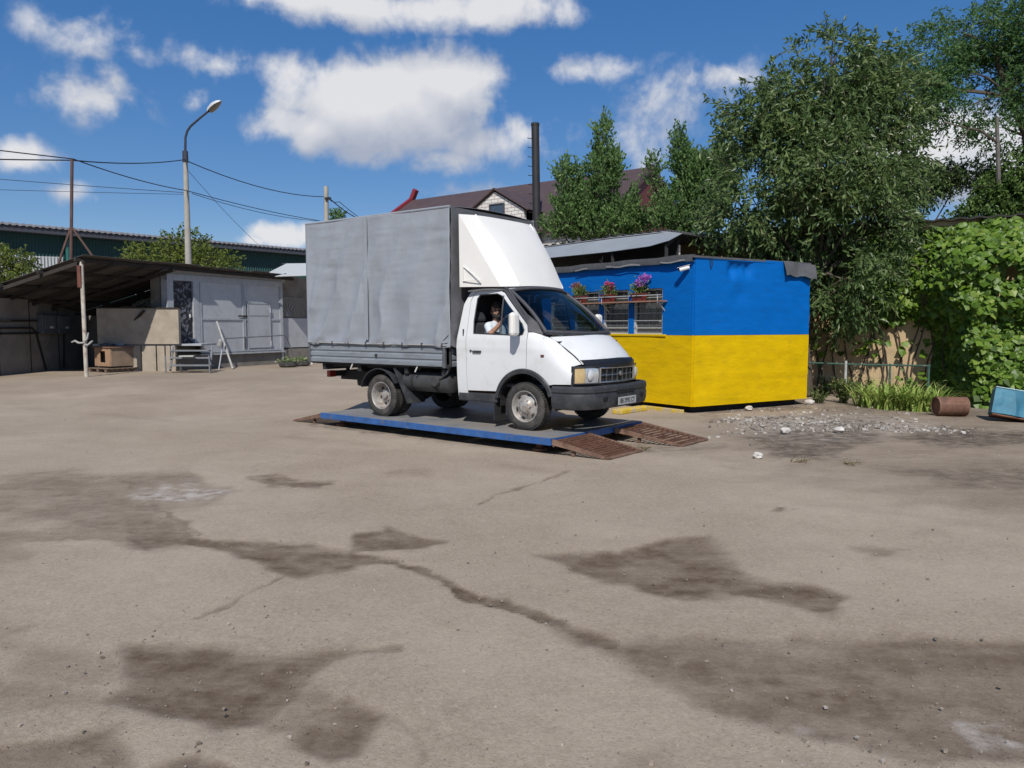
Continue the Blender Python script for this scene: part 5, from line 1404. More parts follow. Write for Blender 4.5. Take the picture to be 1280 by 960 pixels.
# ------------------------------------------------------------------ sheds on the left
concrete = mat('grey_concrete', (.20, .185, .165), .9, var=.22, scale=2.5, col2=(.13, .12, .11), mix=(.5, .72), mscale=1.5, bump=.3)
grey_gate = mat('grey_gate_paint', (.43, .45, .48), .5, .1, var=.10, scale=2, col2=(.33, .33, .34), mix=(.52, .78), mscale=2.5, bump=.06)
grey_fr = mat('grey_frame_paint', (.38, .40, .43), .55, .1, var=.15)
beige = mat('beige_render', (.34, .29, .23), .9, var=.25, scale=3, col2=(.33, .28, .22), mix=(.5, .75), mscale=2, bump=.3)
shed_roof = mat('asbestos_sheet', (.065, .06, .057), .9, var=.3, scale=3, bump=.2)
timber = mat('dark_timber', (.035, .028, .024), .9, var=.3)
G0 = Vector((-10.5, 26.4, 0)); gd = Vector((.431, .902, 0)); gn = Vector((.902, -.431, 0))
def GP(t, z, out=0.0): return G0 + gd * t + gn * out + Vector((0, 0, z))
def gpx(u, v, out=0.0):
    p = onplane(u, v, G0 + gn * out, gn) - G0; return p.dot(gd), p.z
gz0 = .25
def GS(t0, t1, z0, z1, o0, o1):
    P = [GP(t, z, d) for d in (o0, o1) for t, z in ((t0, z0), (t1, z0), (t1, z1), (t0, z1))]
    return P, [(0, 1, 2, 3), (7, 6, 5, 4), (0, 4, 5, 1), (1, 5, 6, 2), (2, 6, 7, 3), (3, 7, 4, 0)]
shed = thing('garage_shed', 'long low garage with grey double gates, dark door and corrugated lean-to roof', 'shed', GP(0, gz0))
tl, _ = gpx(210, 400); tr, _ = gpx(353, 400)
td0, _ = gpx(217, 400); td1, _ = gpx(242, 400); tg0, _ = gpx(250, 400); tgm, _ = gpx(305, 400); tg1, _ = gpx(351, 400)
ZT = gpx(252, 349)[1]; ZB = gpx(262, 441)[1]
DB = gpx(230, 431)[1]; DT = gpx(228, 351)[1]
# wall mass behind, plinth
o = MB(); o.add(*GS(tl, tr + .2, gz0 - .1, ZB - .02, -.3, 0.0)); o.build('plinth', concrete, shed, w=True)
o = MB(); o.add(*GS(tl - .05, tr + 6, gz0 - .1, ZT + .35, -.7, -.32)); o.build('rear_wall', concrete, shed, w=True)
o = MB(); o.add(*GS(tl - .02, td0, DB, ZT + .1, -.25, .03)); o.build('door_jamb', grey_fr, shed, w=True)
o = MB(); o.add(*GS(td1, tg0 - .02, DB, ZT + .1, -.25, .03)); o.build('door_jamb', grey_fr, shed, w=True)
o = MB(); o.add(*GS(tl - .02, tr, DT, ZT + .11, -.2, .035)); o.build('lintel', grey_fr, shed, w=True)
o = MB(); o.add(*GS(tl - .02, tr + .2, ZT + .10, ZT + .28, -.3, .0)); o.build('wall_head', grey_fr, shed, w=True)
# dark door with pale vine-like ornament
dm = bpy.data.materials.new('ornamented_door'); dm.use_nodes = True
_n = dm.node_tree; _b = _n.nodes['Principled BSDF']; _tc = _n.nodes.new('ShaderNodeTexCoord'); _nz = _n.nodes.new('ShaderNodeTexNoise'); _nz.inputs['Scale'].default_value = 4.2; _nz.inputs['Detail'].default_value = 5; _nz.inputs['Distortion'].default_value = 1.6
_n.links.new(_tc.outputs['Object'], _nz.inputs['Vector']); _cr = _n.nodes.new('ShaderNodeValToRGB'); _cr.color_ramp.elements[0].position = .50; _cr.color_ramp.elements[0].color = (.010, .012, .017, 1); _cr.color_ramp.elements[1].position = .60; _cr.color_ramp.elements[1].color = (.17, .18, .21, 1)
_n.links.new(_nz.outputs['Fac'], _cr.inputs['Fac']); _n.links.new(_cr.outputs['Color'], _b.inputs['Base Color']); _b.inputs['Roughness'].default_value = .6
o = MB(); o.add(*GS(td0 + .01, td1 - .01, DB, DT - .005, -.12, -.05)); dr = o.build('door', dm, shed, w=True); tag(dr, 'black entrance door with pale floral pattern')
o = MB(); o.box(GP(td1 - .12, (DB + DT) / 2 - .1, -.02), (.06, .06, .12)); o.build('handle', white_p, dr, w=True, bevel=.01)
# gate leaves
def leaf_gate(t0, t1, lab):
    o = MB(); o.add(*GS(t0, t1, ZB, ZT, -.06, 0)); g = o.build('gate_leaf', grey_gate, shed, w=True); tag(g, lab)
    for a in ((t0, t0 + .06, ZB, ZT), (t1 - .06, t1, ZB, ZT), (t0 + .06, t1 - .06, ZT - .06, ZT - .002), (t0 + .06, t1 - .06, ZB + .002, ZB + .06), (t0 + .06, t1 - .06, (ZB + ZT) / 2 - .12, (ZB + ZT) / 2 - .06)):
        o = MB(); o.add(*GS(*a, .001, .03)); o.build('gate_frame', grey_fr, g, w=True)
    return g
g1 = leaf_gate(tg0, tgm - .01, 'grey gate leaf on the left beside the black door'); g2 = leaf_gate(tgm + .01, tg1, 'grey gate leaf on the right with a wicket door')
w0, w1 = tgm + .16, tgm + (tg1 - tgm) * .66; wz1 = ZB + (ZT - ZB) * .70; wz0 = ZB + .12
o = MB(); o.add(*GS(w0, w1, wz0, wz1, .031, .05)); wk = o.build('wicket_door', grey_gate, g2, w=True)
for a in ((w0 - .03, w0, wz0, wz1), (w1, w1 + .03, wz0, wz1), (w0, w1, wz1 - .02, wz1 + .03), (w0 + .02, w1 - .02, wz1 - .45, wz1 - .42)):
    o = MB(); o.add(*GS(*a, .0505, .062)); o.build('wicket_frame', grey_fr, wk, w=True)
for z in (wz0 + .15, wz1 - .25):
    o = MB(); o.tube([GP(w1 + .03, z - .09, .065), GP(w1 + .03, z + .09, .065)], .022, 8); o.build('hinge', grey_fr, wk, w=True)
o = MB(); o.add(*GS(tgm - .30, tgm + .14, (ZB + ZT) / 2 + .0, (ZB + ZT) / 2 + .05, .032, .06)); o.tube([GP(tgm - .02, ZB + .1, .05), GP(tgm - .02, ZB + .55, .05)], .015, 6); o.build('gate_bolt', chassis_m, g1, w=True)
o = MB(); o.add(*GS(tr - .10, tr + .0, gz0 + .02, ZT + .1, -.1, .04)); o.build('gate_post', grey_fr, shed, w=True)
o = MB(); o.beam(GP(tg0 - .1, ZB - .05, .06), GP(tr, ZB - .05, .06), .10, .06); o.build('threshold_rail', grey_fr, shed, w=True)
# set-back bay on the right with a grilled window
br = tr + .02
o = MB(); o.add(*GS(br, br + 5, gz0 - .1, gz0 + .55, -.3, -.12)); o.build('plinth', concrete, shed, w=True)
o = MB(); o.add(*GS(br, br + 5, gz0 + .60, gz0 + 1.75, -.3, -.15)); o.build('bay_panel', grey_gate, shed, w=True)
o = MB(); o.add(*GS(br + .3, br + 1.6, gz0 + 1.78, gz0 + 2.6, -.31, -.29)); bw = o.build('bay_window', pane_m, shed, w=True)
for k in range(9):
    a = R(10 + 20 * k); c = GP(br + .55, gz0 + 1.85, -.26); o = MB(); o.tube([c, c + gd * math.cos(a) * .5 + Vector((0, 0, math.sin(a) * .5))], .008, 5); o.build('grille_bar', white_p, bw, w=True)
# left wall, back wall
LX = -15.1
o = MB(); o.box((LX - .12, 23.6, gz0 + 1.12), (.24, 9.2, 2.30)); lw = o.build('side_wall', concrete, shed, w=True)
for i in range(6):
    o = MB(); o.box((LX + .006, 19.6 + i * 1.5, gz0 + 1.12), (.012, .03, 2.26)); o.build('panel_joint', dark_m, lw, w=True)
BY = 27.4
o = MB(); o.prism([(-15.2, gz0 - .05), (-11.3, gz0 - .05), (-11.3, 3.02), (-15.2, 2.05)], (0, BY + .03, 0), (1, 0, 0), (0, 0, 1), (0, .25, 0)); bwl = o.build('back_wall', concrete, shed, w=True)
wa, wb = at(169, 370, BY), at(209, 370, BY)
zt_, zb_ = at(190, 353, BY).z, at(190, 384, BY).z
o = MB(); o.box(((wa.x + wb.x) / 2, BY + .02, (zt_ + zb_) / 2), (wb.x - wa.x, .02, zt_ - zb_)); ww = o.build('window', pane_m, shed, w=True)
c = Vector(((wa.x + wb.x) / 2, BY - .03, zb_ + .25))
for k in range(18):
    a = 2 * math.pi * k / 18; d = Vector((math.cos(a), 0, math.sin(a))); l_ = min(abs((wb.x - wa.x) / 2 / (abs(d.x) + 1e-6)), abs(((zt_ - c.z) if d.z > 0 else (c.z - zb_)) / (abs(d.z) + 1e-6)))
    o = MB(); o.tube([c + d * .12, c + d * l_], .010, 5); o.build('grille_bar', grey_fr, ww, w=True)
# porch parapet and landing
PY = 24.75
pa, pb = at(121, 400, PY), at(223, 400, PY); zt2 = at(170, 385.5, PY).z; zl = at(170, 430, PY).z
o = MB(); o.box(((pa.x + pb.x) / 2, PY + .08, (zt2 + zl) / 2), (pb.x - pa.x, .16, zt2 - zl)); pp_ = o.build('parapet', beige, shed, w=True)
o = MB(); o.box(((pa.x + pb.x) / 2, PY + .07, zt2 + .015), (pb.x - pa.x + .04, .22, .03)); o.build('parapet_cap', timber, pp_, w=True)
o = MB(); o.box(((pa.x + pb.x) / 2 + .2, PY + .78, zl - .03), (pb.x - pa.x + .9, 1.25, .06)); ld = o.build('landing', grey_fr, shed, w=True)
for (u0, u1) in ((121, 150), (151, 175), (176, 194), (195, 205), (206, 212), (213, 219)):
    a, b = at(u0, 445, PY), at(u1, 445, PY); o = MB(); o.box(((a.x + b.x) / 2, PY + .10 + .03 * ((u0 // 7) % 2), (zl - .06 + gz0 - .05) / 2), (b.x - a.x - .015, .14, zl - .06 - gz0 + .05)); o.build('base_panel', beige, shed, w=True)
# roof: sheets side by side, purlins, post
RA, RB_, RC = Vector((-12.24, 22.0, 3.685)), Vector((-8.4, 30.05, 3.62)), Vector((-17.2, 22.5, 2.20))
e1 = RB_ - RA; e2 = RC - RA
roof_s = MB()
def roof_pt(a, b, lift=0.0): 
    return RA + e1 * a + e2 * b + Vector((0, 0, lift))
ns = 11
for i in range(ns):
    rows = []
    for k in range(13):
        a = (i + k / 12 * 1.015) / ns
        rows.append([roof_pt(a, b_, .028 * math.sin(k / 12 * 6 * 2 * math.pi) + .012 * math.sin(i * 5.1) + (i % 2) * .014 - .02 * math.sin(b_ * 3.1)) for b_ in (-.02 - .012 * math.sin(i * 3.3), .35, .7, 1.02)])
    o = MB(); o.grid(rows); o.build('roof_sheet', shed_roof, shed, w=True, smooth=60, solid=.012)
for b_ in (.02, .25, .5, .75, .98):
    o = MB(); o.beam(roof_pt(-.01, b_, -.09), roof_pt(1, b_, -.09), .07, .09); o.build('purlin', timber, shed, w=True)
for a in (.01, .12, .24, .36):
    o = MB(); o.beam(roof_pt(a, 0, -.16), roof_pt(a, 1, -.16), .07, .10); o.build('rafter', timber, shed, w=True)
pt, pbm = at(102, 336, 22.1), at(108, 469, 22.0)
pg = Vector((pbm.x, pbm.y, zgs(pbm.x, pbm.y) - .02))
o = MB(); o.tube([pg, Vector((pt.x, pt.y, roof_pt(.01, .02).z - .14))], .055, 12); po = o.build('roof_post', mat('whitewashed_pipe', (.45, .41, .35), .75, var=.25, scale=4, col2=(.22, .13, .09), mix=(.52, .7), mscale=3), shed, w=True, smooth=60)
pr_ = pg.lerp(Vector((pt.x, pt.y, 3.5)), .8); o = MB(); o.box(pr_ + Vector((-.04, -.02, .25)), (.10, .14, .62)); o.build('rusty_sleeve', mat('red_rust', (.13, .045, .033), .8, var=.3), po, w=True)
for k, (dx, dz, l_) in enumerate(((-.25, .98, .2), (.18, .92, .34), (.1, 1.05, .2))):
    c = pg + Vector((0, -.06, dz)); o = MB(); o.tube([c, c + Vector((dx * .6, 0, .0)), c + Vector((dx, 0, .06)), c + Vector((dx * 1.4, 0, .02 + .1 * k))], [.02, .03, .03, .02], 8); o.build('tied_rag', mat('rag', (.33, .33, .32), .9, var=.2), po, w=True)
# steps with pipe handrails
sx, sy = at(236, 445, 23.9).x, 23.9
step_m = mat('dull_step_paint', (.17, .18, .195), .6, .1, var=.25)
stp = thing('entrance_steps', 'grey metal steps with pipe frame leading to the black door', 'steps', (sx, sy, gz0))
for k in range(3):
    z = gz0 + .22 + .22 * k; o = MB(); o.box((sx + .08 - .12 * k, sy + .28 * k, z), (1.25, .28, .05)); o.build('tread', step_m, stp, w=True, bevel=.008)
for x in (-.62, .62):
    o = MB(); o.beam((sx + .08 + x, sy - .12, gz0 + .08), (sx - .18 + x, sy + .75, gz0 + .80), .05, .08); o.build('stringer', step_m, stp, w=True)
for x in (-.66, .70):
    o = MB(); o.tube([(sx + x, sy - .16, gz0 - .02), (sx + x, sy - .16, gz0 + .42), (sx + x - .12, sy + .1, gz0 + .50)], .025, 8); o.build('pipe_post', step_m, stp, w=True)
o = MB(); o.box((sx - .05, sy - .02, gz0 + .51), (.42, .3, .03), (0, 0, .2)); o.build('mat_on_step', mat('pale_mat', (.5, .49, .44), .9), stp, w=True)
# pipe railing in front of the gates
rl = thing('pipe_railing', 'thin bent pipe railing running across the grey gates', 'railing', GP(1.2, gz0, .7))
r1 = GP(tg0 + .3, gz0 + 1.02, .75); r2 = GP(tg1 - .65, gz0 + 1.10, .75); r3 = GP(tr - .1, gz0 + .0, .75)
o = MB(); o.tube([r1, r2, r2 + gd * .12 + Vector((0, 0, -.06)), r3], .022, 8); o.build('rail', step_m, rl, w=True, smooth=60)
o = MB(); o.tube([r1, GP(tg0 + .05, gz0 - .02, .75)], .022, 8); o.build('post', grey_fr, rl, w=True)
o = MB(); o.box(GP(tg0 + .12, gz0 + .86, .76), (.14, .10, .28), (.1, .2, .3)); o.build('hanging_rag', mat('rag', (0, 0, 0)), rl, w=True, bevel=.05)
# leaning pole
b0 = gz(291, 461, gz0); b1 = onplane(271, 402, G0 + gn * .09, gn)
o = MB(); o.tube([b0, b1], .035, 8); one('leaning_pole', mat('pale_pole', (.36, .355, .34), .7, var=.15), 'pale pole leaning against the grey gate', 'pole', mb=o)
# dog kennel on a pallet
kc = gz(142, 464, gz0); kn = thing('dog_kennel', 'plywood dog kennel with dark hole standing on a pallet', 'kennel', (kc.x, kc.y + .25, gz0), R(60))
ply = mat('plywood', (.34, .215, .135), .8, var=.2, scale=4, col2=(.22, .13, .08), mix=(.5, .7), mscale=3)
ply2 = mat('plywood_side', (.24, .175, .125), .85, var=.25, scale=4)
kw, kd, kh = .95, .86, .58; z0 = gz0 + .17
K0 = Vector((kc.x, kc.y + .25, 0)); Rk = Matrix.Rotation(R(60), 3, 'Z')
def KN(x, y, z): return K0 + Rk @ Vector((x, y, 0)) + Vector((0, 0, z))
def kbox(c, d, name, m, par, bev=.0):
    o = MB(); o.box(KN(*c), d, Matrix.Rotation(R(60), 3, 'Z')); return o.build(name, m, par, w=True, bevel=bev)
kbox((0, -kd / 2, z0 + kh / 2), (kw, .03, kh), 'side_board', ply2, kn); kbox((0, kd / 2, z0 + kh / 2), (kw, .03, kh), 'side_board', ply2, kn); kbox((kw / 2, 0, z0 + kh / 2), (.03, kd - .03, kh), 'end_board', ply, kn)
hb = -kw / 2
for a in ((-.28, .28, 0, kh), (.28, .28, 0, kh)): kbox((hb, a[0], z0 + kh / 2), (.03, a[1], kh), 'front_board', ply, kn)
kbox((hb, 0, z0 + .06), (.03, .28, .12), 'front_board', ply, kn); kbox((hb, 0, z0 + kh - .05), (.03, .28, .10), 'front_board', ply, kn)
kbox((0, 0, z0 + .01), (kw, kd, .02), 'floor_board', dark_m, kn)
kbox((0, 0, z0 + kh + .02), (kw + .10, kd + .12, .035), 'roof_board', mat('kennel_roof', (.20, .11, .08), .85, var=.3), kn)
pal = thing('pallet', 'low wooden pallet under the dog kennel', 'pallet', (kc.x, kc.y + .25, gz0), R(60))
for y in (-.42, 0, .42): kbox((0, y, gz0 + .045), (1.35, .09, .09), 'runner', wood_d, pal)
for i in range(8): kbox((-.62 + i * .177, 0, gz0 + .105), (.13, 1.15, .025), 'slat', wood_d, pal)
bag_m = mat('grey_bag', (.30, .31, .34), .8, var=.3, scale=9)
def lump(name, c, d, m, label, cat, seed, parent=None):
    r = random.Random(seed); bm = bmesh.new(); bmesh.ops.create_icosphere(bm, subdivisions=3, radius=.5)
    for q in bm.verts:
        f = 1 + .35 * (float(vnoise(np.array([q.co.x * 3 + seed, q.co.y * 3, q.co.z * 3]))) - .5); q.co = Vector((q.co.x * d[0] * f, q.co.y * d[1] * f, max(-.32, q.co.z) * d[2] * f))
    me = bpy.data.meshes.new(name); bm.to_mesh(me); bm.free(); me.shade_smooth()
    o = link(name, me, m); o.location = c; return tag(o, label, cat)
lump('bag', KN(.12, 0, z0 + kh + .105), (.42, .34, .26), bag_m, 'grey stuffed bag lying on the kennel roof', 'bag', 3)
lump('cloth', KN(-.36, .0, z0 + kh + .075), (.40, .3, .14), mat('dark_cloth', (.10, .10, .11), .9), 'dark folded cloth on the front of the kennel roof', 'cloth', 4)
# planks leaning behind the kennel
o = MB(); o.beam(KN(.25, .62, z0 + kh + .03), at(180, 388, 24.6), .10, .04); one('leaning_plank', timber, 'dark plank leaning diagonally against the parapet above the kennel', 'plank', mb=o)
# electric boxes with conduits on the side wall
def wallp(u, v, out=.0): return onplane(u, v, Vector((LX + out, 0, 0)), Vector((1, 0, 0)))
for (u0, u1, v0, v1, lab) in ((45, 64, 393, 417, 'dark metal meter box on the shaded wall, the left of two'), (66, 82, 394, 417, 'dark metal meter box on the shaded wall nearer the post')):
    a, b = wallp(u0, v0), wallp(u1, v1); c = (a + b) / 2
    t = thing('meter_box', lab, 'electric box', (LX, c.y, b.z), 0, 'electric boxes on the side wall')
    o = MB(); o.box((LX + .10, c.y, c.z), (.20, b.y - a.y, a.z - b.z)); o.build('case', mat('grey_box_paint', (.10, .11, .125), .5, var=.2), t, w=True, bevel=.015)
    o = MB(); o.box((LX + .205, c.y, c.z + .05), (.012, (b.y - a.y) * .75, (a.z - b.z) * .7)); o.build('door', mat('grey_box_paint2', (.14, .15, .17), .45), t, w=True, bevel=.004)
    o = MB(); o.box((LX + .215, c.y + .08, c.z - .1), (.008, .18, .07)); o.build('warning_label', paper, t, w=True)
cd = thing('conduit_run', 'dark conduits running along and down the shaded side wall', 'conduit', wallp(20, 402))
for pts in ([(0, 401), (46, 401)], [(0, 410), (40, 410), (46, 416)], [(0, 417), (80, 416), (80, 459)], [(46, 418), (58, 462)]):
    o = MB(); o.tube([wallp(u, v, .05) for u, v in pts], .03, 8); o.build('pipe', dark_m, cd, w=True)
# planters at the right end of the gates
plm = leafmat('planter_leaves', [(.06, .12, .03), (.14, .2, .06), (.4, .42, .25)], .6, .2)
for i, (u, v) in enumerate(((360, 458.5), (377, 457))):
    p = gz(u, v, gz0); r = np.random.default_rng(40 + i)
    t = thing('tyre_planter', ['dark tyre planter with pale plants nearest the grey gate', 'dark tyre planter with pale plants beside the truck tail'][i], 'planter', p, 0, 'planters along the shed')
    o = MB(); o.lathe([(.18, .02), (.24, 0), (.30, .03), (.31, .10), (.29, .17), (.22, .19), (.19, .16)], p, 'z', 22, True); o.build('tyre', rubber, t, w=True, smooth=50)
    o = MB(); o.lathe([(0, .12), (.2, .12)], p, 'z', 16); o.build('soil', dark_m, t, w=True)
    n = 260; c = r.normal(size=(n, 3)) * np.array([.15, .12, .05]) + np.array([p.x, p.y, p.z + .20]); V, Fc = leaf_cloud(c, r.normal(size=(n, 3)) + np.array([0, 0, .8]), r.uniform(.05, .10, n), r.uniform(.03, .06, n), r)
    link('foliage', np_mesh('foliage', V, Fc, tint=np.repeat(r.random(n), 2)), plm, t, True)
# the pale canopy at the end of the shed
cn = thing('metal_canopy', 'pale grey sheet canopy at the far end of the garage behind the truck', 'canopy', GP(tr + 1.2, gz0, .4))
c4 = [at(335, 341.5, 29.5), at(344, 346, 29.0), at(392, 344.5, 29.0), at(392, 329.5, 31.3), at(358, 330, 31.3)]
o = MB(); o.add(c4, [(0, 1, 2, 3, 4)]); o.build('sheet', mat('pale_canopy', (.46, .48, .47), .6, var=.08), cn, solid=.02, w=True)
o = MB(); o.grid([[at(u, 329.2 + .6 * math.sin(u * 2.2), 31.35) + Vector((0, k, -.05 * k)) for k in (0, 1.2)] for u in np.linspace(352, 394, 60)]); o.build('corrugated_edge', slate, cn, w=True, smooth=60, solid=.02)
for u in (388,):
    p = at(u, 347, 29.1); o = MB(); o.beam((p.x, p.y, gz0 - .05), (p.x, p.y, p.z), .06, .06); o.build('post', white_p, cn, w=True)
# antenna mast on the roof
ms_ = Vector((-12.95, 22.75, 0)); mz = roof_pt(.03, .12).z + .02
mast = thing('roof_mast', 'rusty pipe mast with two stays standing on the garage roof corner', 'mast', (ms_.x, ms_.y, mz))
top = at(90, 199.5, 22.75)
o = MB(); o.tube([(ms_.x, ms_.y, mz - .05), (top.x, top.y, top.z)], .045, 8); o.build('pipe', mat('mast_rust', (.10, .055, .045), .8, var=.3), mast, w=True)
for dx, dy in ((-.40, -.05), (.62, .15)):
    q = Vector((ms_.x + dx, ms_.y + dy, 0)); 
    bq = (RA.x - q.x) / (RA.x - RC.x); q.z = RA.z + (RC.z - RA.z) * max(0.0, min(1, bq)) + .01
    m_ = Vector((ms_.x, ms_.y, mz)).lerp(top, .36); o = MB(); o.beam(q, m_, .05, .05); o.build('stay', mat('mast_rust', (0, 0, 0)), mast, w=True)
# ------------------------------------------------------------------ lamp post, poles, wires
conc_p = mat('pole_concrete', (.36, .34, .30), .85, var=.15, scale=3)
blk = mat('cable_black', (.012, .012, .014), .7)
LY = 33.0
lb = at(236, 340, LY); lt = at(231.5, 192, LY)
lamp = thing('street_lamp', 'concrete lamp post with curved arm and cobra head behind the garage', 'street lamp', (lb.x, lb.y, 0))
o = MB(); o.tube([(lb.x, lb.y, 0), (lb.x, lb.y, lb.z), tuple(lt)], [.17, .14, .09], 12); o.build('post', conc_p, lamp, w=True, smooth=60)
arm_px = [(231.8, 198), (231.6, 185), (231.8, 172), (234, 164), (238, 158), (250, 147.5), (262, 138)]
o = MB(); o.tube([at(u, v, LY - .01 * i) for i, (u, v) in enumerate(arm_px)], [.07, .055, .05, .05, .05, .045, .045], 8); o.build('arm', mat('arm_dark', (.03, .033, .05), .6), lamp, w=True, smooth=60)
o = MB(); o.tube([lt + Vector((0, 0, -.35)), lt + Vector((0, 0, .1))], [.13, .12], 8); o.build('collar', mat('arm_dark', (0, 0, 0)), lamp, w=True)
h0, h1 = at(261, 140, LY - .1), at(276.5, 126.5, LY - .4); ax_ = (h1 - h0); sd = Vector((0, 1, 0)); up_ = ax_.cross(sd).normalized(); up_ = up_ if up_.z > 0 else -up_
o = MB(); rows = []
for i in range(9):
    t = i / 8; w = .05 + .20 * math.sin(math.pi * min(1, .15 + t * .85)) ** .7; rows.append([h0 + ax_ * t + sd * w * math.cos(a) + up_ * w * .75 * math.sin(a) for a in np.linspace(0, math.pi, 9)])
o.grid(rows); o.build('lamp_housing', mat('lamp_housing', (.62, .63, .65), .45, .2, var=.08), lamp, w=True, smooth=60, solid=.01)
o = MB(); rows = []
for i in range(9):
    t = .12 + .85 * i / 8; w = (.05 + .20 * math.sin(math.pi * min(1, .15 + t * .85)) ** .7) * .92; rows.append([h0 + ax_ * t + sd * w * math.cos(a) - up_ * w * .42 * math.sin(a) for a in np.linspace(0, math.pi, 9)])
o.grid(rows); o.build('lamp_glass', mat('lamp_glass', (.22, .20, .17), .25, var=.4, scale=20), lamp, w=True, smooth=60)
P2Y = 46.0
b2 = at(407.5, 300, P2Y); t2 = at(407.5, 233, P2Y)
p2 = thing('utility_pole', 'square topped concrete utility pole rising behind the tarpaulin box', 'pole', (b2.x, b2.y, 0))
o = MB(); o.tube([(b2.x, b2.y, 0), tuple(t2)], [.19, .13], 10); o.build('post', conc_p, p2, w=True, smooth=60)
o = MB(); c = at(410, 248, P2Y - .2); o.box(c, (.35, .12, .12)); o.build('bracket', dark_m, p2, w=True)
def wire(label, pts, r=.012, sag=.0):
    P = []
    for a, b in zip(pts[:-1], pts[1:]):
        for k in range(10):
            t = k / 10; p = a.lerp(b, t); p.z -= sag * 4 * t * (1 - t); P.append(p)
    P.append(pts[-1]); o = MB(); o.tube(P, r, 5)
    one('overhead_wire', blk, label, 'wire', 'overhead wires', mb=o)
mtop = top.copy()
wire('thick black cable from the roof mast to the lamp post', [Vector((-26, 20, 6.5)), mtop + Vector((0, 0, -.02)), at(231.5, 199.5, LY - .12)], .02, .12)
wire('black cable slanting from the mast past the lamp post towards the truck', [Vector((-26, 20.2, 8.0)), mtop + Vector((0, .05, .03)), at(232, 238, LY - .2), at(400, 276, P2Y)], .018, .10)
wire('black cable from the lamp post to the pole behind the truck', [at(233, 201, LY), at(405, 246, P2Y - .15)], .022, .35)
wire('thin wire crossing low from the left edge to the lamp post', [at(-600, 165, 26), at(234, 241, LY)], .012, .15)
wire('faint lower wire from the left edge to the lamp post', [at(-600, 212, 26), at(234, 243, LY)], .010, .1)
wire('thin stay wire falling steeply from the lamp post to the right', [at(234, 212, LY), at(322, 305, 44)], .010, .1)
wire('cable dropping from the far pole behind the tarpaulin box', [at(410, 246, P2Y), at(452, 275, P2Y + 4)], .03, .15)
wire('second cable looping from the far pole behind the tarpaulin box', [at(411, 249, P2Y), at(424, 252, P2Y + 1), at(470, 285, P2Y + 5)], .02, .1)
wire('lower cable beside the lamp post sloping towards the truck', [at(240, 242, LY + .3), at(396, 276, P2Y + .3)], .014, .2)

# ------------------------------------------------------------------ green warehouse
wh_g = mat('green_cladding', (.012, .055, .055), .6, var=.15, scale=1)
wh_roof = mat('warehouse_roof', (.22, .22, .24), .8, var=.2, scale=2)
A = at(-40, 275, 52.); Bq = at(440, 318, 76.)
Bq.z = A.z = (A.z + Bq.z) / 2
wh = thing('warehouse', 'long dark green clad warehouse with corrugated grey roof edge on the left', 'warehouse', ((A.x + Bq.x) / 2, (A.y + Bq.y) / 2, 0))
d = (Bq - A); d.z = 0; Lw = d.length; d.normalize(); bkw = Vector((-d.y, d.x, 0))
zt1 = at(0, 277, 52 + (76 - 52) * 40 / 480 * .68).z
def WHP(t, z, out=0): return A + d * t - bkw * out + Vector((0, 0, z - A.z))
TOP = A.z
o = MB(); o.add([WHP(0, 0), WHP(Lw, 0), WHP(Lw, TOP + .1), WHP(0, TOP + .1)], [(0, 1, 2, 3)]); wl = o.build('wall', wh_g, wh, w=True, solid=.3)
for k in range(90):
    t = Lw * k / 90; o.v = []; o.f = []
rib = MB()
for k in range(140):
    t = Lw * (k + .5) / 140; rib.beam(WHP(t, .2, .03), WHP(t, TOP - .4, .03), .10, .05)
rib.build('cladding_ribs', wh_g, wl, w=True)
o = MB(); o.grid([[WHP(Lw * k / 220, z + .05 * math.sin(k * 2.2), out) for out, z in ((.9, TOP - .15), (.9, TOP - .05), (-6, TOP + .35))] for k in range(221)]); o.build('roof', wh_roof, wh, w=True, smooth=50, solid=.06)
o = MB(); o.beam(WHP(-1, TOP - .36, .5), WHP(Lw, TOP - .36, .5), .7, .36); o.build('eave_beam', mat('eave_dark', (.05, .055, .07), .7), wh, w=True)
tq = (onplane(77, 310, WHP(0, 0), bkw) - A).dot(d)
zz0 = onplane(40, 319, WHP(0, 0), bkw).z
o = MB(); o.add([WHP(-3, 0.1, .12), WHP(tq, 0.1, .12), WHP(tq, zz0, .12), WHP(-3, zz0 - .3, .12)], [(0, 1, 2, 3)]); lp = o.build('lower_cladding', mat('grey_cladding', (.40, .42, .43), .6, var=.08), wh, w=True, solid=.05)
rib = MB()
for k in range(40):
    t = -3 + (tq + 3) * k / 40; rib.beam(WHP(t, .1, .18), WHP(t, zz0 - .05, .18), .12, .04)
rib.build('cladding_ribs', mat('grey_cladding', (0, 0, 0)), lp, w=True)
o = MB(); o.tube([WHP(tq + .3, .1, .25), WHP(tq + .3, TOP - .5, .25)], .14, 10); o.build('downpipe', mat('green_pipe', (.015, .11, .10), .5), wh, w=True)
for b_ in range(1): 
    o = MB(); o.add([A + bkw * 14 + Vector((0, 0, -A.z)), WHP(0, 0), WHP(0, TOP - .3), A + bkw * 14 + Vector((0, 0, .8))], [(0, 1, 2, 3)]); o.build('end_wall', wh_g, wh, w=True, solid=.2)

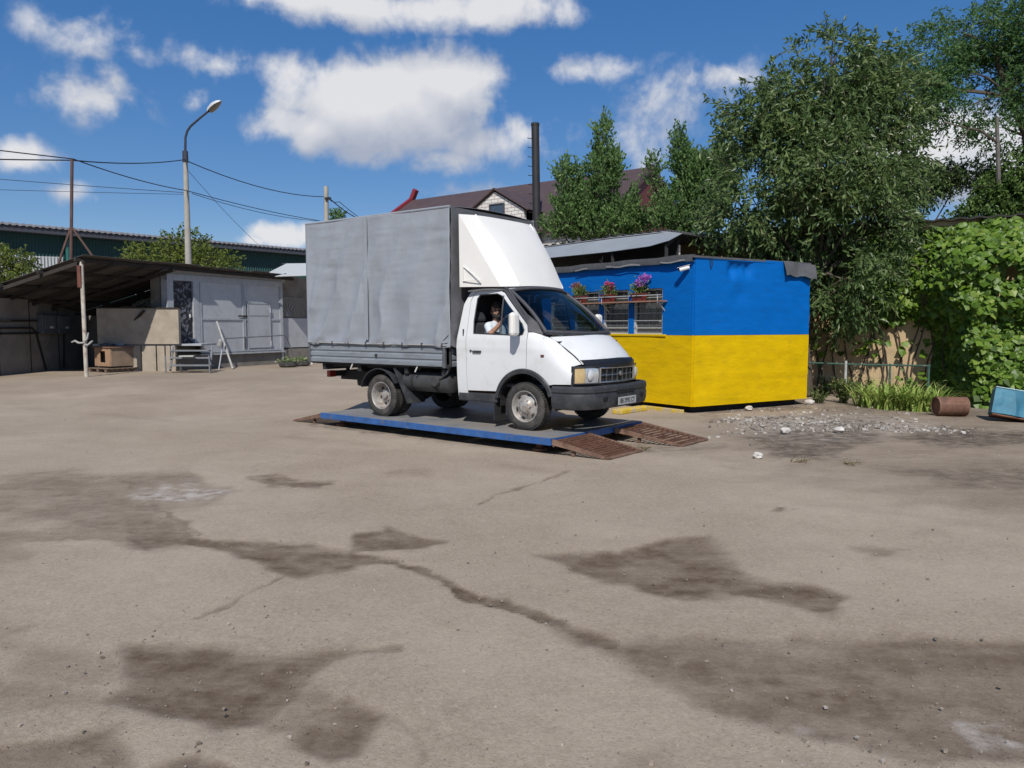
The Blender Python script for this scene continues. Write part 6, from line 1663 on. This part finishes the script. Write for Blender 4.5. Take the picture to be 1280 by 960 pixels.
# ------------------------------------------------------------------ brick house with brown roof
brick_m = bpy.data.materials.new('white_brick'); brick_m.use_nodes = True
_n = brick_m.node_tree; _b = _n.nodes['Principled BSDF']; _b.inputs['Roughness'].default_value = .85
_tc = _n.nodes.new('ShaderNodeTexCoord'); _mp = _n.nodes.new('ShaderNodeMapping'); _mp.inputs['Rotation'].default_value = (R(90), 0, 0); _br = _n.nodes.new('ShaderNodeTexBrick')
_br.inputs['Scale'].default_value = 1.0; _br.inputs['Brick Width'].default_value = .42; _br.inputs['Row Height'].default_value = .17; _br.inputs['Mortar Size'].default_value = .02
_br.inputs['Color1'].default_value = (.72, .70, .67, 1); _br.inputs['Color2'].default_value = (.60, .57, .54, 1); _br.inputs['Mortar'].default_value = (.36, .30, .27, 1)
_n.links.new(_tc.outputs['Object'], _mp.inputs['Vector']); _n.links.new(_mp.outputs['Vector'], _br.inputs['Vector']); _n.links.new(_br.outputs['Color'], _b.inputs['Base Color'])
roof_b = mat('brown_metal_roof', (.080, .052, .048), .6, var=.2, scale=2)
red_t = mat('red_trim', (.22, .022, .03), .5, var=.15)
Rr, Rl = at(806, 216, 39.2), at(519, 249, 49.0)
zR = (Rr.z + Rl.z) / 2; Rr.z = Rl.z = zR
dh = (Rr - Rl); Lh = dh.length; dh.normalize(); fh = Vector((dh.y, -dh.x, 0))         # towards the camera
house = thing('brick_house', 'white brick house with brown roof, gabled dormer and red trim behind the truck', 'house', (Rl + Rr) / 2 - Vector((0, 0, zR)), math.atan2(dh.y, dh.x))
def HP(t, out, z): return Rl + dh * t + fh * out + Vector((0, 0, z - zR))
EZ = zR - 3.4; EO = 5.2
for s_, nm in ((1, 'roof'), (-1, 'roof')):
    o = MB(); o.grid([[HP(t, s_ * k * EO, zR - 3.4 * k) for k in np.linspace(0, 1, 9)] for t in np.linspace(-.3, Lh + .3, 30)]); rf = o.build('roof', roof_b, house, w=True, solid=.12)
    if s_ > 0:
        for k in range(46):
            t = -.2 + (Lh + .4) * k / 45; o2 = MB(); o2.beam(HP(t, .02, zR + .02), HP(t, EO, zR - 3.4 + .02), .03, .05, (0, 0, 1)); o2.build('roof_seam', roof_b, rf, w=True)
o = MB(); 
for t in (0, Lh): o.add([HP(t, -4.8, 0), HP(t, 4.8, 0), HP(t, 4.8, zR - 3.25), HP(t, 0, zR - .12), HP(t, -4.8, zR - 3.25)], [(0, 1, 2, 3, 4)])
for s_ in (-4.8, 4.8): o.add([HP(0, s_, 0), HP(Lh, s_, 0), HP(Lh, s_, zR - 3.25), HP(0, s_, zR - 3.25)], [(0, 1, 2, 3)])
o.build('wall', brick_m, house, w=True)
# red verges
for t in (-.35, Lh + .35):
    for s_ in (1, -1):
        o = MB(); o.beam(HP(t, 0, zR + .08), HP(t, s_ * (EO + .1), zR - 3.4 + .04), .28, .34); o.build('verge_board', red_t if t < 0 else roof_b, house, w=True)
o = MB(); o.add([HP(Lh + .22, -4.8, zR - 3.3), HP(Lh + .22, 4.8, zR - 3.3), HP(Lh + .22, 0, zR - .15)], [(0, 1, 2)]); o.build('gable_cladding', mat('red_cladding', (.12, .028, .026), .6, var=.2), house, w=True, solid=.05)
o = MB(); p = HP(-.35, 0, zR); o.beam(p - dh * .1 + Vector((0, 0, -.12)), p + dh * .42 + Vector((0, 0, .72)), .28, .28); o.build('ridge_horn', red_t, house, w=True)
# dormer gable flush with the front wall
apx = (onplane(618, 239.5, HP(0, 4.9, 0), fh) - Rl); ta = apx.dot(dh); za = apx.z + Rl.z
lfp = onplane(588, 266, HP(0, 4.9, 0), fh); wl_ = ta - (lfp - Rl).dot(dh); zl_ = lfp.z
wr_ = (onplane(655, 261.5, HP(0, 4.9, 0), fh) - Rl).dot(dh) - ta
slope = (za - zl_) / wl_
hw_ = max(wl_, wr_) * 1.0
o = MB(); Vd = [HP(ta - hw_, 4.9, 0), HP(ta + hw_, 4.9, 0), HP(ta + hw_, 4.9, za - slope * hw_), HP(ta, 4.9, za), HP(ta - hw_, 4.9, za - slope * hw_)]
o.add(Vd, [(0, 1, 2, 3, 4)]); dg_ = o.build('dormer_wall', brick_m, house, w=True, solid=.2)
for s_ in (-1, 1):
    zE = za - slope * (hw_ + .35); o = MB(); Z0 = za + .12
    inn = min(4.9, 5.1 - (zR - Z0) / 3.4 * EO) if False else (zR - za) / 3.4 * EO - .2
    inE = (zR - zE) / 3.4 * EO - .2
    o.add([HP(ta, 5.06, Z0), HP(ta + s_ * (hw_ + .35), 5.06, zE + .12), HP(ta + s_ * (hw_ + .35), min(inE, 5.2), zE + .12), HP(ta, inn, Z0)], [(0, 1, 2, 3)]); o.build('dormer_roof', roof_b, house, w=True, solid=.06)
w_c = onplane(620.7, 265, HP(0, 4.95, 0), fh); tc_ = (w_c - Rl).dot(dh)
def hbox(t0, t1, z0, z1, o0, o1):
    P = [HP(t, d_, z) for d_ in (o0, o1) for t, z in ((t0, z0), (t1, z0), (t1, z1), (t0, z1))]
    return P, [(0, 1, 2, 3), (7, 6, 5, 4), (0, 4, 5, 1), (1, 5, 6, 2), (2, 6, 7, 3), (3, 7, 4, 0)]
ww_, wh_ = .42, .36
o = MB(); o.add(*hbox(tc_ - ww_, tc_ + ww_, w_c.z - wh_ - .3, w_c.z + wh_, 4.86, 4.93)); wd_ = o.build('window', mat('house_glass', (.05, .07, .10), .1, spec=.7), house, w=True)
o = MB()
for a in ((tc_ - ww_ - .06, tc_ - ww_, w_c.z - wh_ - .3, w_c.z + wh_), (tc_ + ww_, tc_ + ww_ + .06, w_c.z - wh_ - .3, w_c.z + wh_), (tc_ - ww_ - .06, tc_ + ww_ + .06, w_c.z + wh_, w_c.z + wh_ + .06)): o.add(*hbox(*a, 4.86, 4.97))
o.build('window_frame', mat('dark_frame', (.06, .06, .07), .6), wd_, w=True)
# steel flue
c0 = at(671, 290, 37.0); c1 = at(669, 154, 37.0)
fl = thing('steel_flue', 'tall black steel flue pipe with climbing rungs in front of the brick house', 'flue', (c0.x, c0.y, 0))
o = MB(); o.tube([(c0.x, c0.y, 0), tuple(c0), tuple(c1)], .185, 16); o.build('pipe', mat('flue_black', (.020, .019, .020), .6, var=.3, scale=2), fl, w=True, smooth=60)
o = MB(); o.lathe([(.185, 0), (.20, 0), (.20, .12), (.185, .12)], c1 - Vector((0, 0, .12)), 'z', 16, True); o.build('rim', mat('flue_black', (0, 0, 0)), fl, w=True)
for k in range(9):
    p = c0.lerp(c1, .18 + .085 * k); o = MB(); o.tube([p + Vector((-.18, 0, 0)), p + Vector((-.36, 0, .02)), p + Vector((-.36, -.1, .02))], .018, 5); o.build('rung', dark_m, fl, w=True)
# ------------------------------------------------------------------ trees
bark = mat('bark', (.085, .065, .05), .95, var=.3, scale=8, bump=.5)
def grow(blobs, n_twigs, per, Lt, leaf, r, droop=.35, up=0.0, gap=.38, gsc=1.1, outb=1.0):
    """leaf shoots spread through lumpy ellipsoids; returns leaf bases, directions, shoot starts"""
    vol = np.array([b[1][0] * b[1][1] * b[1][2] for b in blobs]) ** .72; pr = vol / vol.sum()
    P = []; D = []
    while len(P) < n_twigs:
        k = r.choice(len(blobs), p=pr); c, R_ = blobs[k]
        v = r.normal(size=3); v /= np.linalg.norm(v); rad = r.random() ** (1 / 2.6)
        p = np.array(c) + v * np.array(R_) * rad
        if float(fbm(p * gsc + 40, 3)) < gap: continue
        d = v * outb + r.normal(size=3) * .45 + np.array([0, 0, up - droop * .4]); P.append(p); D.append(d / np.linalg.norm(d))
    P = np.array(P); D = np.array(D)
    n = len(P); t = np.tile(np.linspace(.05, 1, per), n); base = np.repeat(P, per, 0); dd = np.repeat(D, per, 0); L_ = np.repeat(r.uniform(.6, 1.2, n) * Lt, per)
    pos = base + dd * (t * L_)[:, None]; pos[:, 2] -= droop * (t ** 2) * L_
    side = r.normal(size=(n * per, 3)); ld = dd * .5 + side * .55 + np.array([0, 0, -droop * .9 + up * .6])
    return pos, ld, P, D, L_[::per]
def tree(label, blobs, base, r_trunk, n_tw, per, Lt, leaf, m, seed, name='tree', droop=.35, up=0.0, gap=.38, gsc=1.1, limbs=True, twigs=0.25, group=None, trunk_pts=None, fold=.25, cat='tree', outb=1.0):
    r = np.random.default_rng(seed); th = thing(name, label, cat, base, 0, group)
    pos, ld, P, D, Ls = grow(blobs, n_tw, per, Lt, leaf, r, droop, up, gap, gsc, outb)
    n = len(pos); V, Fc = leaf_cloud(pos, ld, leaf[0] * r.uniform(.65, 1.25, n), leaf[1] * r.uniform(.7, 1.2, n), r, fold)
    tn = np.clip(r.normal(.5, .2, n) + .5 * (fbm(pos * .8 + 7, 2) - .5), 0, 1)
    link('crown', np_mesh('crown', V, Fc, tint=np.repeat(tn, 2)), m, th, True)
    o = MB(); b = Vector(base)
    cz = sorted([Vector(c) for c, _ in blobs], key=lambda c: c.z)
    if trunk_pts is None:
        mid = sum(cz, Vector()) / len(cz); fork = b.lerp(Vector((mid.x, mid.y, b.z + (mid.z - b.z) * .55)), 1.0)
        trunk_pts = [b, b.lerp(fork, .5) + Vector((r.normal() * .1, r.normal() * .1, 0)), fork]
    trunk_pts = [Vector(p) for p in trunk_pts]; nT = len(trunk_pts)
    o.tube(trunk_pts, [r_trunk * (1 - .5 * i / (nT - 1)) for i in range(nT)], 10)
    fork = trunk_pts[-1]
    for c, R_ in blobs:
        c = Vector(c); s0 = min(trunk_pts[1:], key=lambda p: (p - c).length + max(0, p.z - c.z)); mp = s0.lerp(c, .5) + Vector((r.normal() * .15, r.normal() * .15, .12))
        end = c + (c - s0) * .08
        o.tube([s0, mp, c, end], [r_trunk * .36, r_trunk * .22, r_trunk * .09, .008], 7)
        for k in range(5):
            q = c + Vector(r.normal(size=3) * np.array(R_) * .55); o.tube([mp.lerp(c, r.uniform(.2, 1)), q], [r_trunk * .08, .006], 5)
    o.build('trunk', bark, th, w=True, smooth=60)
    sel = r.random(len(P)) < twigs; tw = MB()
    for p, d, l_ in zip(P[sel], D[sel], Ls[sel]):
        p = Vector(p); d = Vector(d); e = p + d * l_; e.z -= droop * l_; tw.tube([p - d * .15, p.lerp(e, .5) + Vector((0, 0, droop * l_ * .2)), e], .006, 3, False)
    if len(tw.v): tw.build('twigs', bark, th, w=True, fixn=False)['kind'] = 'stuff'
    return th
def sprays(th, m, lines, Y, seed):
    """long leafy shoots that stick out of the crown"""
    r = np.random.default_rng(seed); P = []; D = []; o = MB()
    for u0, v0, u1, v1 in lines:
        a = at(u0, v0, Y); b = at(u1, v1, Y - r.uniform(0, .5)); mid = a.lerp(b, .5) + Vector((0, 0, .12)); o.tube([a, mid, b], [.012, .008, .003], 4)
        n = int((b - a).length / .045)
        for k in range(n):
            t = (k + .5) / n; p = a.lerp(mid, t * 2) if t < .5 else mid.lerp(b, t * 2 - 1); d = (b - a).normalized()
            P.append(tuple(p)); D.append(tuple(d * .6 + Vector(r.normal(size=3)) * .5 + Vector((0, 0, -.45))))
    n = len(P); V, Fc = leaf_cloud(np.array(P), np.array(D), .17 * r.uniform(.7, 1.2, n), .06 * r.uniform(.7, 1.2, n), r)
    link('leafy_shoots', np_mesh('leafy_shoots', V, Fc, tint=np.repeat(r.random(n), 2)), m, th, True)['kind'] = 'stuff'
    o.build('shoots', bark, th, w=True)['kind'] = 'stuff'
def B(u, v, Y, rx, ry, rd=None):
    """crown lobe that shows at (u, v), at distance Y; rx, ry in photograph pixels"""
    c = at(u, v, Y); k = Y / F_PX; return (tuple(c), (rx * k, (rd if rd else (rx + ry) / 2 * k), ry * k))
cherry_m = leafmat('cherry_leaves', [(.046, .090, .028), (.092, .155, .048), (.15, .22, .07), (.25, .30, .12)], .42, .40, .5)
CY = 18.6
tree('large dark green tree with long drooping leaves behind the hut', [
    B(1040, 62, CY, 42, 30), B(1030, 115, CY, 72, 48), B(1088, 135, CY + .4, 60, 55), B(955, 150, CY, 50, 42), B(960, 200, CY - .2, 60, 50), B(1035, 200, CY - .5, 85, 65),
    B(925, 255, CY, 45, 45), B(985, 275, CY + .3, 70, 50), B(1060, 285, CY - .5, 75, 60), B(1110, 215, CY + .3, 45, 45), B(1010, 330, CY + .8, 80, 30), B(1055, 350, CY - .6, 55, 45), B(1108, 285, CY + .3, 28, 36), B(905, 290, CY + .8, 45, 30), B(1085, 85, CY, 32, 34), B(1048, 372, CY - .2, 36, 30)],
    (7.1, 18.5, 0), .17, 4700, 9, .50, (.175, .064), cherry_m, 11, 'cherry_tree', droop=.40, gap=.435, gsc=1.0, twigs=.12)
aca_m = leafmat('acacia_leaves', [(.045, .098, .032), (.08, .17, .05), (.13, .25, .075), (.22, .33, .12)], .5, .48, .35)
AY = 21.5
CH = bpy.context.scene.objects['cherry_tree']
sprays(CH, cherry_m, [(925, 165, 880, 118), (930, 190, 888, 150), (920, 215, 872, 190), (925, 240, 880, 225), (960, 120, 925, 100), (1000, 75, 985, 50), (1035, 45, 1030, 18), (1060, 50, 1075, 30), (1130, 200, 1172, 205), (1135, 160, 1165, 150), (1040, 330, 1030, 400), (1070, 340, 1062, 420), (1095, 330, 1095, 400), (1020, 350, 1022, 430), (1110, 340, 1120, 395), (1050, 350, 1045, 440)], CY - .3, 5)
tree('tall feathery tree leaning in from the upper right corner', [
    B(1255, 30, AY, 70, 42), B(1200, 40, AY, 48, 30), B(1160, 75, AY, 45, 28), B(1215, 90, AY, 50, 34), B(1275, 95, AY, 50, 40), B(1150, 120, AY - .3, 52, 26), B(1205, 135, AY, 55, 26), B(1255, 160, AY, 42, 30), B(1125, 105, AY - .3, 40, 26), B(1320, 60, AY, 60, 80), B(1320, 160, AY, 40, 50)],
    (at(1275, 300, AY).x, AY, 0), .12, 4000, 10, .45, (.115, .048), aca_m, 12, 'acacia_tree', droop=.2, gap=.455, gsc=1.2, twigs=.2,
    trunk_pts=[(at(1275, 300, AY).x, AY, 0), at(1290, 250, AY), at(1282, 170, AY), at(1262, 120, AY), at(1240, 60, AY)])
tree('dark spreading tree with a flat crown against the white cloud above the vine', [
    B(1165, 224, AY + 1, 40, 11), B(1205, 216, AY + 1, 38, 11), B(1150, 240, AY + 1, 30, 9), B(1128, 205, AY + .4, 18, 9), B(1120, 250, AY + .6, 24, 14)],
    (at(1200, 300, AY + 1).x, AY + 1, 0), .10, 900, 9, .36, (.12, .05), cherry_m, 13, 'flat_tree', droop=.2, gap=.40, gsc=1.6, twigs=.5)
shr_m = leafmat('shrub_leaves', [(.04, .08, .018), (.07, .13, .028), (.11, .19, .04), (.17, .25, .065)], .5, .35, .4)
tree('bushy bright tree above the roof of the outbuilding', [B(1262, 245, AY - .5, 36, 28), B(1235, 268, AY - .5, 40, 14), B(1295, 225, AY - .5, 36, 40)],
    (at(1262, 320, AY).x, AY, 0), .10, 1300, 9, .35, (.12, .07), shr_m, 14, 'bushy_tree', droop=.2, gap=.34, twigs=.2)
# weathered post and bare branch
o = MB(); p0, p1 = at(1250, 280, 20.8), at(1246, 146, 20.8); o.tube([(p0.x, p0.y, 0), tuple(p0), tuple(p1)], [.08, .065, .045], 8)
one('dead_trunk', mat('grey_dead_wood', (.13, .12, .11), .9, var=.25), 'bare grey trunk standing between the tree crowns at the right', 'dead tree', mb=o)
o = MB(); o.tube([at(1246, 178, 20.78), at(1225, 163, 20.7), at(1200, 158, 20.7), at(1180, 153, 20.6)], [.035, .028, .02, .01], 6); o.tube([at(1212, 160, 20.7), at(1204, 172, 20.6), at(1186, 178, 20.6)], [.018, .012, .006], 5); o.tube([at(1195, 157, 20.7), at(1198, 149, 20.7)], [.01, .005], 4)
one('bare_branch', bark, 'thin leafless curved branch in front of the white cloud', 'branch', mb=o, smooth=60)
pop_m = leafmat('poplar_leaves', [(.065, .125, .04), (.11, .20, .06), (.165, .28, .085), (.25, .36, .13)], .5, .42, .4)
PY_ = 27.
tree('light green tree with upright shoots right of the steel flue', [
    B(752, 178, PY_, 7, 30), B(753, 225, PY_, 18, 38), B(704, 228, PY_, 8, 26), B(720, 262, PY_, 26, 28), B(776, 258, PY_, 18, 30), B(748, 283, PY_, 50, 20), B(700, 287, PY_, 20, 16), B(797, 283, PY_, 18, 18), B(722, 225, PY_, 5, 20), B(770, 215, PY_, 6, 24)],
    (at(750, 350, PY_).x, PY_, 0), .10, 2100, 9, .40, (.12, .075), pop_m, 21, 'young_tree', droop=.0, up=1.1, gap=.33, gsc=1.3, twigs=.3, group='light green trees behind the shelter')
tree('light green tree with upright shoots between the house gable and the large tree', [
    B(848, 195, PY_ - 2, 8, 30), B(815, 218, PY_ - 2, 5, 20), B(864, 230, PY_ - 2, 20, 36), B(840, 264, PY_ - 2, 22, 26), B(882, 245, PY_ - 2, 24, 46), B(855, 284, PY_ - 2, 40, 13), B(902, 220, PY_ - 2, 16, 36)],
    (at(855, 350, PY_ - 2).x, PY_ - 2, 0), .10, 2000, 9, .38, (.115, .07), pop_m, 22, 'young_tree', droop=.0, up=1.1, gap=.33, gsc=1.3, twigs=.3, group='light green trees behind the shelter')
bush_m = leafmat('yellow_green_leaves', [(.06, .09, .015), (.11, .15, .025), (.16, .21, .035), (.24, .27, .06)], .5, .35, .4)
tree('yellow green bushy tree rising behind the garage roof by the lamp post', [B(228, 308, 38, 28, 17), B(200, 322, 38, 38, 14), B(262, 324, 38, 22, 11), B(240, 328, 38, 60, 14), B(165, 320, 38, 16, 12)],
    (at(225, 360, 38).x, 38, 0), .15, 700, 9, .5, (.15, .10), bush_m, 23, 'bushy_tree', droop=.15, gap=.30, twigs=.2)
tree('yellow green bushy tree at the left edge beyond the garage', [B(10, 340, 27, 32, 24), B(-25, 330, 27, 40, 30), B(25, 325, 27, 16, 12), B(0, 365, 27, 40, 20)],
    (at(0, 420, 27).x, 27, .2), .10, 700, 9, .4, (.11, .07), bush_m, 24, 'bushy_tree', droop=.15, gap=.30, twigs=.2)
tree('small tuft of a tree just above the rear of the tarpaulin box', [B(421, 271, 60, 7, 5)], (at(421, 330, 60).x, 60, 0), .1, 60, 8, .5, (.2, .12), pop_m, 25, 'distant_tree', droop=0, up=.4, gap=.1)

# ------------------------------------------------------------------ vine over the wall
vine_m = leafmat('vine_leaves', [(.055, .11, .011), (.10, .19, .02), (.16, .27, .03), (.26, .35, .055)], .45, .35, .45)
vine = thing('climbing_vine', 'bright green vine climbing over the cream wall and spilling to the ground', 'vine', WP(1.6, 0, 1.2))
def vine_depth(t, z):
    """how far the leaf mass stands out from the wall"""
    spill = np.clip((t - .75 + .12 * z) / .9, 0, 1); spill = spill * spill * (3 - 2 * spill)
    upper = np.clip((z - 1.6) / .6, 0, 1) * np.clip((3.9 - z) / .8, 0, 1)
    return .22 + .55 * upper + spill * (2.05 * np.clip(1 - z / 4.1, 0, 1) ** .75)
def vine_leaves(n, r):
    T = []; 
    while len(T) < n:
        m = 4000; t = r.uniform(-3.2, 5.6, m); z = r.uniform(0, 4.35, m)
        q = np.stack([t, z, np.zeros(m)], -1); g = fbm(q * 1.1 + 5, 3)
        # thin on the left, where the tree shades the wall, and open over the bare plaster
        keep = g > .30
        left = t < np.where(z > 1.75, -1.15 + .18 * (z - 2.4), -.2); keep &= ~left | (r.random(m) < .07)
        bare = ((t + .05) / .62) ** 2 + ((z - 1.25) / .62) ** 2 < 1 + .5 * (g - .5); keep &= ~bare | (r.random(m) < .05)
        low = (z < 1.0) & (t < .55); keep &= ~low | (r.random(m) < .10)
        keep &= z < 4.0 + .5 * (g - .5)
        T += list(zip(t[keep], z[keep]))
    T = np.array(T[:n]); t, z = T[:, 0], T[:, 1]
    q = np.stack([t, z, np.zeros(n)], -1)
    dep = vine_depth(t, z) + (fbm(q * 1.5 + 20, 3) - .5) * 1.25 - np.abs(r.normal(size=n)) * .16
    dep = np.maximum(dep, .03); w = np.array(wd)[None] * t[:, None] + np.array(wn)[None] * dep[:, None] + np.array(W0)[None]; w[:, 2] = np.maximum(z, .04)
    return w, t, z
def vine_shape(P, Nrm, S, r, cup=.12):
    """five-cornered leaf with a drooping tip"""
    n = len(P); Nrm = Nrm / np.linalg.norm(Nrm, axis=1, keepdims=True); dn = np.array([0, 0, -1.0]) + r.normal(size=(n, 3)) * .35
    D = dn - Nrm * (dn * Nrm).sum(1, keepdims=True); D /= np.linalg.norm(D, axis=1, keepdims=True); Sd = np.cross(Nrm, D)
    S = S[:, None]; out = []
    for a, b, c_ in ((0, 0, 0), (-.18, .38, -cup), (.30, .55, -cup * 1.2), (.95, 0, -cup * 1.8), (.30, -.55, -cup * 1.2), (-.18, -.38, -cup)):
        out.append(P + D * S * a + Sd * S * b + Nrm * S * c_)
    V = np.stack(out, 1).reshape(-1, 3); i = np.arange(n)[:, None] * 6
    Fc = np.concatenate([i + np.array([[0, 1, 2]]), i + np.array([[0, 2, 3]]), i + np.array([[0, 3, 4]]), i + np.array([[0, 4, 5]])], 1).reshape(-1, 3)
    return V, Fc
r = np.random.default_rng(31)
Pv, tv, zv = vine_leaves(11500, r); nb = np.array(wn)[None] * 1.0 + np.array([0, 0, .75])[None] + r.normal(size=(len(Pv), 3)) * .5
Sv = r.uniform(.07, .19, len(Pv)); V, Fc = vine_shape(Pv, nb, Sv, r)
tn = np.clip(r.normal(.45, .27, len(Pv)), 0, 1)
ms = link('foliage', np_mesh('foliage', V, Fc, tint=np.repeat(tn, 4)), vine_m, vine, True); ms['kind'] = 'stuff'
o = MB()
for k in range(18):
    t = r.uniform(-2.5, 1.2); z1 = r.uniform(2.2, 4.0); pts = [WP(t + .15 * math.sin(z * 2 + k), z, max(.03, float(vine_depth(np.array(t), np.array(z))) - .25)) for z in np.linspace(0, z1, 8)]
    o.tube(pts, [.02 - .0018 * i for i in range(8)], 5)
o.build('stems', bark, vine, w=True)
# the largest leaves, one by one
Pl, tl_, zl_2 = vine_leaves(240, np.random.default_rng(77)); sel = Pl[:, 0] / Pl[:, 1] < .70
one_leaf = None; r = np.random.default_rng(78)
Mi = world_mat(vine).inverted()
for p in Pl[sel]:
    if one_leaf is None:
        V, Fc = vine_shape(np.zeros((1, 3)), np.array([[0, 0, 1.0]]), np.array([.16]), np.random.default_rng(1)); one_leaf = np_mesh('leaf', V, Fc, tint=np.full(4, .72)); one_leaf.materials.append(vine_m)
        one_leafs = [one_leaf]
        for tt in (.35, .5, .62, .85):
            m2 = one_leaf.copy(); m2.attributes['tint'].data.foreach_set('value', np.full(4, tt, np.float32)); one_leafs.append(m2)
    lo_ = bpy.data.objects.new('leaf', one_leafs[int(r.integers(0, 5))]); C.objects.link(lo_); lo_.parent = vine
    nv = Vector(np.array(wn) * 1.0 + np.array([0, 0, .6]) + r.normal(size=3) * .35); dn = Vector((r.normal() * .3, r.normal() * .3, -1)); zq = nv.normalized(); xq = (dn - zq * dn.dot(zq)).normalized(); yq = zq.cross(xq)
    lo_.matrix_local = Mi @ (Matrix.Translation(Vector(p) + Vector(wn) * .07) @ Matrix((xq, yq, zq)).transposed().to_4x4() @ Matrix.Scale(float(r.uniform(.75, 1.15)), 4))

# ------------------------------------------------------------------ iris clump, weeds
def blades(label, name, cat, spots, n, L_, W_, m, seed, kind=None):
    r = np.random.default_rng(seed); V = []; Fc = []; tn = []
    c0 = np.array(spots).mean(0); th = thing(name, label, cat, (c0[0], c0[1], 0))
    for i in range(n):
        s_ = spots[int(r.integers(0, len(spots)))]; b = np.array([s_[0] + r.normal() * .12, s_[1] + r.normal() * .10, -.01]); a = r.uniform(0, 6.28); l_ = L_ * r.uniform(.6, 1.15); lean = r.uniform(.35, 1.25)
        d = np.array([math.cos(a), math.sin(a), 0]); sd_ = np.array([-math.sin(a), math.cos(a), 0]) * W_ * r.uniform(.7, 1.2); k = len(V)
        for j, f in enumerate((0, .35, .7, 1.0)):
            p = b + d * l_ * lean * f ** 1.8 + np.array([0, 0, l_ * (f - .42 * lean * f ** 3)]); w = (1 - f ** 2.2) * .5 + (.02 if f == 1 else 0); V += [p - sd_ * w, p + sd_ * w]
        for j in range(3): Fc.append((k + 2 * j, k + 2 * j + 1, k + 2 * j + 3, k + 2 * j + 2)); tn.append(0)
        v = np.clip(r.normal(.5, .25), 0, 1); tn[-3:] = [v] * 3
    link('blades', np_mesh('blades', np.array(V), np.array(Fc), True, tint=tn), m, th, True)
iris_m = leafmat('iris_leaves', [(.13, .22, .035), (.22, .33, .06), (.36, .45, .11), (.52, .55, .19)], .5, .3, .4)
sp = [gz(u, v) for u, v in ((1085, 507), (1100, 510), (1115, 511), (1128, 512), (1142, 513), (1155, 514), (1120, 506), (1140, 507), (1165, 512), (1105, 503))]
blades('clump of long light green strap leaves beside the rusty drum', 'iris_clump', 'plant', [tuple(p) for p in sp], 520, .66, .042, iris_m, 51)
weed_m = leafmat('weed_leaves', [(.05, .09, .02), (.08, .13, .03), (.13, .17, .05), (.22, .22, .09)], .6, .3, .3)
dry_m = leafmat('dry_grass', [(.16, .12, .06), (.22, .18, .09), (.20, .19, .08), (.30, .26, .15)], .8, .2, .2)
def weed(label, u, v, h, w, n, seed, m=None):
    m = m or weed_m
    p = gz(u, v); r = np.random.default_rng(seed); th = thing('weed', label, 'weed', (p.x, p.y, 0), 0, 'weeds along the wall and fence')
    ns = max(4, int(n / 40)); stems = MB(); C0 = []
    for k in range(ns):
        a = r.uniform(0, 6.28); e = Vector((p.x + math.cos(a) * w * r.uniform(.2, 1), p.y + math.sin(a) * w * .7, h * r.uniform(.6, 1))); b = Vector((p.x + r.normal() * .05, p.y + r.normal() * .05, -.01)); stems.tube([b, b.lerp(e, .5) + Vector((0, 0, h * .12)), e], [.006, .005, .003], 4)
        for j in range(n // ns): C0.append(tuple(b.lerp(e, r.uniform(.15, 1)) + Vector(r.normal(size=3) * .03)))
    C0 = np.array(C0); C0[:, 2] = np.maximum(C0[:, 2], .01); d = r.normal(size=C0.shape) + np.array([0, 0, .4]); V, Fc = leaf_cloud(C0, d, r.uniform(.04, .10, len(C0)) * (1 if m is weed_m else .4), r.uniform(.02, .045, len(C0)) * (1 if m is weed_m else .3), r)
    link('foliage', np_mesh('foliage', V, Fc, tint=np.repeat(r.random(len(C0)), 2)), m, th, True); stems.build('stems', m, th, w=True)
weed('bushy weed in front of the whitewashed fence post', 1055, 503, .55, .34, 700, 61)
weed('low straggling weed at the hut corner behind the green post', 1022, 503, .28, .3, 260, 62)
weed('low weed growing left of the strap leaved clump', 1078, 498, .5, .3, 420, 63)
weed('dark leafy weed filling the gap between drum and strap leaved clump', 1172, 503, .45, .25, 320, 64)
weed('leafy weed under the fence rail in the shade', 1110, 490, .6, .4, 520, 65)
weed('small dry tuft on the asphalt edge in front of the rubble', 1000, 576, .022, .13, 60, 66, dry_m)
weed('second dry tuft further right on the asphalt edge', 1062, 580, .022, .17, 60, 67, dry_m)
weed('tiny tuft between the two front ramps', 806, 561, .035, .12, 70, 68, dry_m)
weed('sparse weed by the fence near the hut wall', 1032, 492, .4, .25, 260, 69)
bpy.context.view_layer.update()
